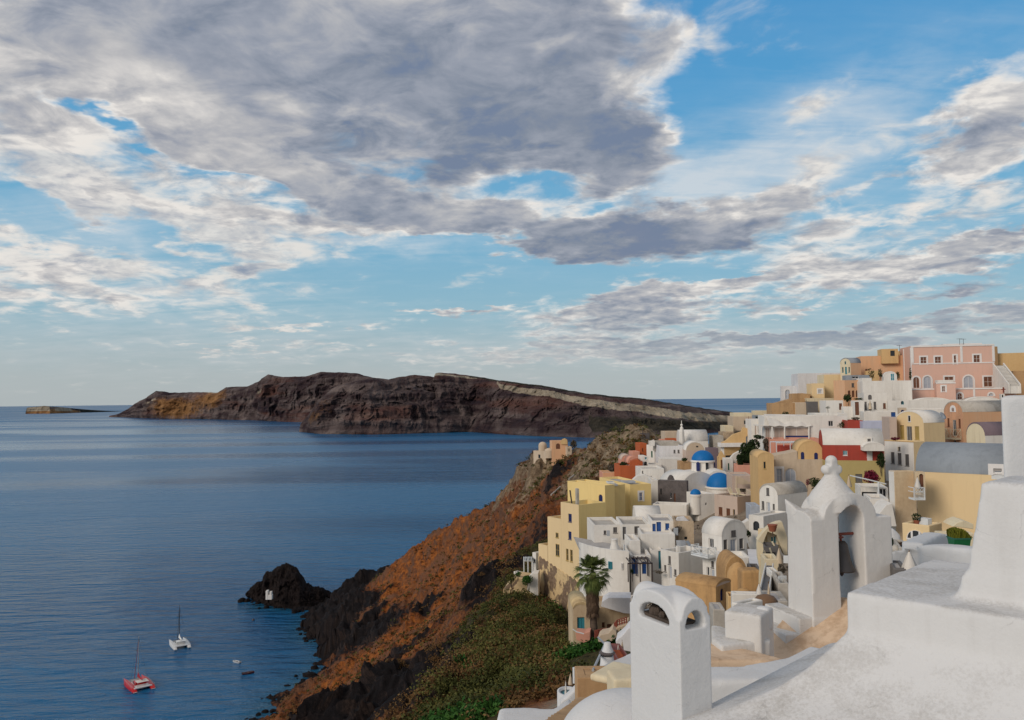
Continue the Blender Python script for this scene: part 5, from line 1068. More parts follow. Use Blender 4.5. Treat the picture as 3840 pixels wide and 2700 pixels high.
# golden vault house is in the crest list; brown yard left of it
House('house', 'pale mauve house block with scraped plaster left of the golden vault', 'house', (1005, 1150, 1215), (1330, 1560), 116, 60, 'rose', dn=4)
facade('awning', 'slack beige shade sail beside the blue domes', 'shade sail', [(740, 1330), (800, 1320), (1010, 1440), (880, 1460), (760, 1440)], 118, .3, 'canvas')
block('terrace', 'sandy roof terrace wall right of the larger blue dome', 'terrace', (655, 665, 1010), (1300, 1560), 120, 8, 'rose', LL=6, dn=4)
bush('dark brown brush heap on the sandy roof terrace', 890, 1555, 117, 240, 70, 'grey', n=300)
o = MB(); o.tube(S(742, 1520, 116), S(742, 1310, 116), .12, n=8); tag(o.build('post', M['canvas']), 'slim beige post of the slack shade sail', 'post')
# ---------------------------------------------------------------- white belfry group (frame I)
I_()
House('house', 'big white house with a green shuttered window near the sea edge', 'house', (1030, 1165, 1262), (545, 890), 168, 52, 'white', dn=5, wins=[('L', 1108, 650, 1134, 762, 'Dgn'), ('L', 1106, 520, 1120, 545, 'br'), ('R', 1190, 770, 1250, 850, 'hole')])
House('house', 'broad white house wall with two small square windows', 'house', (1240, 1252, 1662), (562, 880), 163, 10, 'white2', LL=6, dn=6, mroof='mossroof', wins=[('R', 1497, 628, 1530, 682, 'gr'), ('R', 1566, 628, 1600, 682, 'gr')])
block('roof_room', 'grey flat roof parapet on the white house near the sea edge', 'parapet', (1140, 1160, 1600), (492, 560), 167, 12, 'mossroof', LL=6, dn=1)
facade('gable_crest', 'small white crest on the left corner of the white house', 'gable', [(1075, 560), (1080, 480), (1120, 470), (1150, 450), (1175, 480), (1170, 560)], 166, .6, 'white')
def belfry():
    P = S(1640, 480, 170); k = mpp(170)/_F[2]; hgt = (480-215)*k; w = 42*k
    e = empty('bell_tower', P, 'slim white rounded bell tower with a tiny cross near the sea', 'bell tower'); mb = MB()
    mb.lathe([(w*1.25, -3), (w*1.2, 0), (w*1.05, hgt*.35), (w*1.0, hgt*.62), (w*.7, hgt*.85), (w*.25, hgt*.97), (.05, hgt)], n=8, smooth=False); mb.build('tower', M['white'], e)
    c = MB(); c.lathe([(.22, hgt), (.3, hgt+.2), (.12, hgt+.4)], n=8); c.box((-.06, -.06, hgt+.3), (.06, .06, hgt+1.1)); c.build('finial', M['white'], e)
belfry()
House('chapel', 'white barrel roofed chapel beside the slim bell tower', 'chapel', (1600, 1612, 2090), (480, 620), 172, 8, 'white', roof='vaultL', rise=2.2, LL=6, mroof='white', dn=5)
House('house', 'peach arched gable with a small dark vent behind the upper blue dome', 'house', (1700, 1712, 2030), (640, 820), 158, 8, 'rose', roof='vaultR', top=500, LL=6, mroof='white', dn=5, matG='beige', wins=[('R', 1885, 560, 1920, 584, 'hole')])
block('house', 'tan flat block behind the bell tower', 'house', (1340, 1350, 1740), (318, 480), 186, 10, 'beige', LL=6, dn=5, mroof='deck')
block('roof_ridge', 'terracotta tiled strip behind the white house', 'roof', (1380, 1386, 1568), (440, 490), 178, 8, 'terra', LL=4, dn=2)
block('wall', 'orange sloping wall left of the tan block', 'wall', (1270, 1290, 1400), (455, 500), 180, 10, 'coral', LL=4, dn=2)
House('house', 'tall narrow terracotta tower house with a slit window', 'house', (908, 918, 1035), (518, 730), 172, 12, 'terra', LL=5, dn=6, wins=[('R', 955, 600, 975, 650, 'br')])
House('house', 'large flat terracotta house above the yellow house', 'house', (556, 566, 925), (898, 1150), 152, 10, 'terra', LL=6, dn=5, wins=[('R', 575, 930, 590, 990, 'br')])
facade('wall', 'terracotta wall rising in a step to the tower house', 'wall', [(740, 905), (740, 830), (820, 800), (880, 790), (930, 830), (965, 840), (965, 1000), (930, 1080), (800, 1080)], 155, 3, 'terra')
House('vaulted_house', 'small pale pink barrel vault among the rocks', 'house', (590, 600, 780), (800, 900), 166, 8, 'coral', roof='vaultR', top=722, LL=5, mroof='rose', dn=3)
House('vaulted_house', 'small salmon barrel vault right of the pale pink one', 'house', (700, 710, 905), (850, 940), 160, 8, 'coral', roof='vaultR', top=755, LL=5, mroof='coral', dn=3)
block('house', 'salmon stepped blocks climbing to the terracotta tower', 'house', (780, 790, 915), (660, 760), 170, 12, 'coral', LL=4, dn=4)
House('house', 'flat salmon coloured box house among scrub above the yellow house', 'house', (268, 276, 490), (1018, 1160), 158, 8, 'orange', matL='coral', LL=5, dn=5)
bush('round dark bush in front of the pink barrel vaults', 650, 870, 156, 180, 120, 'dark', n=420)
bush('large grey green bush left of the terracotta house', 430, 930, 160, 210, 160, 'grey', n=500, size=.22)
bush('low red flowering brush beside the salmon box house', 430, 1110, 154, 160, 50, 'red', n=160)
House('house', 'white house with an arched loggia and green shutter below the big white house', 'house', (965, 975, 1062), (745, 960), 158, 12, 'white', LL=5, dn=4, wins=[('R', 1000, 745, 1040, 795, 'te'), ('R', 985, 830, 1042, 960, 'hole', 1)])
block('terrace_wall', 'white balcony terrace below the big white house', 'terrace wall', (1050, 1060, 1290), (880, 1010), 156, 8, 'white', LL=4, dn=4)
facade('wall', 'white wall flowing down from the broad white house', 'wall', [(1240, 780), (1660, 780), (1600, 900), (1520, 1010), (1420, 1050), (1240, 1050)], 157, 5, 'white')
block('wall', 'sand coloured block left of the upper blue dome', 'house', (1600, 1610, 1790), (838, 1020), 146, 8, 'tan', LL=4, dn=4)
bush('dark shrub on the sand coloured block', 1700, 790, 146, 150, 80, 'dark', n=260)
House('house', 'long low white house row above the masonry church front', 'house', (920, 935, 1330), (950, 1230), 144, 10, 'white', LL=6, dn=6, wins=[('R', 955, 990, 975, 1030, 'gr'), ('R', 1105, 1080, 1125, 1160, 'gr')])
facade('wall', 'white sloping apron wall right of the terracotta house', 'wall', [(780, 1160), (870, 1080), (1000, 1060), (1220, 1150), (1220, 1420), (1000, 1300)], 142, 3, 'white')
House('house', 'narrow white house strip with pale blue door behind the yellow house', 'house', (1100, 1112, 1230), (1150, 1430), 128, 8, 'white', LL=4, dn=4, wins=[('R', 1200, 1265, 1222, 1350, 'Dte')])
bush('dense trees of dry scrub by the flag pole rock', 960, 430, 230, 120, 90, 'grey', n=200)
o = MB(); o.tube(S(968, 430, 236), S(968, 245, 236), .12, n=6); tag(o.build('flagpole', M['iron']), 'thin dark flagpole on the rocky summit', 'flagpole')
block('ruin', 'grey stone ruin at the foot of the flagpole', 'ruin', (905, 915, 1080), (340, 500), 238, 12, 'stone', LL=6, dn=5)
# ---------------------------------------------------------------- blue domed church
def church():
    e = empty('church', S(1900, 1400, 134), 'white church with two large blue domes and a smaller blue apse', 'church'); e.rotation_euler = (0, 0, 0)
    o = Vector(e.location)
    def dome(name, x, yb, rpx, hpx, d, drum_h, n=8, drum=True):
        P = S(x, yb, d)-o; k = mpp(d)/_F[2]; r = rpx*k; hh = hpx*k
        db = MB(); dome_mb(db, P, r, hh, 36, 12); c = db.build(name, M['blued'], e)
        if drum:
            m_ = MB(); dh = drum_h*k; m_.lathe([(r*1.04, -dh), (r*1.0, -.25)], P, n, smooth=False); m_.build('drum', M['white'], e)
            c2 = MB(); c2.lathe([(r*1.07, -.25), (r*1.09, -.05), (r*1.0, .06)], P, 36); c2.build('cornice', M['white'], c)
        return P, r, k
    P, r, k = dome('upper_dome', 2000, 808, 190, 172, 138, 200)
    for dx, mat in ((-78, 'navy'), (72, 'glass'), (190, 'navy')):
        w = MB(); q = S(2000+dx, 915, 138-r*math.sqrt(max(0, 1-(dx/190)**2))*1.0-.12)-o
        w.box((q.x-.24, q.y-.08, q.z-.75), (q.x+.24, q.y+.5, q.z+.6)); w.lathe([(.24, 0), (.01, .24)], (q.x, q.y+.15, q.z+.6), 10); w.build('window', M[mat], e)
    P, r, k = dome('lower_dome', 2290, 1262, 222, 240, 128, 180, 32)
    P, r, k = dome('apse_dome', 1875, 1398, 92, 95, 114.6, 330, 24)
    # broad curved shell between the domes, nave vault and transepts
    b = MB()
    def vault(x0, x1, yc, d, rpx, ln, rz):
        pass
    nv = MB(); A0 = S(1340, 1180, 131)-o; A1 = S(1640, 1245, 127)-o   # nave runs along the dark front
    dr = Vector((A1.x-A0.x, A1.y-A0.y, 0)); L = dr.length; dr.normalize(); bk = Vector((-dr.y, dr.x, 0)); z0 = min(A0.z, A1.z); n = 16
    hw = 3.3
    for i in range(n):
        t0, t1 = math.pi*i/n, math.pi*(i+1)/n
        f = lambda t, a: A0+dr*a+bk*(hw-hw*math.cos(t))+Vector((0, 0, math.sin(t)*2.2-.4))
        nv.face([f(t0, -1.5), f(t1, -1.5), f(t1, L+.2), f(t0, L+.2)], 0, True)
    for a in (-1.5, L+.2):
        nv.face([f(math.pi*i/n, a) for i in range(n+1)] + [A0+dr*a+bk*2*hw-Vector((0, 0, 6)), A0+dr*a-Vector((0, 0, 6))])
    nv.face([A0-dr*1.5, A0+dr*(L+.2), A0+dr*(L+.2)-Vector((0, 0, 7)), A0-dr*1.5-Vector((0, 0, 7))])
    nv.build('nave', M['white'], e, merge=True)
    sh = MB(); Q = S(2000, 1010, 138)-o; sh.lathe([(6.0, -6), (5.6, -1.6), (5.0, -.6), (4.0, 0), (3.2, .25)], Q, 32, sy=.9); sh.build('crossing', M['white'], e)
    Q = S(2270, 1440, 129)-o; s2 = MB(); s2.box((Q.x-4.6, Q.y-1, Q.z-6), (Q.x+4.2, Q.y+6, Q.z)); s2.build('transept', M['white'], e, bevel=.2)
    # arched shell over the lower dome
    ar = MB(); Q = S(2290, 1262, 132)-o; rr = 260*mpp(132)/_F[2]
    for i in range(16):
        t0, t1 = math.pi*i/16, math.pi*(i+1)/16
        p = lambda t, y, r_: Q+Vector((-math.cos(t)*r_, y, math.sin(t)*r_*1.08))
        ar.face([p(t0, 0, rr), p(t1, 0, rr), p(t1, 5, rr), p(t0, 5, rr)], 0, True); ar.face([p(t0, 0, rr*.86), p(t1, 0, rr*.86), p(t1, 0, rr), p(t0, 0, rr)])
        ar.face([p(t0, 0, rr*.86), p(t1, 0, rr*.86), p(t1, 5, rr*.86), p(t0, 5, rr*.86)], 0, True)
    ar.face([Q+Vector((-rr, 4, -3)), Q+Vector((rr, 4, -3)), Q+Vector((rr, 4, 0)), *[p(math.pi*(16-i)/16, 4, rr) for i in range(17)]])
    ar.build('arched_shell', M['white'], e)
church()
h = House('masonry_church', 'dark grey masonry church front with small white framed openings', 'church front', (1218, 1224, 1722), (1150, 1600), 124, -14, 'stone', LL=1.2, dn=4, par=.05, wins=[('R', 1268, 1295, 1292, 1400, 'hole'), ('R', 1440, 1370, 1464, 1462, 'dk'), ('R', 1500, 1380, 1532, 1590, 'Dbr'), ('R', 1565, 1405, 1585, 1480, 'gr')])
facade('gable_wall', 'grey rounded masonry gable crest above the dark church front', 'gable', [(1385, 1200), (1395, 1120), (1425, 1070), (1455, 1062), (1490, 1085), (1515, 1140), (1525, 1240)], 124.2, .6, 'stone')
block('parapet_wall', 'low white forecourt wall before the dark church front', 'wall', (1120, 1135, 1720), (1560, 1640), 115, -12, 'white', LL=3, dn=2.5, par=.6)
block('house', 'white cube with two tiny windows below the small blue dome', 'house', (1720, 1930, 2205), (1395, 1800), 114, 28, 'white', dn=5, wins=[('L', 1902, 1455, 1925, 1498, 'hole'), ('R', 2046, 1540, 2070, 1580, 'hole')])
B_()
block('house', 'tall rounded white buttress house corner under the domes', 'house', (1550, 1556, 1800), (700, 910), 112.5, 8, 'white', LL=5, dn=5) if 0 else None
h = House('house', 'dusty rose cube with two brown windows beside the white church cube', 'house', (1788, 1985, 2122), (742, 1010), 108, 50, 'rose', dn=6, mroof='mossroof', wins=[('L', 1826, 830, 1858, 900, 'br'), ('L', 1892, 842, 1924, 912, 'br'), ('L', 1950, 850, 1966, 980, 'ol'), ('R', 2010, 925, 2056, 975, 'hole')])
for i, (x, y) in enumerate(((1962, 735), (2034, 742))):
    P = S(x, y, 111); e = empty('lounge_chair', P, ['cream lounge chair left on the dusty rose roof', 'cream lounge chair right on the dusty rose roof'][i], 'lounge chair', 'lounge chairs on the rose roof', .5)
    m_ = MB(); m_.box((-.3, -.6, .25), (.3, .6, .35)); m_.build('seat', M['cream'], e, bevel=.02); m_ = MB(); m_.mesh([(-.3, .55, .3), (.3, .55, .3), (.3, 1.0, 1.1), (-.3, 1.0, 1.1), (-.3, .65, .3), (.3, .65, .3), (.3, 1.1, 1.1), (-.3, 1.1, 1.1)], [(0, 1, 2, 3), (7, 6, 5, 4), (0, 3, 7, 4), (1, 5, 6, 2), (3, 2, 6, 7), (0, 4, 5, 1)]); m_.build('backrest', M['cream'], e)
    for a in (-.26, .26):
        for b in (-.5, .5): m_ = MB(); m_.tube((a, b, -.1), (a, b, .25), .03, n=5); m_.build('leg', M['cream'], e)
block('wall', 'peach wall strip right of the dusty rose cube', 'wall', (2095, 2102, 2200), (700, 890), 112, 10, 'beige', LL=4, dn=5)
block('wall', 'grey white terrace box left of the barrel roofed chapel', 'terrace', (2090, 2098, 2182), (818, 905), 90, 10, 'greyp', LL=3, dn=4)
# ---------------------------------------------------------------- big yellow stepped house
h = House('house', 'bright yellow flat roofed house with a deep blue shuttered window', 'house', (1006, 1062, 1243), (636, 925), 118, 24, 'yellow2', dn=6, mroof='deck', wins=[('R', 1143, 704, 1170, 774, 'blt')], LL=12)
House('house', 'bright yellow flat roofed block joined left of the blue window house', 'house', (846, 924, 1020), (640, 935), 113, 40, 'yellow2', dn=6, mroof='deck', LL=9)
House('house', 'bright yellow upper block with a pointed blue arched door', 'house', (778, 846, 930), (643, 812), 109, 42, 'yellow2', dn=4, mroof='deck', LL=8, wins=[('L', 792, 722, 826, 798, 'Dnv', 1), ('L', 745, 782, 772, 798, 'gr')])
House('house', 'bright yellow left tower block on the stepped yellow house', 'house', (645, 750, 800), (626, 812), 114, 58, 'yellow2', dn=4, mroof='deck', LL=None)
h = House('house', 'tall pale yellow corner house with a column of blue windows', 'house', (465, 620, 856), (812, 1240), 100, 38, 'yellow2', matL='yellow', dn=9, mroof='deck', par=.9, wins=[
 ('L', 531, 888, 560, 958, 'nv'), ('L', 531, 1040, 558, 1108, 'nv'), ('L', 511, 1190, 532, 1292, 'ol'), ('L', 546, 1198, 568, 1302, 'ol')])
h.wing(352, 468, 935, 7, 'yellow', [(424, 1050, 447, 1094, 'ol'), (424, 1148, 455, 1252, 'ol')])
h.wing(274, 352, 1165, 7, 'yellow')
_a = h.loc('L', 276, 1400)[0]; _z = h.loc('L', 450, 1430)[1]; _m = MB()
_n = 40
for i in range(_n):   # peeling plaster foot, its upper edge broken, standing just proud of the wall
    a0, a1 = _a*i/_n, _a*(i+1)/_n; q0 = _z+.10*math.sin(i*1.7)+.05*i; q1 = _z+.10*math.sin((i+1)*1.7)+.05*(i+1)
    for c in ([(-.06, a0, -18), (-.06, a0, q0), (-.06, a1, q1), (-.06, a1, -18)], [(-.06, a0, q0), (.1, a0, q0), (.1, a1, q1), (-.06, a1, q1)]): _m.face(c)
_m.face([(-.06, 0, -18), (-.06, 0, _z), (5, -.06, _z-1), (5, -.06, -18)][::-1]); _m.box((.3, .3, -18), (6, _a-.02, -h.dn+.1))
_m.build('plaster_foot', M['flake'], h.e)
block('pole_box', 'grey concrete post on the roof of the pale yellow corner house', 'post', (598, 604, 622), (672, 812), 101, 20, 'mossroof', LL=.6, dn=.5, par=.02, th=.04)
o = MB(); o.tube(S(562, 806, 102), S(545, 685, 102), .09, n=6); tag(o.build('mast', M['iron']), 'thin leaning dark mast on the yellow roof terrace', 'mast')
for i, (x, y, w_) in enumerate(((870, 612, 60), (918, 632, 40), (1000, 606, 110))):
    block('roof_clutter', ['white plastic tray on the bright yellow roof', 'small grey equipment heap on the bright yellow roof', 'long grey solar panel strip on the bright yellow roof'][i], 'roof equipment', (x, x+4, x+w_), (y+2, y+10), [116, 112, 121][i], 12, ['metalw', 'metalg', 'greyp'][i], LL=1.5, dn=.1, par=.02, th=.04)
# white terraces left of the yellow house
block('house', 'small white house wedge with a hipped white roof left of the yellow base', 'house', (222, 252, 300), (1225, 1420), 112, 40, 'white', dn=5, LR=3, wins=[('L', 230, 1278, 246, 1306, 'gr'), ('R', 256, 1366, 276, 1412, 'gr')])
facade('buttress', 'smooth white buttress hanging under the small white house wedge', 'buttress', [(176, 1450), (222, 1400), (270, 1400), (272, 1590), (240, 1600), (178, 1540)], 104, 2, 'white')
block('terrace_wall', 'low white terrace parapet at the far left cliff edge', 'terrace wall', (60, 200, 232), (1412, 1440), 108, 46, 'white', dn=.3, par=.5)
D_(); facade('retaining_wall', 'brown stone wall with flaking plaster under the cliff edge terrace', 'retaining wall', [(95, 620), (110, 480), (160, 430), (210, 385), (330, 400), (400, 560), (500, 700), (520, 820), (420, 800), (300, 700)], 105, 4, 'flake'); B_()
pergola('small grey white pergola on the cliff edge terrace', 145, 222, 1290, 1400, 110, 2.2, 3, slats=6)
bush('green bush spilling over the cliff edge terrace', 190, 1460, 103, 110, 110, 'bright', n=520, size=.14)
bush('green bush at the left foot of the cliff edge terrace', 40, 1440, 103, 110, 90, 'bush', n=420, size=.14)
bush('small green bush in the corner of the cliff terrace', 96, 1405, 104, 70, 50, 'bright', n=200, size=.12)
# ---------------------------------------------------------------- castle spur
House('chapel', 'ruined sand coloured chapel block with a dark opening on the rocky point', 'ruin', (230, 340, 412), (350, 415), 292, 40, 'beige', dn=4, LR=9, wins=[('L', 272, 378, 290, 410, 'hole')])
def small_dome(label, x, yb, rpx, hpx, d, mat, drumpx=40):
    P = S(x, yb, d); k = mpp(d)/_F[2]; e = empty('dome', P, label, 'dome'); m_ = MB(); m_.lathe([(rpx*k, -drumpx*k), (rpx*k, 0)], (0, 0, 0), 20); m_.build('drum', M[mat], e); m_ = MB(); dome_mb(m_, (0, 0, 0), rpx*k, hpx*k, 20, 8); m_.build('cap', M[mat], e)
small_dome('ruined sand coloured dome above the chapel block on the point', 310, 300, 36, 32, 296, 'beige', 60)
small_dome('rounded vault end right of the ruined chapel dome', 368, 345, 42, 24, 290, 'beige', 60)
House('ruin', 'orange ruined castle house with a round blind arch', 'ruin', (380, 390, 526), (262, 352), 288, 8, 'orange', LL=6, dn=5, wins=[('R', 425, 282, 460, 330, 'br', 1)])
facade('gable_wall', 'orange broken crest on the ruined castle house', 'ruin', [(462, 266), (480, 244), (500, 238), (520, 252), (524, 290), (470, 290)], 288, 1.2, 'ochre')
House('ruin', 'small pillared orange ruin right of the castle house', 'ruin', (515, 520, 560), (312, 360), 284, 8, 'beige', LL=5, dn=5, wins=[('R', 528, 325, 534, 352, 'hole'), ('R', 540, 325, 546, 352, 'hole')])
bush('dark scrub between the castle ruins and the summit', 575, 290, 290, 60, 80, 'grey', n=160, size=.5)
for i, (x0, y0, x1, y1) in enumerate(((382, 726, 462, 655), (535, 590, 580, 555))):
    P = S(x0, y0, 215); Q = S(x1, y1, 225); m_ = MB(); m_.tube(P, Q, .22, n=6); tag(m_.build('pipe', M['mossroof']), ['long pale pipe lying on the red slope below the castle', 'short pale pipe on the slope below the castle ruins'][i], 'pipe')
# ---------------------------------------------------------------- white houses under the yellow house
block('house', 'long white house with brown stained roof edge under the yellow wall', 'house', (748, 752, 986), (985, 1120), 90, 8, 'white', LL=6, dn=6, wins=[('R', 836, 1032, 858, 1064, 'gr'), ('R', 918, 1004, 952, 1052, 'gr')], mroof='mossroof')
h = House('house', 'white house with tall grey door and square grey window', 'house', (984, 988, 1240), (980, 1115), 88.5, 6, 'white', LL=6, dn=6, wins=[('R', 990, 1000, 1030, 1114, 'Ddk'), ('R', 1100, 996, 1142, 1060, 'gr')], mroof='mossroof')
House('vaulted_house', 'low smooth white barrel roof against the bright yellow wall', 'roof', (1108, 1114, 1330), (950, 1000), 96, 6, 'white', roof='vaultL', rise=1.4, LL=4, dn=3)
block('house', 'white wall with cobalt blue door and two cobalt shutters', 'house', (1240, 1244, 1452), (948, 1070), 87, 6, 'white', LL=5, dn=6, wins=[('R', 1290, 958, 1330, 1064, 'Dbl'), ('R', 1254, 974, 1284, 1046, 'bl'), ('R', 1366, 970, 1400, 1022, 'bl')])
House('ruin', 'crumbling bare plaster wall right of the cobalt blue door', 'ruin', (1440, 1446, 1610), (950, 1170), 85, 4, 'ruin', LL=4, dn=5, wins=[('R', 1530, 1085, 1555, 1110, 'hole')])
facade('wall', 'scraped white stepped wall fragment above the crumbling wall', 'wall', [(1452, 960), (1470, 920), (1530, 915), (1575, 960), (1610, 1010), (1620, 1060), (1560, 1070), (1500, 990)], 85.8, .6, 'white2')
bush('dry brown ivy on the crumbling bare wall', 1470, 1030, 84.5, 90, 90, 'grey', n=300, size=.1, cat='ivy', name='ivy')
block('air_conditioner', 'white wall air conditioner box on the crumbling wall', 'air conditioner', (1434, 1438, 1476), (1010, 1072), 84, 4, 'metalg', LL=.3, dn=.02, par=.02, th=.03)
block('air_conditioner', 'small grey air conditioner left of the tall grey door', 'air conditioner', (858, 862, 888), (1034, 1078), 88.2, 4, 'metalg', LL=.3, dn=.02, par=.02, th=.03)
block('terrace_wall', 'white blank wall below the crumbling ruin', 'wall', (1150, 1156, 1450), (1060, 1240), 83.5, 5, 'white', LL=4, dn=5, mroof='white')
# curved white terrace wall
def curved_wall():
    e = empty('terrace_house', S(900, 1500, 78), 'long curved white terrace house behind the palm', 'house'); o = Vector(e.location); mb = MB()
    top = [(622, 1130, 88), (640, 1140, 85), (700, 1160, 83), (800, 1182, 81), (900, 1196, 80), (1000, 1206, 79.4), (1052, 1212, 79.2)]
    T = [S(*p) for p in top]; n = len(T)
    for i in range(n-1):
        a, b = T[i]-o, T[i+1]-o; z = Vector((0, 0, -13)); mb.face([a+z, b+z, b, a]); bk = Vector((0, .3, 0)); mb.face([a, b, b+bk, a+bk]); mb.face([a+bk, b+bk, b+bk-Vector((0, 0, .8)), a+bk-Vector((0, 0, .8))])
    mb.face([T[-1]-o, T[-1]-o+Vector((.1, 5, 0)), T[-1]-o+Vector((.1, 5, -13)), T[-1]-o+Vector((0, 0, -13))][::-1])
    mb.build('wall', M['white'], e)
    d_ = MB(); d_.face([p-o+Vector((0, .31, -.8)) for p in T]+[T[-1]-o+Vector((0, 8, -.8)), T[0]-o+Vector((0, 8, -.8))]); d_.build('roof', M['deck'], e)
    for (x0, y0, x1, y1, m1, m2, dd) in ((876, 1300, 908, 1362, 'teal', 'teal', 80), (986, 1312, 1002, 1366, 'wtrim', 'greyd', 79.4), (940, 1580, 996, 1640, 'wtrim', 'greyd', 79.6), (1070, 1590, 1130, 1640, 'wtrim', 'greyd', 79.0)):
        a = S(x0, y1, dd)-o; b = S(x1, y0, dd)-o; f = MB(); y = min(a.y, b.y)-.1
        f.box((a.x, y, a.z), (b.x, y+.3, a.z+.07)); f.box((a.x, y, b.z-.07), (b.x, y+.3, b.z)); f.box((a.x, y, a.z+.07), (a.x+.07, y+.3, b.z-.07)); f.box((b.x-.07, y, a.z+.07), (b.x, y+.3, b.z-.07)); w = f.build('window', M[m1], e)
        p = MB(); p.box((a.x+.07, y+.05, a.z+.07), (b.x-.07, y+.3, b.z-.07)); p.build('pane', M[m2], w)
curved_wall()
def lathe_thing(name, label, cat, x, y, d, prof, mat, n=16, **k):
    P = S(x, y, d); mb = MB(); mb.lathe(prof, (0, 0, 0), n, **k); o = mb.build(name, M[mat]); o.location = P; return tag(o, label, cat)
lathe_thing('chimney', 'white tapering round chimney on the curved terrace', 'chimney', 928, 1190, 82, [(.55, -1), (.5, 0), (.36, .5), (.33, .95), (.37, 1.0), (.25, 1.0)], 'white')
block('house', 'white wall block with blank face above the brown pergola', 'wall', (1052, 1060, 1152), (1118, 1260), 82, 8, 'white', LL=4, dn=4, mroof='white')
block('courtyard_wall', 'white courtyard house with two sky blue doors under a pergola', 'house', (1060, 1066, 1240), (1245, 1425), 79.8, 6, 'white', LL=4, dn=3, wins=[('R', 1078, 1272, 1128, 1406, 'Dbl'), ('R', 1166, 1300, 1202, 1406, 'Dbl')])
pergola('dark iron pergola before the two sky blue doors', 1040, 1256, 1310, 1420, 77, 2.6, 3, mat='iron', slats=6)
bush('small dark plant beside the left sky blue door', 1082, 1385, 77.5, 34, 60, 'dark', n=120, cat='plant')
block('stair_wall', 'white sloping block with a slim teal door right of the pergola', 'wall', (1232, 1240, 1345), (1200, 1420), 82, 8, 'white', LL=4, dn=3, wins=[('R', 1308, 1205, 1328, 1362, 'Dte')])
bush('grey potted plants heap by the courtyard wall', 1300, 1385, 77, 90, 40, 'grey', n=160, cat='plant', stem=False)
h = House('house', 'plain white cube with grey deck roof and a pale door', 'house', (1330, 1480, 1700), (1225, 1460), 76, 46, 'white', dn=4, mroof='deck', par=.5, wins=[('L', 1392, 1252, 1414, 1322, 'gr'), ('L', 1356, 1330, 1374, 1384, 'gr'), ('L', 1396, 1340, 1422, 1446, 'Dgr'), ('L', 1442, 1366, 1462, 1420, 'gr')])
block('roof_post', 'short white post on the deck of the plain white cube', 'post', (1466, 1470, 1490), (1170, 1232), 78, 20, 'white', LL=.5, dn=.5, par=.02, th=.04)
for i, x in enumerate((1500, 1560, 1620)):
    P = S(x, 1205, 82); e = empty('deck_chair', P, ['left grey deck chair on the plain white cube roof', 'middle grey deck chair on the plain white cube roof', 'right grey deck chair on the plain white cube roof'][i], 'deck chair', 'deck chairs on the white cube roof', .4*i)
    m_ = MB(); m_.box((-.3, -.7, .3), (.3, .5, .36)); m_.build('seat', M['metalg'], e); m_ = MB(); m_.mesh([(-.3, .5, .33), (.3, .5, .33), (.3, .9, .9), (-.3, .9, .9)], [(0, 1, 2, 3)]); m_.build('backrest', M['metalg'], e)
    for a in (-.25, .25):
        for b in (-.6, .4): m_ = MB(); m_.tube((a, b, -.2), (a, b, .3), .025, n=5); m_.build('leg', M['metalg'], e)
h = House('house', 'white barrel roofed house with pale door and railed balcony', 'house', (1682, 1852, 2066), (1082, 1470), 73, 46, 'white', roof='vaultR', top=950, dn=4, bev=.02, wins=[
 ('R', 1868, 1110, 1902, 1196, 'gr'), ('R', 1928, 1106, 1980, 1246, 'Dgr'), ('R', 2004, 1100, 2040, 1190, 'gr'), ('R', 1932, 1030, 1970, 1082, 'gr'), ('L', 1740, 1100, 1782, 1182, 'dk'), ('L', 1760, 1296, 1784, 1352, 'gr'), ('L', 1722, 1346, 1744, 1420, 'dk'), ('L', 1756, 1368, 1790, 1450, 'Dgr'), ('L', 1806, 1404, 1828, 1460, 'dk')])
balcony(h, 'L', 1660, 1806, 1160, 1235, 1.1, 'metalw')
v_ = MB()
for x, y in ((1758, 962), (1798, 972), (1840, 986), (1882, 1002)): 
    P = S(x, y, 75.5); 
block('terrace_wall', 'white terrace wall in front of the pale door of the barrel house', 'terrace wall', (1848, 1852, 2098), (1262, 1470), 70, 10, 'white', LL=3, dn=4, mroof='white')
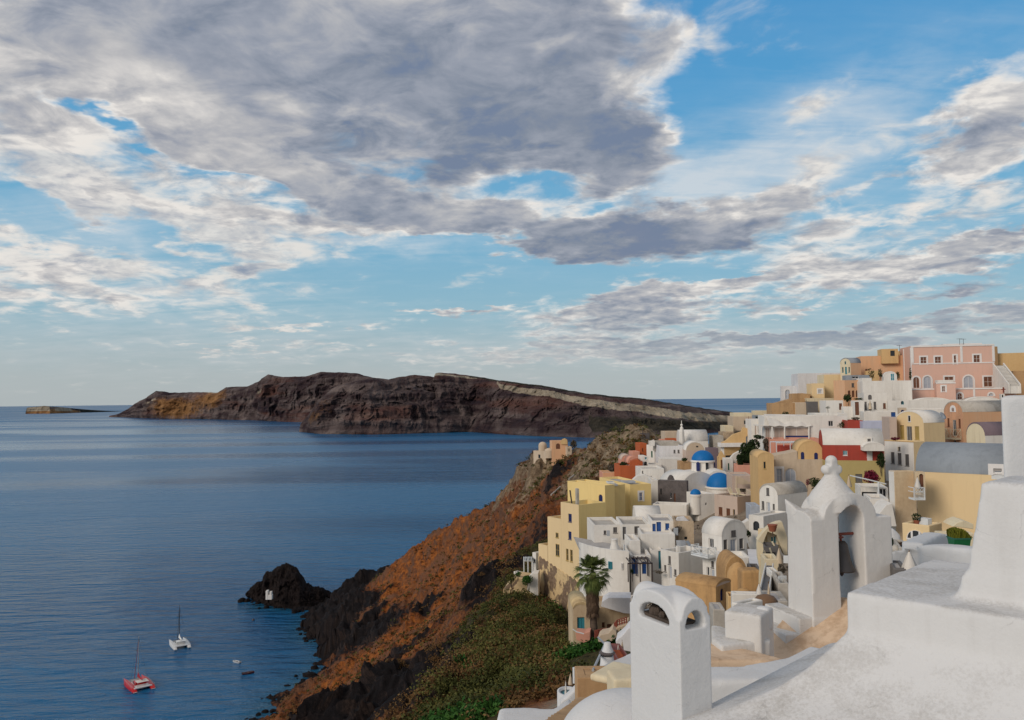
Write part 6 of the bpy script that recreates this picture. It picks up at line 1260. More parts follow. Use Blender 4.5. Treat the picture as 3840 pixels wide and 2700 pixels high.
# ochre vaults
House('vaulted_house', 'long ochre stained barrel vault with a dark blue arched door', 'house', (1455, 1800, 1930), (1520, 1640), 52, 62, 'ochrevault', matL='ochrevault', roof='vaultR', top=1468, dn=2.5, wins=[('R', 1840, 1530, 1868, 1640, 'Dnv', 1)], mroof='ochrevault', matG='rose')
def big_vault():
    e = empty('domed_chapel', S(1990, 1500, 60), 'tall ochre stained dome like vault with a rounded end', 'chapel'); o = Vector(e.location); k = mpp(60)/_F[2]
    m_ = MB(); P = S(1995, 1440, 61)-o; r = 98*k
    m_.lathe([(r*1.02, -5), (r*1.0, -1), (r*.99, 0), (r*.93, r*.45), (r*.75, r*.85), (r*.42, r*1.22), (.02, r*1.4)], P, 28, sx=1, sy=1.1); m_.build('shell', M['ochrevault'], e)
    m_ = MB(); P = S(1978, 1400, 63.5)-o; n = 16; r = 96*k
    for i in range(n):
        t0, t1 = math.pi*i/n, math.pi*(i+1)/n; f = lambda t, y, q=1.0: P+Vector((-math.cos(t)*r*q, y, math.sin(t)*r*1.55*q))
        m_.face([f(t0, 0), f(t1, 0), f(t1, 3), f(t0, 3)], 0, True)
    m_.face([f(math.pi*i/n, 0) for i in range(n+1)]+[P+Vector((r, 0, -5)), P+Vector((-r, 0, -5))]); m_.face([P+Vector((-r, 3, -5)), P+Vector((-r, 0, -5)), P+Vector((-r, 0, 0)), P+Vector((-r, 3, 0))])
    m_.build('vault', M['ochrevault'], e)
    m_ = MB(); P = S(2030, 1560, 58.6)-o; m_.box((P.x-.1, P.y-.4, P.z-3), (P.x+1.3, P.y+1, P.z+1.6)); m_.build('buttress', M['ochrevault'], e, bevel=.15)
    m_ = MB(); P = S(2040, 1590, 57.6)-o; m_.lathe([(1.3, -3), (1.1, -.6), (.75, .1), (.3, .45), (.02, .5)], P, 14); m_.build('oven', M['ochrevault'], e)
big_vault()
# right part: F frame
F_()
h = House('house', 'white house with a dark arched terrace opening beside the chapel', 'house', (955, 1205, 1640), (395, 1020), 78, 58, 'white', dn=4, par=.2, wins=[('L', 1030, 480, 1136, 640, 'hole', 1), ('L', 1005, 640, 1035, 690, 'bl')], mroof='white')
facade('wall', 'white stair flank curving up to the arched terrace house', 'wall', [(810, 545), (960, 460), (1000, 700), (1090, 780), (1090, 980), (985, 960), (930, 760)], 79.5, 1.2, 'white')
umbrella('small open white parasol roof above the dark terrace', 925, 425, 475, 84, mat='canvasw', wpx=110)
bush('black leaved potted plants on the white stair flank', 940, 680, 78, 110, 160, 'dark', n=200, size=.1, cat='plant', stem=False)
steps('broad grey stepped lane between the white houses', 1075, 1330, 1010, 960, 64, 74, .85, 9, 'greyd', name='lane_steps', rail=False, mtread='white2', cat='steps')
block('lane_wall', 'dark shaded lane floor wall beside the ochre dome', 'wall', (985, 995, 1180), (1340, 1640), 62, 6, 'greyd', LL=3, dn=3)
h = House('house', 'pale yellow gabled house with a pale teal window behind stairs', 'house', (1110, 1270, 1480), (640, 1000), 60, 40, 'cream', matL='yellow', dn=3, par=.1, wins=[('R', 1342, 735, 1452, 880, 'te')])
facade('gable_wall', 'pale yellow curved gable wall carrying a potted agave', 'gable', [(1105, 810), (1180, 700), (1260, 610), (1350, 540), (1450, 500), (1530, 490), (1620, 760), (1620, 1060), (1560, 1060), (1480, 850), (1440, 720), (1280, 660), (1200, 860)], 59.5, .8, 'cream')
bush('potted agave on the pale yellow gable wall', 1362, 585, 58.5, 90, 70, 'dark', 'agave', n=70, size=.14, cat='plant')
lathe_thing('flower_pot', 'terracotta pot under the agave on the gable wall', 'flower pot', 1364, 655, 58.5, [(.22, 0), (.34, .45), (.38, .5), (.3, .5)], 'terrapot')
facade('wall', 'cream curved stair wall winding down beside the pale yellow house', 'wall', [(1105, 815), (1200, 870), (1210, 980), (1170, 1110), (1210, 1240), (1200, 1600), (1140, 1600), (1150, 1300), (1110, 1100), (1100, 900)], 56, .5, 'cream')
block('gate', 'slanted grey wooden terrace roof with open dark space below', 'shelter', (1200, 1212, 1480), (920, 1100), 58, 8, 'greyd', LL=2, dn=2, wins=[('R', 1240, 1020, 1420, 1095, 'hole')])
for i, (x0, y0, x1, y1) in enumerate(((1222, 990, 1262, 1120), (1315, 940, 1372, 1115), (1355, 830, 1395, 900))):
    m_ = MB(); m_.tube(S(x0, y0, 57), S(x1, y1, 57), .06, n=6); tag(m_.build('pole', M['cream']), ['left leaning cream pole of the slanted shelter', 'middle leaning cream pole of the slanted shelter', 'short leaning pole before the pale teal window'][i], 'pole')
umbrella('closed orange brown parasol beside the foreground bell gable', 1480, 940, 1200, 54, wpx=135, mat='canvas')
block('terrace_wall', 'cream rounded landing wall above the narrow white stairs', 'wall', (1205, 1225, 1470), (1130, 1230), 54, 8, 'cream', LL=2, dn=2.5)
steps('narrow white staircase with grey treads between white walls', 1235, 1640, 1310, 1240, 42, 52, .36, 16, 'white', mtread='greyd', cat='staircase')
block('pier', 'white pier wall right of the narrow staircase', 'wall', (1340, 1352, 1480), (1360, 1640), 46, 12, 'white', LL=1.5, dn=2.5)
bush('pale green cactus clump by the white picket fence', 1530, 1290, 49, 130, 190, 'grey', n=300, size=.12, cat='plant', name='cactus')
def picket(label, x0, x1, yt, yb, d, n, mat='metalw'):
    a = S(x0, yb, d); b = S(x1, yb, d); hh = S(x0, yt, d).z-a.z; dr = Vector((b.x-a.x, b.y-a.y, 0)); L = dr.length; e = empty('picket_fence', a, label, 'fence', rz=math.atan2(dr.y, dr.x))
    r = MB(); r.box((0, .021, hh*.25), (L, .05, hh*.32)); r.build('rail', M[mat], e); r = MB(); r.box((0, .021, hh*.75), (L, .05, hh*.82)); r.build('rail', M[mat], e)
    for i in range(n): p = MB(); x = L*(i+.5)/n; p.box((x-L/n*.28, -.02, 0), (x+L/n*.28, .02, hh)); p.build('picket', M[mat], e)
picket('white picket fence on the low terrace beside the bell gable', 1465, 1610, 1420, 1560, 44, 9)
block('terrace_wall', 'low white terrace box behind the white picket fence', 'terrace wall', (1450, 1460, 1640), (1545, 1640), 43, 6, 'mossroof', LL=3, dn=2.5)
block('lattice', 'grey lattice screen beside the orange brown parasol', 'screen', (1548, 1552, 1625), (1075, 1175), 52, 6, 'metalw', LL=.1, dn=.1, par=.02, th=.03)
# ================================================================ foreground: whitewashed masonry, softened by remeshing
def ZP(x, y, z):
    v = pdir(*PX(x, y)); return EYE + v*((z-110.0)/v.z)
def soft(name, solids, cuts, mat, voxel=.03, it=4, parent=None, loc=None, fac=.5):
    """union of closed shapes minus cutters, with hand-plastered soft edges"""
    def tmp(mb, nm):
        me = bpy.data.meshes.new(nm); me.from_pydata(mb.v, [], mb.f); bm = bmesh.new(); bm.from_mesh(me); bmesh.ops.remove_doubles(bm, verts=bm.verts, dist=.0005)
        bmesh.ops.recalc_face_normals(bm, faces=bm.faces); bm.to_mesh(me); bm.free(); o = bpy.data.objects.new(nm, me); SC.collection.objects.link(o); return o
    base = tmp(solids, 'tmp')
    m = base.modifiers.new('a', 'REMESH'); m.mode = 'VOXEL'; m.voxel_size = voxel
    cs = [tmp(c, 'cut') for c in cuts]
    for c in cs:
        b = base.modifiers.new('b', 'BOOLEAN'); b.operation = 'DIFFERENCE'; b.object = c; b.solver = 'EXACT'
    if cs: m = base.modifiers.new('c', 'REMESH'); m.mode = 'VOXEL'; m.voxel_size = voxel
    s = base.modifiers.new('d', 'SMOOTH'); s.iterations = it; s.factor = fac
    dg = bpy.context.evaluated_depsgraph_get(); me = bpy.data.meshes.new_from_object(base.evaluated_get(dg), depsgraph=dg)
    for o in [base]+cs: bpy.data.objects.remove(o)
    me.materials.clear(); me.name = name
    o = link(name, me, M[mat], parent, smooth=True)
    if loc is not None:
        me.transform(Matrix.Translation(-Vector(loc)))
        o.location = loc if parent is None else (0, 0, 0)
    return o
def prism(mb, pts, z0, z1):
    """closed prism over a plan polygon; z1 may be a list"""
    n = len(pts); zt = z1 if isinstance(z1, (list, tuple)) else [z1]*n
    b = [(p[0], p[1], z0) for p in pts]; t = [(p[0], p[1], z) for p, z in zip(pts, zt)]
    mb.face(b[::-1]); mb.face(t)
    for i in range(n): j = (i+1) % n; mb.face([b[i], b[j], t[j], t[i]])
def mat_plaster_near(name, base, dirt, amt, sc=9):
    m, n, b = principled(name); g = n.new('ShaderNodeNewGeometry'); P = g.outputs['Position']
    nz = n.new('ShaderNodeSeparateXYZ', {0: g.outputs['Normal']}).outputs[2]
    a = n.noise(P, 1.6, 6, .6, .5); f = n.noise(P, sc*3.5, 6, .72); c2 = n.noise(P, sc*.9, 5, .65, .3)
    up = n.mr(nz, .25, .9, .10, 1.0)
    k = n.m('MULTIPLY', n.mr(n.m('ADD', n.m('MULTIPLY', a, .55), n.m('MULTIPLY', f, .45)), .45, .60), up)
    c = n.mix(n.m('MULTIPLY', k, amt), base, dirt)
    c = n.mix(n.mr(c2, .3, .7, 0, .10), c, tuple(v*.82 for v in base))
    wv = n.v('ADD', P, n.v('SCALE', n.noise(P, 3, 4, .6, out=1), .35))
    vo = n.new('ShaderNodeTexVoronoi', {'Vector': wv, 'Scale': .9}, feature='DISTANCE_TO_EDGE').outputs[0]
    ck = n.m('MULTIPLY', n.mr(vo, 0, .007, 1, 0), n.mr(a, .50, .60, 0, .55))
    c = n.mix(ck, c, tuple(v*.45 for v in base))
    dr = n.new('ShaderNodeMapping', {'Vector': P, 'Scale': (5, 5, .35)}).outputs[0]
    c = n.mix(n.m('MULTIPLY', n.mr(n.noise(dr, 1.3, 6, .65), .52, .70, 0, .11), n.mr(nz, .5, .1, 0, 1)), c, dirt)
    n.l.new(c, b.inputs['Base Color']); b.inputs['Roughness'].default_value = .85; b.inputs['Specular IOR Level'].default_value = .3
    n.l.new(n.new('ShaderNodeBump', {'Strength': .35, 'Distance': .012, 'Height': n.m('ADD', n.m('MULTIPLY', f, .8), n.m('ADD', n.m('MULTIPLY', c2, 1.8), n.m('MULTIPLY', a, 5.0)))}).outputs[0], b.inputs['Normal'])
    return m
M['near'] = mat_plaster_near('near_whitewash', (.68, .675, .665), (.36, .335, .30), .62)
M['nearw'] = mat_plaster_near('near_whitewash_clean', (.68, .68, .675), (.55, .53, .50), .35)
M['near_d'] = mat_plaster_near('near_whitewash_stained', (.70, .68, .65), (.36, .32, .26), .6, 5)
M['peach'] = mat_plaster_near('peach_roof_plaster', (.70, .52, .36), (.42, .27, .16), .8, 1.2)
# --- bench, tall wall and flared base at the right edge
def bench():
    C_()
    z1 = 108.15; A1 = ZP(632, 690, z1); F = ZP(1350, 800, z1); Bk = ZP(970, 560, z1)
    dr = (F-A1); dr.z = 0; dr.normalize(); nn = Vector((dr.y, -dr.x, 0))      # nn: outwards, to the viewer's side
    if nn.y > 0: nn = -nn
    bk = (Bk-A1); bk.z = 0; lb = bk.length; bk.normalize(); nl = -dr
    R_ = 5.0
    s = MB()
    def sec(off, z, ol=None):
        ol = off if ol is None else ol
        p1 = A1+nn*off+nl*ol; p0 = A1+bk*2.2+nl*ol; p2 = A1+dr*R_+nn*off; p3 = A1+dr*R_+bk*2.2
        return [(p.x, p.y, z) for p in (p0, p1, p2, p3)]
    prof = [(0, z1), (0, 107.78), (.10, 107.66), (.30, 107.44), (.52, 107.27), (.85, 107.10), (1.25, 106.98), (1.6, 106.6), (1.8, 105.2)]
    rings = [sec(o, z, o*.95) for o, z in prof]
    s.face(rings[0])
    for a, b in zip(rings, rings[1:]):
        for i in range(4): j = (i+1) % 4; s.face([a[j], a[i], b[i], b[j]])
    s.face(rings[-1][::-1])
    # tall wall, slightly battered, rising from the right part
    zt = 109.22
    def wp(x, y, z): return ZP(x, y, z)
    b0 = wp(1478, 745, z1); lo = Vector((b0.x, b0.y, 0)); T0 = S(1590, 0, 7.2)
    A_(); tl = ZP(1925, 1250, zt); C_()
    base = [lo, lo+dr*3.2, lo+dr*3.2+bk*2.0, lo+bk*.75]
    sh = Vector((tl.x, tl.y, 0))-lo; off = -nn*max(0.02, sh.dot(-nn))+dr*sh.dot(dr)
    front_top = lo+dr*sh.dot(dr)*1.0+nn*(-.06)
    top = [front_top, lo+dr*3.2+nn*(-.06), lo+dr*3.2+bk*2.0, front_top+bk*.8]
    w = MB(); zb = 106.5
    bpts = [(p.x, p.y, zb) for p in base]; mpts = [(p.x, p.y, z1) for p in base]; tpts = [(p.x, p.y, zt) for p in top]
    w.face(bpts[::-1]); w.face(tpts)
    for q0, q1 in ((bpts, mpts), (mpts, tpts)):
        for i in range(4): j = (i+1) % 4; w.face([q0[i], q0[j], q1[j], q1[i]])
    # fillet between bench and wall
    k = len(s.v); s.v += w.v; s.f += [tuple(i+k for i in f) for f in w.f]
    for t in range(5):
        r = .08*(1-t/5)**2; p = lo-dr*r; zz = z1-.05; q = [p, p+dr*.5, p+dr*.5+bk*.75, p+bk*.75]
        prism(s, [(v.x, v.y) for v in q], zz, z1+.03+.05*t)
    o = soft('parapet_bench', s, [], 'near', .035, 6, loc=(A1.x, A1.y, 107.0))
    return tag(o, 'big whitewashed bench and tall parapet wall with flared base in the near right foreground', 'parapet')
bench()
def pillar():
    A_(); P = S(2122, 1200, 9.3); Q = S(2118, 512, 9.3); s = MB(); z0, z1 = P.z-1.2, Q.z
    prism(s, [(P.x, P.y), (P.x+1.4, P.y-.25), (P.x+2.2, P.y+.9), (P.x+.72, P.y+1.1)], z0, z1)
    o = soft('chimney_stack', s, [], 'nearw', .04, 5, loc=(P.x+.6, P.y+.4, z0)); tag(o, 'tall smooth white chimney stack at the right edge above the parapet wall', 'chimney')
pillar()
def wall_run(name, label, cat, pts, th, down, mat='nearw', voxel=.05, it=5, away=True):
    """rounded masonry wall; pts = world points of the top edge nearest the viewer"""
    s = MB(); n = len(pts); L = []; Rr = []
    for i, p in enumerate(pts):
        a = pts[max(0, i-1)]; b = pts[min(n-1, i+1)]; t = Vector((b.x-a.x, b.y-a.y, 0)).normalized(); q = Vector((-t.y, t.x, 0))
        if q.y < 0 and away: q = -q
        L.append(p); Rr.append(p+q*th)
    z = Vector((0, 0, down)); 
    for i in range(n-1):
        s.face([L[i], L[i+1], Rr[i+1], Rr[i]]); s.face([L[i]-z, L[i+1]-z, L[i+1], L[i]]); s.face([Rr[i], Rr[i+1], Rr[i+1]-z, Rr[i]-z]); s.face([Rr[i]-z, Rr[i+1]-z, L[i+1]-z, L[i]-z])
    s.face([L[0], Rr[0], Rr[0]-z, L[0]-z]); s.face([Rr[-1], L[-1], L[-1]-z, Rr[-1]-z])
    c = sum(pts, Vector())/n
    return tag(soft(name, s, [], mat, voxel, it, loc=(c.x, c.y, c.z-down)), label, cat)
C_()
wall_run('parapet_wall', 'white parapet dipping down to the left in front of the green planter', 'parapet', [S(950, 475, 25), S(1060, 432, 24), S(1135, 400, 23), S(1185, 352, 22.5), S(1350, 362, 22), S(1600, 388, 21)], .7, 3.5, voxel=.09)
wall_run('parapet_wall', 'short white parapet return going back beside the green planter', 'parapet', [S(1200, 340, 23), S(1270, 300, 25), S(1340, 268, 27), S(1420, 285, 28)], .6, 2.4, voxel=.09)
def planter():
    P = S(1456, 362, 22.6); k = mpp(22.6)/_F[2]; w = 60*k; h = 62*k
    e = empty('planter', P, 'green plastic planter box with yellow green heather behind the parapet', 'planter'); mb = MB()
    mb.mesh([(-w*.9, -.14, 0), (w*.9, -.14, 0), (w*.9, .16, 0), (-w*.9, .16, 0), (-w, -.18, h), (w, -.18, h), (w, .2, h), (-w, .2, h)], [(0, 3, 2, 1), (0, 1, 5, 4), (1, 2, 6, 5), (2, 3, 7, 6), (3, 0, 4, 7)]); mb.face([(-w+.02, -.16, h-.03), (w-.02, -.16, h-.03), (w-.02, .18, h-.03), (-w+.02, .18, h-.03)])
    mb.build('box', paint('green_plastic', (.006, .13, .04), .4), e); r = MB()
    for a, b in (((-w-.01, -.19), (w+.01, -.17)), ((-w-.01, .18), (w+.01, .21)), ((-w-.012, -.188), (-w+.012, .208)), ((w-.012, -.188), (w+.012, .208))): r.box((a[0], a[1], h-.03), (b[0], b[1], h+.012))
    r.build('rim', M['greenp'], e)
    rnd = random.Random(4); f = MB()
    for i in range(2600):
        x = rnd.uniform(-w, w*1.02); y = rnd.uniform(-.17, .19); hh = 68*k*(.95+.12*math.sin(x/w*3+2.2)-.55*max(0, x/w)**3)*rnd.uniform(.6, 1.05); lean = Vector((rnd.gauss(0, .02), rnd.gauss(0, .02), 0)); p = Vector((x, y, h-.03)); q = p+Vector((0, 0, hh))+lean; t = Vector((rnd.uniform(-1, 1), rnd.uniform(-1, 1), 0)).normalized()*.008
        f.face([p-t, p+t, q+t*1.4, q-t*1.4])
    f.build('foliage', ML['yg'], e)
planter()
umbrella('closed cream parasol with dark red finial beyond the foreground bench', 1098, 400, 528, 19, 'canvasw', wpx=112)
lathe_thing('finial', 'dark red wooden finial on the near cream parasol', 'finial', 1092, 404, 17, [(.16, -.05), (.17, .05), (.07, .08), (.09, .2), (.16, .26), (.06, .33), (.08, .4), (.01, .52)], 'rust', 10) if 0 else None
block('wall', 'grey dark wall end below the near cream parasol', 'wall', (968, 975, 1046), (517, 545), 19, 6, 'greyd', LL=1, dn=1, par=.05)
wall_run('wall', 'smooth white rounded terrace wall right of the bell gable', 'wall', [S(960, 480, 26), S(1000, 445, 27), S(1060, 440, 27), S(1150, 420, 28), S(1300, 380, 28)], .5, 4, voxel=.12)
H_()
h = House('annex', 'yellow annex with a wide arched three pane window', 'house', (1068, 1536, 1760), (788, 1300), 42, 66, 'yellow', matL='yellow', dn=3, par=.25, th=.18, mroof='mossroof')
def lunette():
    e = empty('window', (0, 0, 0)); 
    bpy.data.objects.remove(e)
    L = h.loc('L', 1155, 1030); Rr = h.loc('L', 1470, 1010); T = h.loc('L', 1310, 865)
    a0, a1 = sorted((L[0], Rr[0])); zb = (L[1]+Rr[1])/2; zt = T[1]; n = 14; cx = (a0+a1)/2; w = (a1-a0)/2; hh = zt-zb
    def arc(k, dz=0): return [h.pt('L', cx-math.cos(math.pi*i/n)*w*k, zb+dz+math.sin(math.pi*i/n)*(hh*k)) for i in range(n+1)]
    g = MB(); g.face([(p[0]-.02, p[1], p[2]) for p in arc(.94)]); f = MB(); o1 = arc(1); o2 = arc(.9, .03)
    for i in range(n): f.face([(-.05, *o1[i][1:]), (-.05, *o1[i+1][1:]), (-.05, *o2[i+1][1:]), (-.05, *o2[i][1:])]); f.face([(-.05, *o1[i+1][1:]), (-.05, *o1[i][1:]), (.0, *o1[i][1:]), (.0, *o1[i+1][1:])])
    for t in (-.45, .4): f.box((-.07, cx+t*w-.05, zb), (-.01, cx+t*w+.05, zb+hh*.88))
    f.box((-.07, cx-w, zb-.05), (-.01, cx+w, zb+.03)); fo = f.build('window', M['wtrim'], h.e); g.build('pane', M['glass'], fo)
lunette()
House('air_conditioner', 'large white air conditioner on the roof of the yellow annex', 'air conditioner', (1345, 1510, 1582), (668, 772), 43, 55, 'metalw', dn=.05, par=.02, th=.04, wins=[('L', 1362, 668, 1500, 745, 'wht')])
def potplant(label, x, y, d, wpx, leaf='red', cat='flower pot'):
    P = S(x, y, d); k = mpp(d)/_F[2]; r = wpx*k/2; e = empty('flower_pot', P, label, cat); mb = MB(); mb.lathe([(r*.6, 0), (r*.9, r*1.0), (r, r*1.15), (r*.85, r*1.15)], (0, 0, 0), 14); mb.build('pot', M['terrapot'], e)
    f = MB(); leafmesh(f, (0, 0, r*2), (r*1.4, r*1.4, r*1.2), 160, r*.35, random.Random(3)); f.build('foliage', ML[leaf], e)
potplant('terracotta pot of dark flowers on the yellow annex roof', 1320, 755, 43.5, 110, 'dark')
block('annex_wall', 'pale yellow low wall with patchy screed right of the annex', 'wall', (1620, 1700, 2300), (905, 1100), 40, 20, 'cream', dn=3, mroof='mossroof')
stairs_wall('plank_cover', 'sloping cream cover slab against the big yellow wall', [(1935, 800), (2010, 740), (2120, 700), (2300, 760), (2300, 850), (2220, 835)], 41, 1.5, 'cream', 'cover')
wall_run('wall', 'white curved wall ramp left of the yellow annex', 'wall', [S(860, 800, 40), S(920, 825, 40), S(1000, 890, 40), S(1075, 960, 40), S(1090, 1180, 40)], .6, 6, voxel=.15)
block('terrace_box', 'pale stone planter wall below the arched annex window', 'planter wall', (1010, 1016, 1190), (1160, 1290), 33, 6, 'mossroof', LL=2, dn=2, mroof='deck')
lathe_thing('water_jar', 'round pale jar with brown opening by the planter wall', 'jar', 960, 1270, 33.5, [(.06, 0), (.15, .07), (.18, .19), (.14, .3), (.08, .35), (.09, .37), (.06, .37)], 'mossroof', 18)
bush('small dry branched plant above the planter wall', 1055, 1110, 34, 90, 90, 'brown', n=60, size=.1, cat='plant')
bush('dark green potted tree hidden behind the bell gable edge', 905, 1120, 36, 70, 180, 'dark', n=260, size=.14, cat='plant')
# --- bell gable
def bell_gable():
    C_(); d = 19.0; P = S(385, 175, d); az = math.atan2(P.x, P.y); yaw = R(35)-az; u = Vector((math.cos(yaw), math.sin(yaw), 0)); v = Vector((-math.sin(yaw), math.cos(yaw), 0))
    Cc = Vector((P.x, P.y, 0)); zs = P.z
    def along(x, y, dr):
        w = pdir(*PX(x, y)); t = -(Cc.x*w.y-Cc.y*w.x)/(dr.x*w.y-dr.y*w.x); return t
    def zat(x, y, a, dr=u):
        q = Cc+dr*a; w = pdir(*PX(x, y)); return 110+w.z*(q.x/w.x)
    LR = along(965, 175, u); LL = along(215, 175, v)
    zb = zat(385, 870, 0)
    e = empty('bell_gable', (P.x, P.y, zb), 'whitewashed arched bell gable topped by a cone and rounded cross', 'bell gable', rz=yaw)
    H_s = zs-zb
    a0, a1 = along(480, 195, u), along(861, 150, u); A_(); crown = zat(815, 1350, along(815, 1350, u)); 
    C_()
    o0, o1 = along(590, 400, u), along(772, 400, u); zo = zat(680, 68, (o0+o1)/2)
    print('GABLE', LR, LL, H_s, a0, a1, crown-zs, o0, o1, zo-zs, zb)
    def loc_(x, y, z): return (x, y, z)
    s = MB()
    taper = .10
    zz = [-1.5, 0, H_s]
    # body with slightly wider foot
    for (z0, z1, g0, g1) in ((-1.5, 0, .05, .05), (0, H_s, .03, 0)):
        b = [(-g0, -g0, z0), (LR+g0, -g0, z0), (LR+g0, LL+g0, z0), (-g0, LL+g0, z0)]; t = [(-g1, -g1, z1), (LR+g1, -g1, z1), (LR+g1, LL+g1, z1), (-g1, LL+g1, z1)]
        s.face(b[::-1]); s.face(t)
        for i in range(4): j = (i+1) % 4; s.face([b[i], b[j], t[j], t[i]])
    n = 20; c = (a0+a1)/2; r = (a1-a0)/2; hv = crown-zs
    def arcp(k, rr, h_): t = math.pi*k/n; return (c-math.cos(t)*rr, H_s+math.sin(t)*h_)
    ys = (0, LL)
    ring = [[(arcp(k, r, hv)[0], y, arcp(k, r, hv)[1]) for k in range(n+1)]+[(a1, y, H_s-.3), (a0, y, H_s-.3)] for y in ys]
    s.face(ring[0]); s.face(ring[1][::-1])
    m = len(ring[0])
    for i in range(m): j = (i+1) % m; s.face([ring[0][j], ring[0][i], ring[1][i], ring[1][j]])
    # second, lower vault across, with up-swept corner horns
    def horn(cx, cy, dx, dy, hh):
        q = [(cx, cy), (cx+dx*.5, cy), (cx+dx*.5, cy+dy*.4), (cx, cy+dy*.4)]
        b = [(x, y, H_s-.2) for x, y in q]; t = [(cx-dx*.06, cy-dy*.03, H_s+hh), (cx+dx*.24, cy, H_s+hh*.5), (cx+dx*.46, cy+dy*.36, H_s+hh*.12), (cx, cy+dy*.34, H_s+hh*.5)]
        s.face(b[::-1]); s.face(t)
        for i in range(4): j = (i+1) % 4; s.face([b[i], b[j], t[j], t[i]])
    horn(0, LL, 1, -1, .42); horn(LR, LL, -1, -1, .16)
    ring = []
    for x in (0, a0+.25):
        ring.append([(x, LL/2-math.cos(math.pi*k/12)*LL*.5, H_s-.02+math.sin(math.pi*k/12)*.20) for k in range(13)]+[(x, LL, H_s-.4), (x, 0, H_s-.4)])
    s.face(ring[0]); s.face(ring[1][::-1])
    for i in range(15): j = (i+1) % 15; s.face([ring[0][j], ring[0][i], ring[1][i], ring[1][j]])
    # cone and cross stand on the vault
    A_(); k_ = mpp(d+LL/2)/_F[2]; cx = along(645, 1350, u)+.0; 
    # centre of the roof seen at A x=645
    w = pdir(*PX(645, 1350)); cy = LL*.5
    q = Cc+v*cy; tt = -((q.x)*w.y-(q.y)*w.x)/(u.x*w.y-u.y*w.x); cx = tt
    Q = q+u*tt; zc = lambda y: 110+pdir(*PX(645, y)).z*(Q.y/pdir(*PX(645, y)).y)-zb
    prof = [(205*k_, zc(1500)), (200*k_, zc(1400)), (172*k_, zc(1345)), (128*k_, zc(1290)), (92*k_, zc(1240)), (58*k_, zc(1195)), (50*k_, zc(1160))]
    s.lathe(prof, (cx, cy, 0), 28)
    def ball(x, z, rx, rz, ry=.16):
        pr = [(rx*math.sin(math.pi*i/10)+.001, -rz*math.cos(math.pi*i/10)) for i in range(11)]; s.lathe(pr, (x, cy, z), 18, sy=ry/rx if rx else 1)
    zx = zc(1145); 
    tk = .13
    for x0, x1, y0, y1 in ((-66, 66, 1180, 1116), (-34, 34, 1200, 1062)): s.box((cx+x0*k_, cy-tk, zc(y0)), (cx+x1*k_, cy+tk, zc(y1)))
    for x0, y0, rx, rz in ((-58, 1148, 36, 42), (58, 1148, 36, 42), (0, 1070, 48, 44)): s.lathe([(rx*k_*math.sin(math.pi*i/10)+.001, -rz*k_*math.cos(math.pi*i/10)) for i in range(11)], (cx+x0*k_, cy, zc(y0)), 18, sy=tk*1.1/(rx*k_))
    cut = MB(); n = 18; ow = (o1-o0)/2; oc = (o0+o1)/2; zsp = (zo-zb)-ow
    prf = [(oc-math.cos(math.pi*i/n)*ow, zsp+math.sin(math.pi*i/n)*ow) for i in range(n+1)]+[(o1, -.1), (o0, -.1)]
    for y, rv in ((-.6, 0), (LL+.6, 1)): f = [(a, y, z) for a, z in prf]; cut.face(f[::-1] if rv else f)
    for i in range(len(prf)): j = (i+1) % len(prf); cut.face([(prf[j][0], -.6, prf[j][1]), (prf[i][0], -.6, prf[i][1]), (prf[i][0], LL+.6, prf[i][1]), (prf[j][0], LL+.6, prf[j][1])])
    soft('masonry', s, [cut], 'near_d', .022, 6, parent=e)
    C_()
    for (cxp, yt_, x1p, dep) in ((302, 883, 385, LL+.5), (206, 1001, 302, LL+.25)):   # steps that climb to the gable from the left
        b_ = MB(); xa, xb = along(cxp, yt_, u), along(x1p, yt_, u); zt_ = zat(cxp, yt_, xa)-zb; b_.box((xa, .0, -1.4), (xb+.12, dep, zt_)); soft('step', b_, [], 'near_d', .025, 5, parent=e)
    # bell on its beam
    C_(); bz = zat(600, 262, (o0+o1)/2)-zb; by = LL*.42
    be = empty('bell', (0, 0, 0)); be.parent = None
    wpt = e.matrix_world if 0 else Matrix.Translation((P.x, P.y, zb)) @ Matrix.Rotation(yaw, 4, 'Z')
    be.location = wpt @ Vector((oc, by, bz)); be.rotation_euler = (0, 0, yaw); tag(be, 'bronze bell hanging from a dark beam inside the arch of the bell gable', 'bell')
    b = MB(); b.lathe([(.02, -.16), (.10, -.17), (.155, -.24), (.19, -.42), (.215, -.6), (.27, -.76), (.32, -.85), (.32, -.88), (.27, -.86), (.2, -.6)], n=26); b.build('bell_body', M['bronze'], be)
    b = MB(); b.tube((-ow-.05, 0, 0), (ow+.05, 0, 0), .035, n=8); b.build('beam', M['rust'], be); b = MB(); b.tube((0, 0, .02), (0, 0, -.18), .03, n=8); b.tube((-.07, 0, -.08), (.07, 0, -.08), .025, n=6); b.build('yoke', M['rust'], be)
    b = MB(); b.tube((0, 0, -.5), (0, 0, -.95), .015, n=6); b.lathe([(.01, -1.02), (.05, -.97), (.05, -.92), (.01, -.88)], n=10); b.build('clapper', M['iron'], be)
bell_gable()
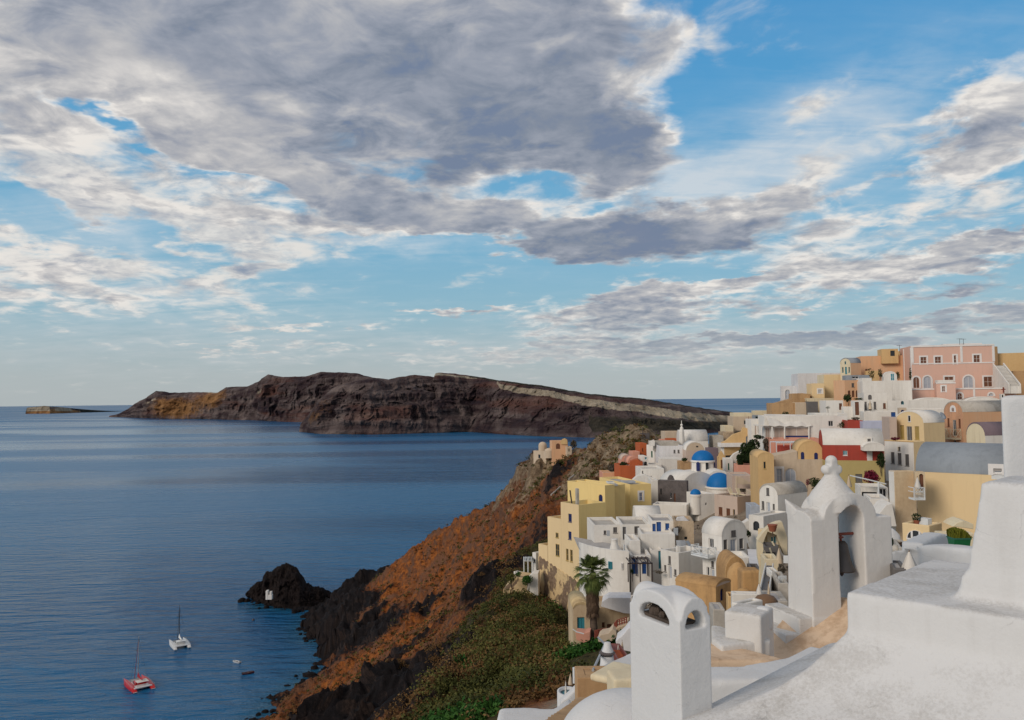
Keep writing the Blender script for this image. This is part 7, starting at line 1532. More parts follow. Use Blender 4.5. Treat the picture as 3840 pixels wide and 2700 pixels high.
# steps and terraces at its foot
G_()
def sblock(name, label, cat, xs, ys, d, ry, mat='nearw', voxel=.05, LL=None, LR=None, dn=1.0, it=4):
    (xL, xC, xR), (yT, yB) = xs, ys
    P = S(xC, yT, d); Pb = S(xC, yB, d); az = math.atan2(P.x, P.y); yaw = R(ry)-az; u = Vector((math.cos(yaw), math.sin(yaw), 0)); v = Vector((-math.sin(yaw), math.cos(yaw), 0))
    def al(x, dr): w = pdir(*PX(x, yT)); return -(P.x*w.y-P.y*w.x)/(dr.x*w.y-dr.y*w.x)
    a = LR or al(xR, u); b = LL or al(xL, v); s = MB(); c = Vector((P.x, P.y, 0))
    q = [c, c+u*a, c+u*a+v*b, c+v*b]; prism(s, [(p.x, p.y) for p in q], Pb.z-dn, P.z)
    return tag(soft(name, s, [], mat, voxel, it, loc=(P.x, P.y, Pb.z)), label, cat)
sblock('terrace_block', 'white terrace block with grey screed top left of the steps', 'terrace', (758, 1392, 1640), (962, 1370), 17.2, 72, 'near_d', voxel=.04, LR=.9)
sblock('terrace_lump', 'small rounded white lump on the corner of the terrace block', 'parapet', (1285, 1500, 1610), (838, 1085), 17.6, 60, 'nearw', voxel=.05, dn=.2)
_z = 104.78; _s = MB(); prism(_s, [(p.x, p.y) for p in (ZP(540, 1340, _z), ZP(715, 1474, _z), ZP(1100, 1425, _z), ZP(1560, 1385, _z), ZP(1500, 1200, _z), ZP(900, 1200, _z), ZP(700, 1130, _z), ZP(540, 1110, _z))], _z-.35, _z)
_o = soft('roof_terrace', _s, [], 'near_d', .04, 4, loc=(ZP(900, 1350, _z).x, ZP(900, 1350, _z).y, _z-1)); tag(_o, 'flat white roof apron below the white terrace block', 'roof')
sblock('terrace_box', 'white pool terrace box with pale blue water inside', 'terrace', (880, 900, 1430), (585, 800), 31, 12, 'white', voxel=.1, LL=3) if 0 else None
h = block('pool_terrace', 'white walled terrace with a pale blue plunge pool', 'pool', (880, 1060, 1432), (770, 860), 25, 50, 'white', dn=3, par=.3, th=.12, mroof='teal')
block('wall', 'white back wall of the plunge pool with a tiny round outlet', 'wall', (890, 896, 1440), (578, 740), 32, 6, 'white', LL=.5, dn=3, wins=[])
block('patio', 'grey screed patio floor behind the terrace block', 'patio', (1420, 1430, 1860), (700, 830), 30, 8, 'mossroof', LL=1.6, dn=3, par=.03)
umbrella('closed pale pink parasol beside the plunge pool', 1365, 405, 590, 31, 'canvasw', wpx=120)
umbrella('closed slim cream parasol beside the plunge pool', 1530, 390, 650, 30, 'canvas', wpx=62)
o = MB(); P = S(1470, 790, 29); 
lathe_thing('basket', 'brown overturned basket on the grey patio', 'basket', 1480, 800, 28.5, [(.35, 0), (.42, .2), (.3, .35), (.1, .42), (.01, .43)], 'wood', 14)
block('roof', 'white block low wall left of the pool parasol', 'wall', (560, 566, 780), (850, 1100), 22, 8, 'mossroof', LL=.8, dn=3, par=.03)
block('ochre_wall', 'ochre wall sliver between the blue door vault and pool', 'wall', (820, 826, 890), (620, 830), 42, 6, 'ochre', LL=1, dn=1)
def peach_roof():
    z0 = 104.72; s = MB(); P = []
    D_(); P += [ZP(1840, 1290, 104.2), ZP(1960, 925, 104.2)]; G_(); P += [ZP(1100, 1400, 104.2), ZP(1600, 1300, 104.3)]; C_(); P += [ZP(x, y, z) for x, y, z in ((300, 880, 104.5), (400, 820, 104.75), (640, 780, 104.95), (1000, 800, 105), (1000, 1320, 104.7), (500, 1330, 104.4), (0, 1350, 104.2))]
    prism(s, [(p.x, p.y) for p in P], z0-1.9, z0)
    o = soft('peach_roof', s, [], 'peach', .06, 2); P1, P2 = ZP(206, 1114, 104.2), ZP(385, 870, 104.75); d = Vector((P2.x-P1.x, P2.y-P1.y)); L = d.length; d.normalize()
    for v in o.data.vertices:      # the roof dips to a valley below the steps and climbs along the gable
        t = ((v.co.x-P1.x)*d.x+(v.co.y-P1.y)*d.y)/L
        z = 104.12+(.63*min(t, 1.6) if t > 0 else .54*min(1, max(0, (-t-.9)/.7))); v.co.z += (z-z0)*min(1, max(0, (v.co.z-(z0-1.8))/1.6))
    tag(o, 'peach coloured sloping roof at the foot of the bell gable', 'roof')
peach_roof()
C_()
zt = 105.12
wall_run('parapet_wall', 'long curved white parapet edging the peach roof', 'parapet', [Vector((2.2, 14.1, zt-.05)), ZP(0, 1325, zt), ZP(200, 1300, zt), ZP(330, 1278, zt), ZP(460, 1250, zt), ZP(560, 1205, zt), ZP(680, 1140, zt)], .8, 2.4, 'nearw', .06, 6)
def white_apron():
    s = MB(); z = 103.95; pts = [ZP(-60, 1520, z), ZP(60, 1470, z), ZP(160, 1432, z), ZP(380, 1370, z), ZP(560, 1360, z)]
    near = [Vector((6.5, 8.2, 0)), Vector((2.2, 8.6, 0))]
    poly = [(p.x, p.y) for p in pts]+[(7.2, 9.0), (1.9, 9.2)]
    prism(s, poly, 102.5, z); tag(soft('roof_apron', s, [], 'nearw', .07, 6, loc=(4, 10, 102.5)), 'white roof apron below the curved parapet in the foreground', 'roof')
white_apron()
# --- near chimney with four arched smoke openings
M['flue_rubble'] = plaster('dark_rubble', (.10, .075, .06), (.02, .016, .014), .9, 6, streak=False)  # brown rubble; the darkness inside the shaft is put into its colour
def chimney():
    D_(); d = 7.6; k = mpp(d)/_F[2]
    P = S(1625, 700, d); az = math.atan2(P.x, P.y); yaw = R(38)-az; u = Vector((math.cos(yaw), math.sin(yaw), 0)); v = Vector((-math.sin(yaw), math.cos(yaw), 0))
    def al(x, dr): w = pdir(*PX(x, 700)); return -(P.x*w.y-P.y*w.x)/(dr.x*w.y-dr.y*w.x)
    a = al(1900, u); b = al(1195, v); zt = P.z
    print('CHIM', a, b, zt)
    e = empty('chimney', (P.x, P.y, zt-1.6), 'near white chimney with arched smoke openings under a groined rounded cap', 'chimney', rz=yaw)
    zb = 1.53; hA = .2
    s = MB(); n = 40
    f = lambda t: math.sqrt(max(0, 1-((2*t-1)/.86)**2))
    def hz(i, j): return zb-.02+max(f(i/n)*hA, f(j/n)*hA)+.03
    foot = .035
    pts = {}
    top = [[(a*i/n, b*j/n, hz(i, j)) for i in range(n+1)] for j in range(n+1)]
    for j in range(n):
        for i in range(n): s.face([top[j][i], top[j][i+1], top[j+1][i+1], top[j+1][i]])
    def side(seq, outd):
        m = [(p[0], p[1], zb-.12) for p in seq]; lo = [(p[0]+outd[0]*foot, p[1]+outd[1]*foot, -.9) for p in seq]
        for i in range(len(seq)-1): s.face([m[i], m[i+1], seq[i+1], seq[i]]); s.face([lo[i], lo[i+1], m[i+1], m[i]])
        return lo
    l1 = side(top[0], (0, 0)); l2 = side([r[n] for r in top], (0, 0)); l3 = side(top[n][::-1], (0, 0)); l4 = side([r[0] for r in top][::-1], (0, 0))
    s.face((l1[:-1]+l2[:-1]+l3[:-1]+l4[:-1])[::-1])
    cuts = []
    def tun(axis):
        w = a if axis == 'v' else b; c = w/2; hw = w*.30; z0 = zb-.085; rise = .165; m = 16
        prf = [(c-math.cos(math.pi*i/m)*hw, z0+.0+(math.sin(math.pi*i/m)**.8)*rise) for i in range(m+1)]
        cut = MB(); L = b if axis == 'v' else a; q = (lambda x, y, z: (x, y, z)) if axis == 'v' else (lambda x, y, z: (y, x, z))
        for y in (-.4, L+.4): cut.face([q(x, y, z) for x, z in prf])
        for i in range(len(prf)): j = (i+1) % len(prf); cut.face([q(prf[i][0], -.4, prf[i][1]), q(prf[j][0], -.4, prf[j][1]), q(prf[j][0], L+.4, prf[j][1]), q(prf[i][0], L+.4, prf[i][1])])
        return cut
    sh = MB(); sh.box((a*.2, b*.2, .3), (a*.8, b*.8, zb-.05))
    soft('stack', s, [tun('v'), tun('u'), sh], 'nearw', .016, 5, parent=e)
    fl = MB(); rnd = random.Random(2); fl.box((a*.17, b*.17, .2), (a*.83, b*.83, zb-.06))
    for i in range(16):
        x, y, r = rnd.uniform(.25, .75)*a, rnd.uniform(.25, .75)*b, rnd.uniform(.03, .06); fl.lathe([(.004, -r), (r*.9, -r*.4), (r, .2*r), (r*.5, r*.9), (.004, r)], (x, y, zb-.04), 7, smooth=False)
    fl.build('flue', M['flue_rubble'], e)
chimney()
# --- near roofs bottom left
def hump():
    D_(); c = S(1180, 1850, 9.4); k = mpp(9.4)/_F[2]; s = MB(); rx, rz = 600*k, 470*k
    s.lathe([(.01, -rz*.9), (rx*.9, -rz*.6), (rx, 0)]+[(rx*math.cos(math.pi/2*i/12)+.002, rz*math.sin(math.pi/2*i/12)) for i in range(1, 13)], c, 40, sy=.85)
    tag(soft('dome_building', s, [], 'nearw', .05, 5, loc=(c.x, c.y, c.z-1)), 'smooth white domed roof left of the near chimney at the bottom', 'roof')
hump()
def white_roof():
    D_(); z = 101.5; s = MB(); P = [ZP(72, 1492, z), ZP(300, 1482, z), ZP(530, 1500, z), ZP(600, 1450, z), ZP(680, 1400, z)]
    poly = [(p.x, p.y) for p in P]+[(P[-1].x+1.5, P[-1].y-7), (P[0].x-.6, P[0].y-7)]
    prism(s, poly[::-1], z-1.8, z); tag(soft('white_roof', s, [], 'nearw', .09, 6, loc=(P[0].x, P[0].y, z-1.8)), 'smooth white flat roof at the bottom edge left of the domed roof', 'roof')
white_roof()
D_()
def beamwall():
    s = MB(); a = S(400, 1640, 15.0); b = S(745, 1400, 19); dr = (b-a); q = Vector((-dr.y, dr.x, 0)).normalized()*1.1
    if q.x < 0: q = -q
    z = Vector((0, 0, 2.5)); f = [a, b, b+q, a+q]; s.face(f); s.face([p-z for p in f][::-1])
    for i in range(4): j = (i+1) % 4; s.face([f[j], f[i], f[i]-z, f[j]-z])
    tag(soft('sloping_wall', s, [], 'tan', .07, 3, loc=(a.x, a.y, a.z-2.5)), 'brown plastered sloping wall top running to the ochre block', 'wall')
beamwall()
h = House('ochre_block', 'ochre brown rendered block with a dark slit window behind the domed roof', 'house', (738, 744, 1075), (1245, 1560), 20, 4, 'tan', LL=.9, dn=3, par=.02, mroof='tan', wins=[('R', 920, 1400, 975, 1440, 'hole')])
sblock('ledge', 'thick cream stained ledge on top of the ochre block', 'ledge', (848, 1095, 1110), (1262, 1292), 18.8, 62, 'cream', voxel=.05, dn=.1, LR=1.2)
sblock('terrace', 'white sloped roof terrace carrying the hatted round chimney', 'terrace', (870, 1060, 1215), (1225, 1275), 21.5, 55, 'nearw', voxel=.06, dn=1.5, LR=4)
sblock('cream_box', 'cream rounded box wall left of the near chimney', 'wall', (1050, 1062, 1300), (1262, 1420), 14.5, 14, 'cream', voxel=.04, dn=1, LL=.6)
def hat_chimney():
    P = S(1005, 1185, 23); k = mpp(23)/_F[2]; e = empty('chimney', P, 'round white chimney wearing a dark slate hat under a white inverted cone', 'chimney')
    m_ = MB(); m_.lathe([(78*k, -1), (76*k, 0), (60*k, 60*k), (54*k, 125*k), (46*k, 128*k)], n=24); m_.build('stack', M['nearw'], e)
    m_ = MB(); m_.lathe([(10*k, 122*k), (62*k, 142*k), (70*k, 152*k), (60*k, 158*k), (30*k, 172*k)], n=20, smooth=False); m_.build('hat', M['stone'], e)
    m_ = MB(); m_.lathe([(50*k, 160*k), (34*k, 200*k), (26*k, 238*k), (10*k, 240*k)], (4*k, 0, 0), n=16); m_.build('cap', M['nearw'], e)
hat_chimney()
m_ = MB(); m_.tube(S(880, 1180, 20.5), S(985, 955, 25), .035, n=6); m_.tube(S(985, 955, 25), S(925, 895, 30), .035, n=6); tag(m_.build('handrail', M['metalg']), 'thin grey handrail slanting up past the hatted chimney', 'handrail')
def hot_tub():
    P = S(665, 1420, 27); k = mpp(27)/_F[2]; e = empty('terrace', P, 'small white round ended terrace with a plunge pool above the green slope', 'terrace')
    s = MB(); s.lathe([(92*k, -1.5), (90*k, 60*k), (70*k, 62*k), (68*k, 20*k), (.01, 18*k)], (0, 0, 0), 28, sy=1.3); s.build('wall', M['nearw'], e); s = MB(); s.lathe([(.01, 40*k), (69*k, 40*k), (.01, 39*k)], (0, 0, 0), 28, sy=1.3); s.build('water', M['teal'], e)
hot_tub()
wall_run('parapet_wall', 'slanting white parapet below the round ended terrace', 'parapet', [S(600, 1455, 24), S(680, 1390, 24), S(740, 1330, 24)], .4, 1.5, voxel=.06)
umbrella('closed white parasol standing on the round ended terrace', 648, 1250, 1445, 25, 'canvasw', wpx=30)
umbrella('closed beige parasol behind the round ended terrace', 688, 1205, 1300, 29, 'canvas', wpx=46)
umbrella('tip of a beige parasol behind the ochre block', 860, 1158, 1230, 24, 'canvas', wpx=34)
m_ = MB(); m_.tube(S(720, 1290, 28), S(717, 1155, 28), .05, n=8); tag(m_.build('pole', M['metalw']), 'slim white pole beside the beige parasol', 'pole')
# --- house with the teal door under the palm
J_()
h = House('cave_house', 'weathered yellow cave house with an arched front and a tall teal door', 'house', (-20, -8, 470), (250, 960), 66, 6, 'sand', roof='vaultR', top=120, LL=4, dn=3, mroof='peel', wins=[('R', 112, 495, 325, 885, 'Dte')])
h = House('cave_house', 'pale yellow pitted wall with two brown doors right of the palm', 'house', (440, 590, 1700), (230, 1000), 68, 14, 'sand', LL=4, dn=4, mroof='sand', wins=[('R', 820, 640, 900, 800, 'Dbr'), ('R', 968, 690, 1104, 980, 'Dbr'), ('R', 1040, 510, 1110, 575, 'hole')])
facade('wall', 'white plaster skirt slope above the pitted yellow wall', 'wall', [(800, 190), (820, 60), (1000, -60), (1650, -60), (1650, 400), (1450, 380)], 67, 2, 'white2')
def railing(label, pts, d, hpx, mat='rust', name='railing', n=4):
    e = empty(name, S(*pts[0], d), label, 'railing'); o = Vector(e.location); k = mpp(d)/_F[2]; hh = hpx*k
    W3 = [S(x, y, d)-o for x, y in pts]; r = MB()
    for a, b in zip(W3, W3[1:]):
        for f_ in (.35, .7, 1.0): z = Vector((0, 0, hh*f_)); r.tube(a+z, b+z, .035, n=6)
    r.build('rail', M[mat], e)
    for a, b in zip(W3, W3[1:]):
        for i in range(n+1): p = a.lerp(b, i/n); m_ = MB(); m_.tube(p-Vector((0, 0, .25)), p+Vector((0, 0, hh)), .045, n=6); m_.build('post', M[mat], e)
railing('rust red stair railing left of the brown doors', [(620, 1010), (740, 985), (960, 940)], 62, 130)
railing('rust red gate like railing climbing to the right of the brown doors', [(1180, 860), (1260, 770), (1530, 690)], 61, 190)
stairs_wall('stair_wall', 'rough tan stair wall with a pink rounded edge below the brown doors', [(700, 1080), (790, 1000), (1000, 960), (1120, 830), (1230, 900), (1250, 1060), (1100, 1190), (980, 1150), (860, 1230), (720, 1200)], 60, 1.5, 'beige', 'wall')
stairs_wall('rubble_wall', 'sandy rubble slope under the rust red gate railing', [(1180, 880), (1270, 790), (1560, 700), (1600, 820), (1440, 1000), (1300, 1100), (1200, 1160), (1250, 1000)], 60.5, 2, 'ruin', 'wall')
steps('red brick stair flight going down past the near chimney', 1440, 1760, 1170, 1350, 28, 34, .32, 10, 'rust', rail=True, mtread='terra', cat='staircase')
stairs_wall('wall', 'white curved parapet wall left of the near chimney', [(1210, 1170), (1330, 1080), (1450, 970), (1560, 820), (1700, 760), (1700, 1500), (1450, 1450), (1330, 1490), (1240, 1330)], 36, 1.2, 'white2', 'wall')
umbrella('closed cream parasol before the white curved parapet', 1405, 1160, 1400, 33, 'canvas', wpx=84)
umbrella('closed pink parasol leaning by the white curved parapet', 1285, 1270, 1480, 33, 'canvasw', wpx=60)
stairs_wall('retaining_wall', 'brick coloured low retaining wall under the teal door', [(60, 930), (330, 950), (480, 900), (480, 1150), (300, 1230), (90, 1150)], 63, 1.2, 'coral', 'wall')
m_ = MB(); a, b, c = S(-10, 840, 62), S(90, 915, 62), S(300, 970, 62); m_.tube(a, b, .05, n=6); m_.tube(b, c, .05, n=6); tag(m_.build('pipe', M['metalw']), 'bent white pipe below the tall teal door', 'pipe')
# ================================================================ vegetation, palm, boats
def scatter_mass(name, label, cat, n, region, zonei, thr, rmin, rmax, leaves, size, leaf, seed, flat=.75, dens=None):
    rs = np.random.RandomState(seed); out_v = []; got = 0; tries = 0
    while got < n and tries < 60:
        tries += 1; th = rs.uniform(region[0], region[1], n*2); rr = np.exp(rs.uniform(math.log(region[2]), math.log(region[3]), n*2))
        x = rr*np.sin(th); y = rr*np.cos(th); h = hs(x, y); w = h[..., zonei]+.35*fbm(x/9, y/9, o=3, seed=seed)
        ok = w > thr
        if dens is not None: ok &= dens(x, y, h, rs)
        x, y, h = x[ok][:n-got], y[ok][:n-got], h[ok][:n-got]
        if len(x) == 0: continue
        z = h[..., 0]+relief(x, y, h); got += len(x)
        r = rs.uniform(rmin, rmax, len(x))*(.75+.5*rs.rand(len(x))); m = leaves
        u = rs.normal(size=(len(x), m, 3)); u /= np.linalg.norm(u, axis=-1, keepdims=True); u *= (rs.rand(len(x), m, 1)**.35)
        u[..., 2] = np.abs(u[..., 2])*flat
        c = np.stack([x, y, z-.15*r], -1)[:, None]+u*r[:, None, None]
        a = rs.normal(size=c.shape); a[..., 2] += .6; a /= np.linalg.norm(a, axis=-1, keepdims=True); b = np.cross(a, rs.normal(size=c.shape)); b /= np.linalg.norm(b, axis=-1, keepdims=True); t = np.cross(a, b)
        s = (size*rs.uniform(.6, 1.4, c.shape[:2]))[..., None]
        out_v.append(np.stack([c-b*s, c-t*s*.5, c+b*s, c+t*s*.5], 2).reshape(-1, 3))
    v = np.concatenate(out_v); f = np.arange(len(v)).reshape(-1, 4)
    me = bpy.data.meshes.new(name); me.vertices.add(len(v)); me.vertices.foreach_set('co', v.astype(np.float32).ravel()); me.loops.add(f.size); me.loops.foreach_set('vertex_index', f.astype(np.int32).ravel())
    me.polygons.add(len(f)); me.polygons.foreach_set('loop_start', np.arange(0, f.size, 4, dtype=np.int32)); me.polygons.foreach_set('loop_total', np.full(len(f), 4, dtype=np.int32)); me.update(calc_edges=True)
    return tag(link(name, me, ML[leaf]), label, cat, kind='stuff')
scatter_mass('large_shrubs', 'big rounded olive shrubs swelling out of the green slope', 'shrubs', 230, (R(-9), R(2.2), 50, 90), 3, .55, 1.1, 2.3, 420, .13, 'bush', 21, flat=.85)
scatter_mass('rusty_shrubs', 'rust tinged shrubs on the lower green slope', 'shrubs', 170, (R(-9), R(2.5), 50, 92), 3, .45, .9, 2.0, 300, .13, 'dry', 22, flat=.8)
bright_strip = lambda x, y, h, rs: fbm(x/14+y/30, y/22, o=3, seed=77) > .12
away = lambda x, y, h, rs: ~((np.arctan2(x, y) > R(3.6)) & (np.hypot(x, y) > 56))
scatter_mass('shrubs', 'dense olive green shrubs covering the slope below the yellow house', 'shrubs', 1500, (R(-9), R(5), 50, 150), 3, .5, .5, 1.3, 70, .13, 'bush', 11, dens=away)
scatter_mass('creepers', 'bright green creepers running diagonally through the shrubs', 'creepers', 520, (R(-6), R(10), 45, 100), 3, .5, .7, 1.5, 80, .15, 'bright', 12, dens=bright_strip)
scatter_mass('dry_bushes', 'brownish dry bushes among the green shrubs', 'bushes', 900, (R(-9), R(5), 45, 150), 3, .3, .5, 1.3, 60, .13, 'dry', 13, dens=away)
scatter_mass('scrub', 'low rust brown scrub dotting the red slope', 'scrub', 3000, (R(-17), R(4), 150, 430), 2, .45, .5, 1.3, 9, .38, 'dry', 14)
scatter_mass('dark_scrub', 'dark tufts dotting the red slope', 'scrub', 900, (R(-17), R(6), 150, 430), 2, .4, .5, 1.6, 10, .42, 'bush', 15)
scatter_mass('spur_scrub', 'olive and grey scrub on the rocky castle spur', 'scrub', 520, (R(0), R(13), 170, 330), 4, .3, .6, 2.2, 26, .34, 'bush', 16)
scatter_mass('brown_scrub', 'brown heather tufts on the rocky castle spur', 'scrub', 900, (R(0), R(13), 170, 330), 4, .2, .5, 1.6, 16, .36, 'dry', 26)
scatter_mass('town_weeds', 'dry weeds on bare ground between the houses', 'weeds', 900, (R(4), R(30), 60, 200), 1, -.2, .2, .5, 10, .16, 'grey', 17, dens=lambda x, y, h, rs: (h[..., 1:5].sum(-1) < .3))
def shore_rocks():
    rs = random.Random(5); mb = MB(); base = bmesh.new(); bmesh.ops.create_icosphere(base, subdivisions=2, radius=1); vs = [v.co.copy() for v in base.verts]; fs = [tuple(v.index for v in f.verts) for f in base.faces]; base.free()
    P = [sea_pt(*p) for p in SHORE]+[sea_pt(*p) for p in [(250, 600), (262, 604), (290, 609), (312, 608), (330, 603), (343, 600), (345, 598)]]
    segs = [(i, i+1) for i in range(len(SHORE)-1)]+[(len(SHORE)+i, len(SHORE)+i+1) for i in range(6)]
    for k in range(330):
        i, j = rs.choice(segs); p = P[i].lerp(P[j], rs.random()); p = p+Vector((rs.gauss(0, 3.5), rs.gauss(0, 3.5), 0)); r = rs.choice((.5, .7, 1, 1.4, 2.2))*rs.uniform(.6, 1.1); s = rs.random()*99; sq = (rs.uniform(.7, 1.4), rs.uniform(.7, 1.4), rs.uniform(.5, 1))
        a = np.array([tuple(v) for v in vs]); d = 1+.45*fbm(a[:, 0]*1.3+s, a[:, 1]*1.3, a[:, 2]*1.3, o=3)
        mb.mesh([(p.x+v.x*q*r*sq[0], p.y+v.y*q*r*sq[1], v.z*q*r*sq[2]) for v, q in zip(vs, d)], fs, 0)
    me = bpy.data.meshes.new('shore_rocks'); me.from_pydata(mb.v, [], mb.f); a = np.zeros((len(mb.v), 4)); a[:, 0] = 1; set_attr(me, 'zone', a)
    tag(link('shore_rocks', me, MHILL), 'black boulders along the waterline', 'rocks', kind='stuff')
shore_rocks()
def palm():
    D_(); d = 64.0; base = S(885, 960, d); top = S(893, 330, d); h = top.z-base.z; k = mpp(d)/_F[2]; rnd = random.Random(8)
    e = empty('palm_tree', base, 'tall fan palm with a shaggy skirt of dead fronds before the yellow house', 'palm tree')
    t = MB(); n = 14
    for i in range(n):
        z0 = h*i/n; z1 = h*(i+1)/n; r = lambda z: .34-.10*min(1, z/h*2)+(.22 if z < h*.06 else 0)
        t.tube((.06*math.sin(z0), 0, z0-.3), (.06*math.sin(z1), 0, z1-.25), r(z0)*1.08, r(z1)*.96, 10)
    t.build('trunk', M['bark'], e)
    def frond(mb, o, dirv, L, fl, droop, nl=15, w=.05, spread=1.25):
        dirv = dirv.normalized(); side = dirv.cross(Vector((0, 0, 1))); side = side.normalized() if side.length > .05 else Vector((1, 0, 0)); up = side.cross(dirv)
        p1 = o+dirv*L+Vector((0, 0, -droop*.25*L)); mb.tube(o, p1, .022, .014, 4)
        for i in range(nl):
            a = (i/(nl-1)-.5)*2*spread; q = (dirv*math.cos(a)+side*math.sin(a)).normalized(); l = fl*(1-.25*abs(a)/spread); m_ = p1+q*l*.6+up*.04; tip = p1+q*l+Vector((0, 0, -droop*l*rnd.uniform(.35, .75)))
            s = q.cross(up).normalized()*w*.5; mb.face([p1, m_-s, tip, m_+s])
    live = MB(); T = Vector((0, 0, h))
    for i in range(46):
        az = i*2.39996; el = R(75-i*2.9+rnd.uniform(-8, 8)); dv = Vector((math.cos(az)*math.cos(el), math.sin(az)*math.cos(el), math.sin(el)))
        frond(live, T, dv, rnd.uniform(.65, .95), rnd.uniform(.75, 1.0), .35+.5*(i/46), w=.09)
    live.build('fronds', ML['palm'], e)
    dead = MB()
    for i in range(110):
        az = i*2.39996; z = h*(1-.46*(i/110)**1.1)-.1; dv = Vector((math.cos(az)*.3, math.sin(az)*.3, -1)); sp = .55+.1*math.sin(i); frond(dead, Vector((math.cos(az)*.2, math.sin(az)*.2, z)), dv, rnd.uniform(.25, .45), rnd.uniform(.5, .9), .3, nl=7, w=.1, spread=.55)
    dead.build('dead_fronds', ML['brown'], e)
palm()
# ---------------------------------------------------------------- boats
fr(0, 2000, 2.296)
def sea_at(x, y): return sea_pt(*PX(x, y))
BOATP = dict(redhull=paint('red_gelcoat', (.55, .012, .012), .25), whull=paint('white_gelcoat', (.74, .74, .72), .25), net=paint('grey_netting', (.35, .34, .32), .9), alu=paint('mast_alloy', (.35, .36, .37), .35), dalu=paint('dark_mast', (.03, .03, .035), .4), sail=paint('red_sail_cover', (.30, .012, .02), .8), wsail=paint('white_sail_cover', (.72, .72, .70), .8))
def catamaran(label, x, y, head, L, B, hull, deck, mastm, cover, mast_h, group='catamarans at anchor'):
    P = sea_at(x, y); e = empty('catamaran', (P.x, P.y, 0), label, 'catamaran', group, math.atan2(head[1], head[0]))
    hw = L*.065
    for sd in (-1, 1):
        mb = MB(); yc = sd*(B/2-hw); rows = []
        for i in range(15):
            t = i/14; xx = -L/2+L*t; w = hw*(.75+.25*math.sin(t*3.1))*(1-max(0, (t-.6)/.4)**2.2*.96); top = 1.15+.45*t if t > .12 else .35+t*6.6; bot = -.5+.6*max(0, (t-.8)/.2)**2
            rows.append([(xx, yc-w*.35, bot), (xx, yc-w, bot+.6), (xx, yc-w*1.02, top), (xx, yc-w*.5, top+.12), (xx, yc+w*.5, top+.12), (xx, yc+w*1.02, top), (xx, yc+w, bot+.6), (xx, yc+w*.35, bot)])
        for a, b in zip(rows, rows[1:]):
            for j in range(8): q = (j+1) % 8; mb.face([a[j], a[q], b[q], b[j]], 1 if j == 3 else 0, j not in (3, 7))
        mb.face(rows[0]); mb.build('hull', [BOATP[hull], BOATP[deck]], e)
        s_ = MB(); s_.box((-L/2-.3, yc-hw*.7, .15), (-L/2+.5, yc+hw*.7, .3)); s_.build('swim_step', BOATP['whull'], e)
    pl = MB(); pl.box((-L*.42, -B/2+hw, .95), (L*.14, B/2-hw, 1.3)); pl.build('deck', BOATP['whull'], e, bevel=.08)
    c = MB(); c.mesh([(-L*.2, -B*.27, 1.3), (L*.14, -B*.22, 1.3), (L*.14, B*.22, 1.3), (-L*.2, B*.27, 1.3), (-L*.18, -B*.23, 2.25), (L*.03, -B*.17, 2.2), (L*.03, B*.17, 2.2), (-L*.18, B*.23, 2.25)], [(0, 3, 2, 1), (4, 5, 6, 7), (0, 1, 5, 4), (1, 2, 6, 5), (2, 3, 7, 6), (3, 0, 4, 7)]); cb = c.build('cabin', BOATP[deck], e, bevel=.15)
    w = MB(); w.mesh([(L*.125, -B*.18, 1.5), (L*.125, B*.18, 1.5), (L*.05, B*.15, 2.08), (L*.05, -B*.15, 2.08)], [(0, 1, 2, 3)]); w.v = [(a+.06, b, c_+.04) for a, b, c_ in w.v]; w.build('windscreen', M['glass'], cb)
    for sd in (-1, 1): w = MB(); w.mesh([(-L*.17, sd*B*.262, 1.55), (L*.08, sd*B*.222, 1.55), (L*.03, sd*B*.2, 2.0), (-L*.17, sd*B*.245, 2.0)], [(0, 1, 2, 3)]); w.build('side_window', M['glass'], cb)
    bm_ = MB(); bm_.box((-L*.40, -B*.24, 3.0), (-L*.17, B*.24, 3.12)); bm_.build('bimini', BOATP[deck] if hull == 'whull' else M['canvasw'], e, bevel=.04)
    for sx in (-L*.38, -L*.19):
        for sd in (-1, 1): p = MB(); p.tube((sx, sd*B*.22, 1.25), (sx, sd*B*.22, 3.02), .05, n=6); p.build('bimini_post', BOATP['alu'], e)
    nt = MB(); nt.box((L*.141, -B/2+hw*1.6, 1.12), (L*.36, B/2-hw*1.6, 1.15)); nt.build('trampoline', BOATP['net'], e)
    xb = MB(); xb.tube((L*.36, -B/2+hw, 1.2), (L*.36, B/2-hw, 1.2), .13, n=8); xb.build('crossbeam', BOATP['alu'], e)
    m_ = MB(); m_.tube((L*.05, 0, 1.3), (L*.02, 0, mast_h), .17, .10, 8); mast = m_.build('mast', BOATP[mastm], e)
    s2 = MB()
    for z in (.45, .72): s2.tube((L*.04, -B*.12, mast_h*z), (L*.04, B*.12, mast_h*z), .05, n=5)
    s2.build('spreader', BOATP[mastm], mast)
    b_ = MB(); b_.tube((L*.05, 0, 3.3), (-L*.34, 0, 3.5), .13, n=8); b_.build('boom', BOATP['alu'], e)
    sc = MB(); n = 8
    for a, b, h0, h1, w0, w1 in ((L*.05, -L*.1, 1.9, .8, .30, .32), (-L*.1, -L*.33, .8, .35, .32, .2)):
        sc.mesh([(a, -w0, 3.4), (a, w0, 3.4), (b, w1, 3.5), (b, -w1, 3.5), (a, 0, 3.4+h0), (b, 0, 3.5+h1)], [(0, 3, 5, 4), (1, 4, 5, 2), (0, 4, 1), (3, 2, 5), (0, 1, 2, 3)])
    sc.build('sail_cover', BOATP[cover], e)
    f = MB(); f.tube((L*.36, 0, 1.3), (L*.025, 0, mast_h*.93), .11, .07, 6); f.build('furled_jib', BOATP[cover if hull == 'redhull' else 'dalu'], e)
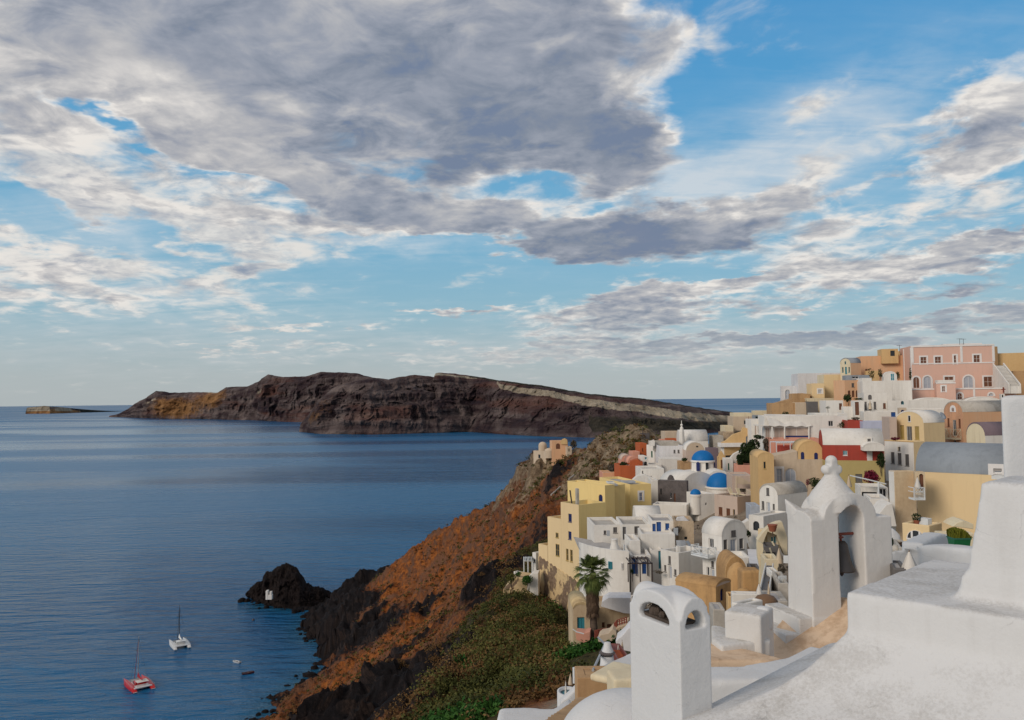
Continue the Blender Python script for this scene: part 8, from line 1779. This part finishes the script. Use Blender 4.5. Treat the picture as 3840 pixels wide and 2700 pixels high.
    for sd in (-1, 1): st = MB(); st.tube((-L*.04, sd*(B/2-hw), 1.5), (L*.02, 0, mast_h*.96), .035, n=4); st.build('shroud', BOATP['dalu'], e)
    r = MB()
    for sd in (-1, 1):
        y = sd*(B/2-.25); r.tube((-L*.42, y, 1.9), (L*.44, y*.98, 2.2), .03, n=4)
        for i in range(8): xx = -L*.42+L*.86*i/7; r.tube((xx, y, 1.2), (xx, y, 1.92+.3*i/7), .03, n=4)
    r.build('guard_rail', BOATP['alu'], e)
catamaran('red hulled catamaran with a pale mast and red sail cover, nearer the bottom', 1192, 1312, sea_at(1100, 1240)-sea_at(1240, 1368), 15.5, 8.6, 'redhull', 'redhull', 'alu', 'sail', 19)
catamaran('white hulled catamaran with a dark mast and white sail cover', 1545, 965, sea_at(1490, 910)-sea_at(1578, 1010), 13, 7.6, 'whull', 'whull', 'dalu', 'wsail', 18)
def dinghy(label, x, y, rz, L, hull, inner):
    P = sea_at(x, y); e = empty('dinghy', (P.x, P.y, 0), label, 'dinghy', 'small boats near the catamarans', rz); mb = MB(); rows = []
    for i in range(9):
        t = i/8; w = L*.2*(1-max(0, (t-.5)/.5)**2*.95); rows.append([(-L/2+L*t, -w, .5+.25*t), (-L/2+L*t, -w*.6, -.15), (-L/2+L*t, w*.6, -.15), (-L/2+L*t, w, .5+.25*t), (-L/2+L*t, w*.8, .5+.25*t), (-L/2+L*t, w*.6, .15), (-L/2+L*t, -w*.6, .15), (-L/2+L*t, -w*.8, .5+.25*t)])
    for a, b in zip(rows, rows[1:]):
        for j in range(8): q = (j+1) % 8; mb.face([a[j], a[q], b[q], b[j]], 1 if j in (4, 5, 6) else 0)
    mb.face(rows[0]); mb.build('hull', [BOATP[hull] if hull in BOATP else M[hull], M[inner]], e)
    s = MB(); s.box((-.2, -L*.15, .3), (.15, L*.15, .38)); s.build('thwart', M['wood'], e); s = MB(); s.box((-L/2-.3, -.15, .1), (-L/2, .15, .95)); s.build('outboard', M['iron'], e, bevel=.04)
dinghy('small white dinghy right of the white catamaran', 2035, 1112, R(150), 4.2, 'whull', 'metalg')
dinghy('small dark red dinghy nearest the rocky shore', 2138, 1208, R(25), 4.6, 'drift', 'iron')
def buoy(label, x, y):
    P = sea_at(x, y); mb = MB(); mb.lathe([(.02, -.6), (.6, -.5), (.75, 0), (.6, .55), (.2, .8), (.12, 1.0), (.01, 1.05)], n=14); o = mb.build('buoy', M['iron']); o.location = (P.x, P.y, 0); tag(o, label, 'buoy')
buoy('dark mooring buoy off the sea stack', 2180, 750)
# tiny chapel walls on the sea stack
fr(1000, 2000, 2.296)
P = S(20, 520, 424); mb = MB(); mb.box((-1.6, -.6, -3), (-.5, 2, 1.6)); mb.box((-.5, -.5, -3), (1.6, 2, -.6)); mb.box((.4, -.4, -.6), (1.4, 1.6, 1.1)); o = mb.build('chapel', M['white'], bevel=.1); o.location = P; tag(o, 'tiny white chapel walls on the left side of the black sea stack', 'chapel')
# aerials on the crest
A_()
for x, y, d, l in ((1225, 125, 172, 'thin aerial beside the yellow box tower'), (1742, 70, 166, 'left aerial on the roof of the pink mansion'), (1775, 72, 167, 'right aerial on the roof of the pink mansion')):
    P = S(x, y, d); mb = MB(); mb.tube((0, 0, -.6), (0, 0, 1.2), .04, n=5); mb.tube((-.6, 0, 1.1), (.6, 0, 1.1), .03, n=5)
    for q in (-.45, -.15, .15, .45): mb.tube((q, -.3, 1.1), (q, .3, 1.1), .02, n=4)
    o = mb.build('aerial', M['iron']); o.location = P; tag(o, l, 'aerial', 'aerials on the roofs')
SC.cycles.max_bounces = 6; SC.cycles.diffuse_bounces = 3; SC.cycles.glossy_bounces = 2; SC.cycles.caustics_reflective = False; SC.cycles.caustics_refractive = False
SC.cycles.use_denoising = True
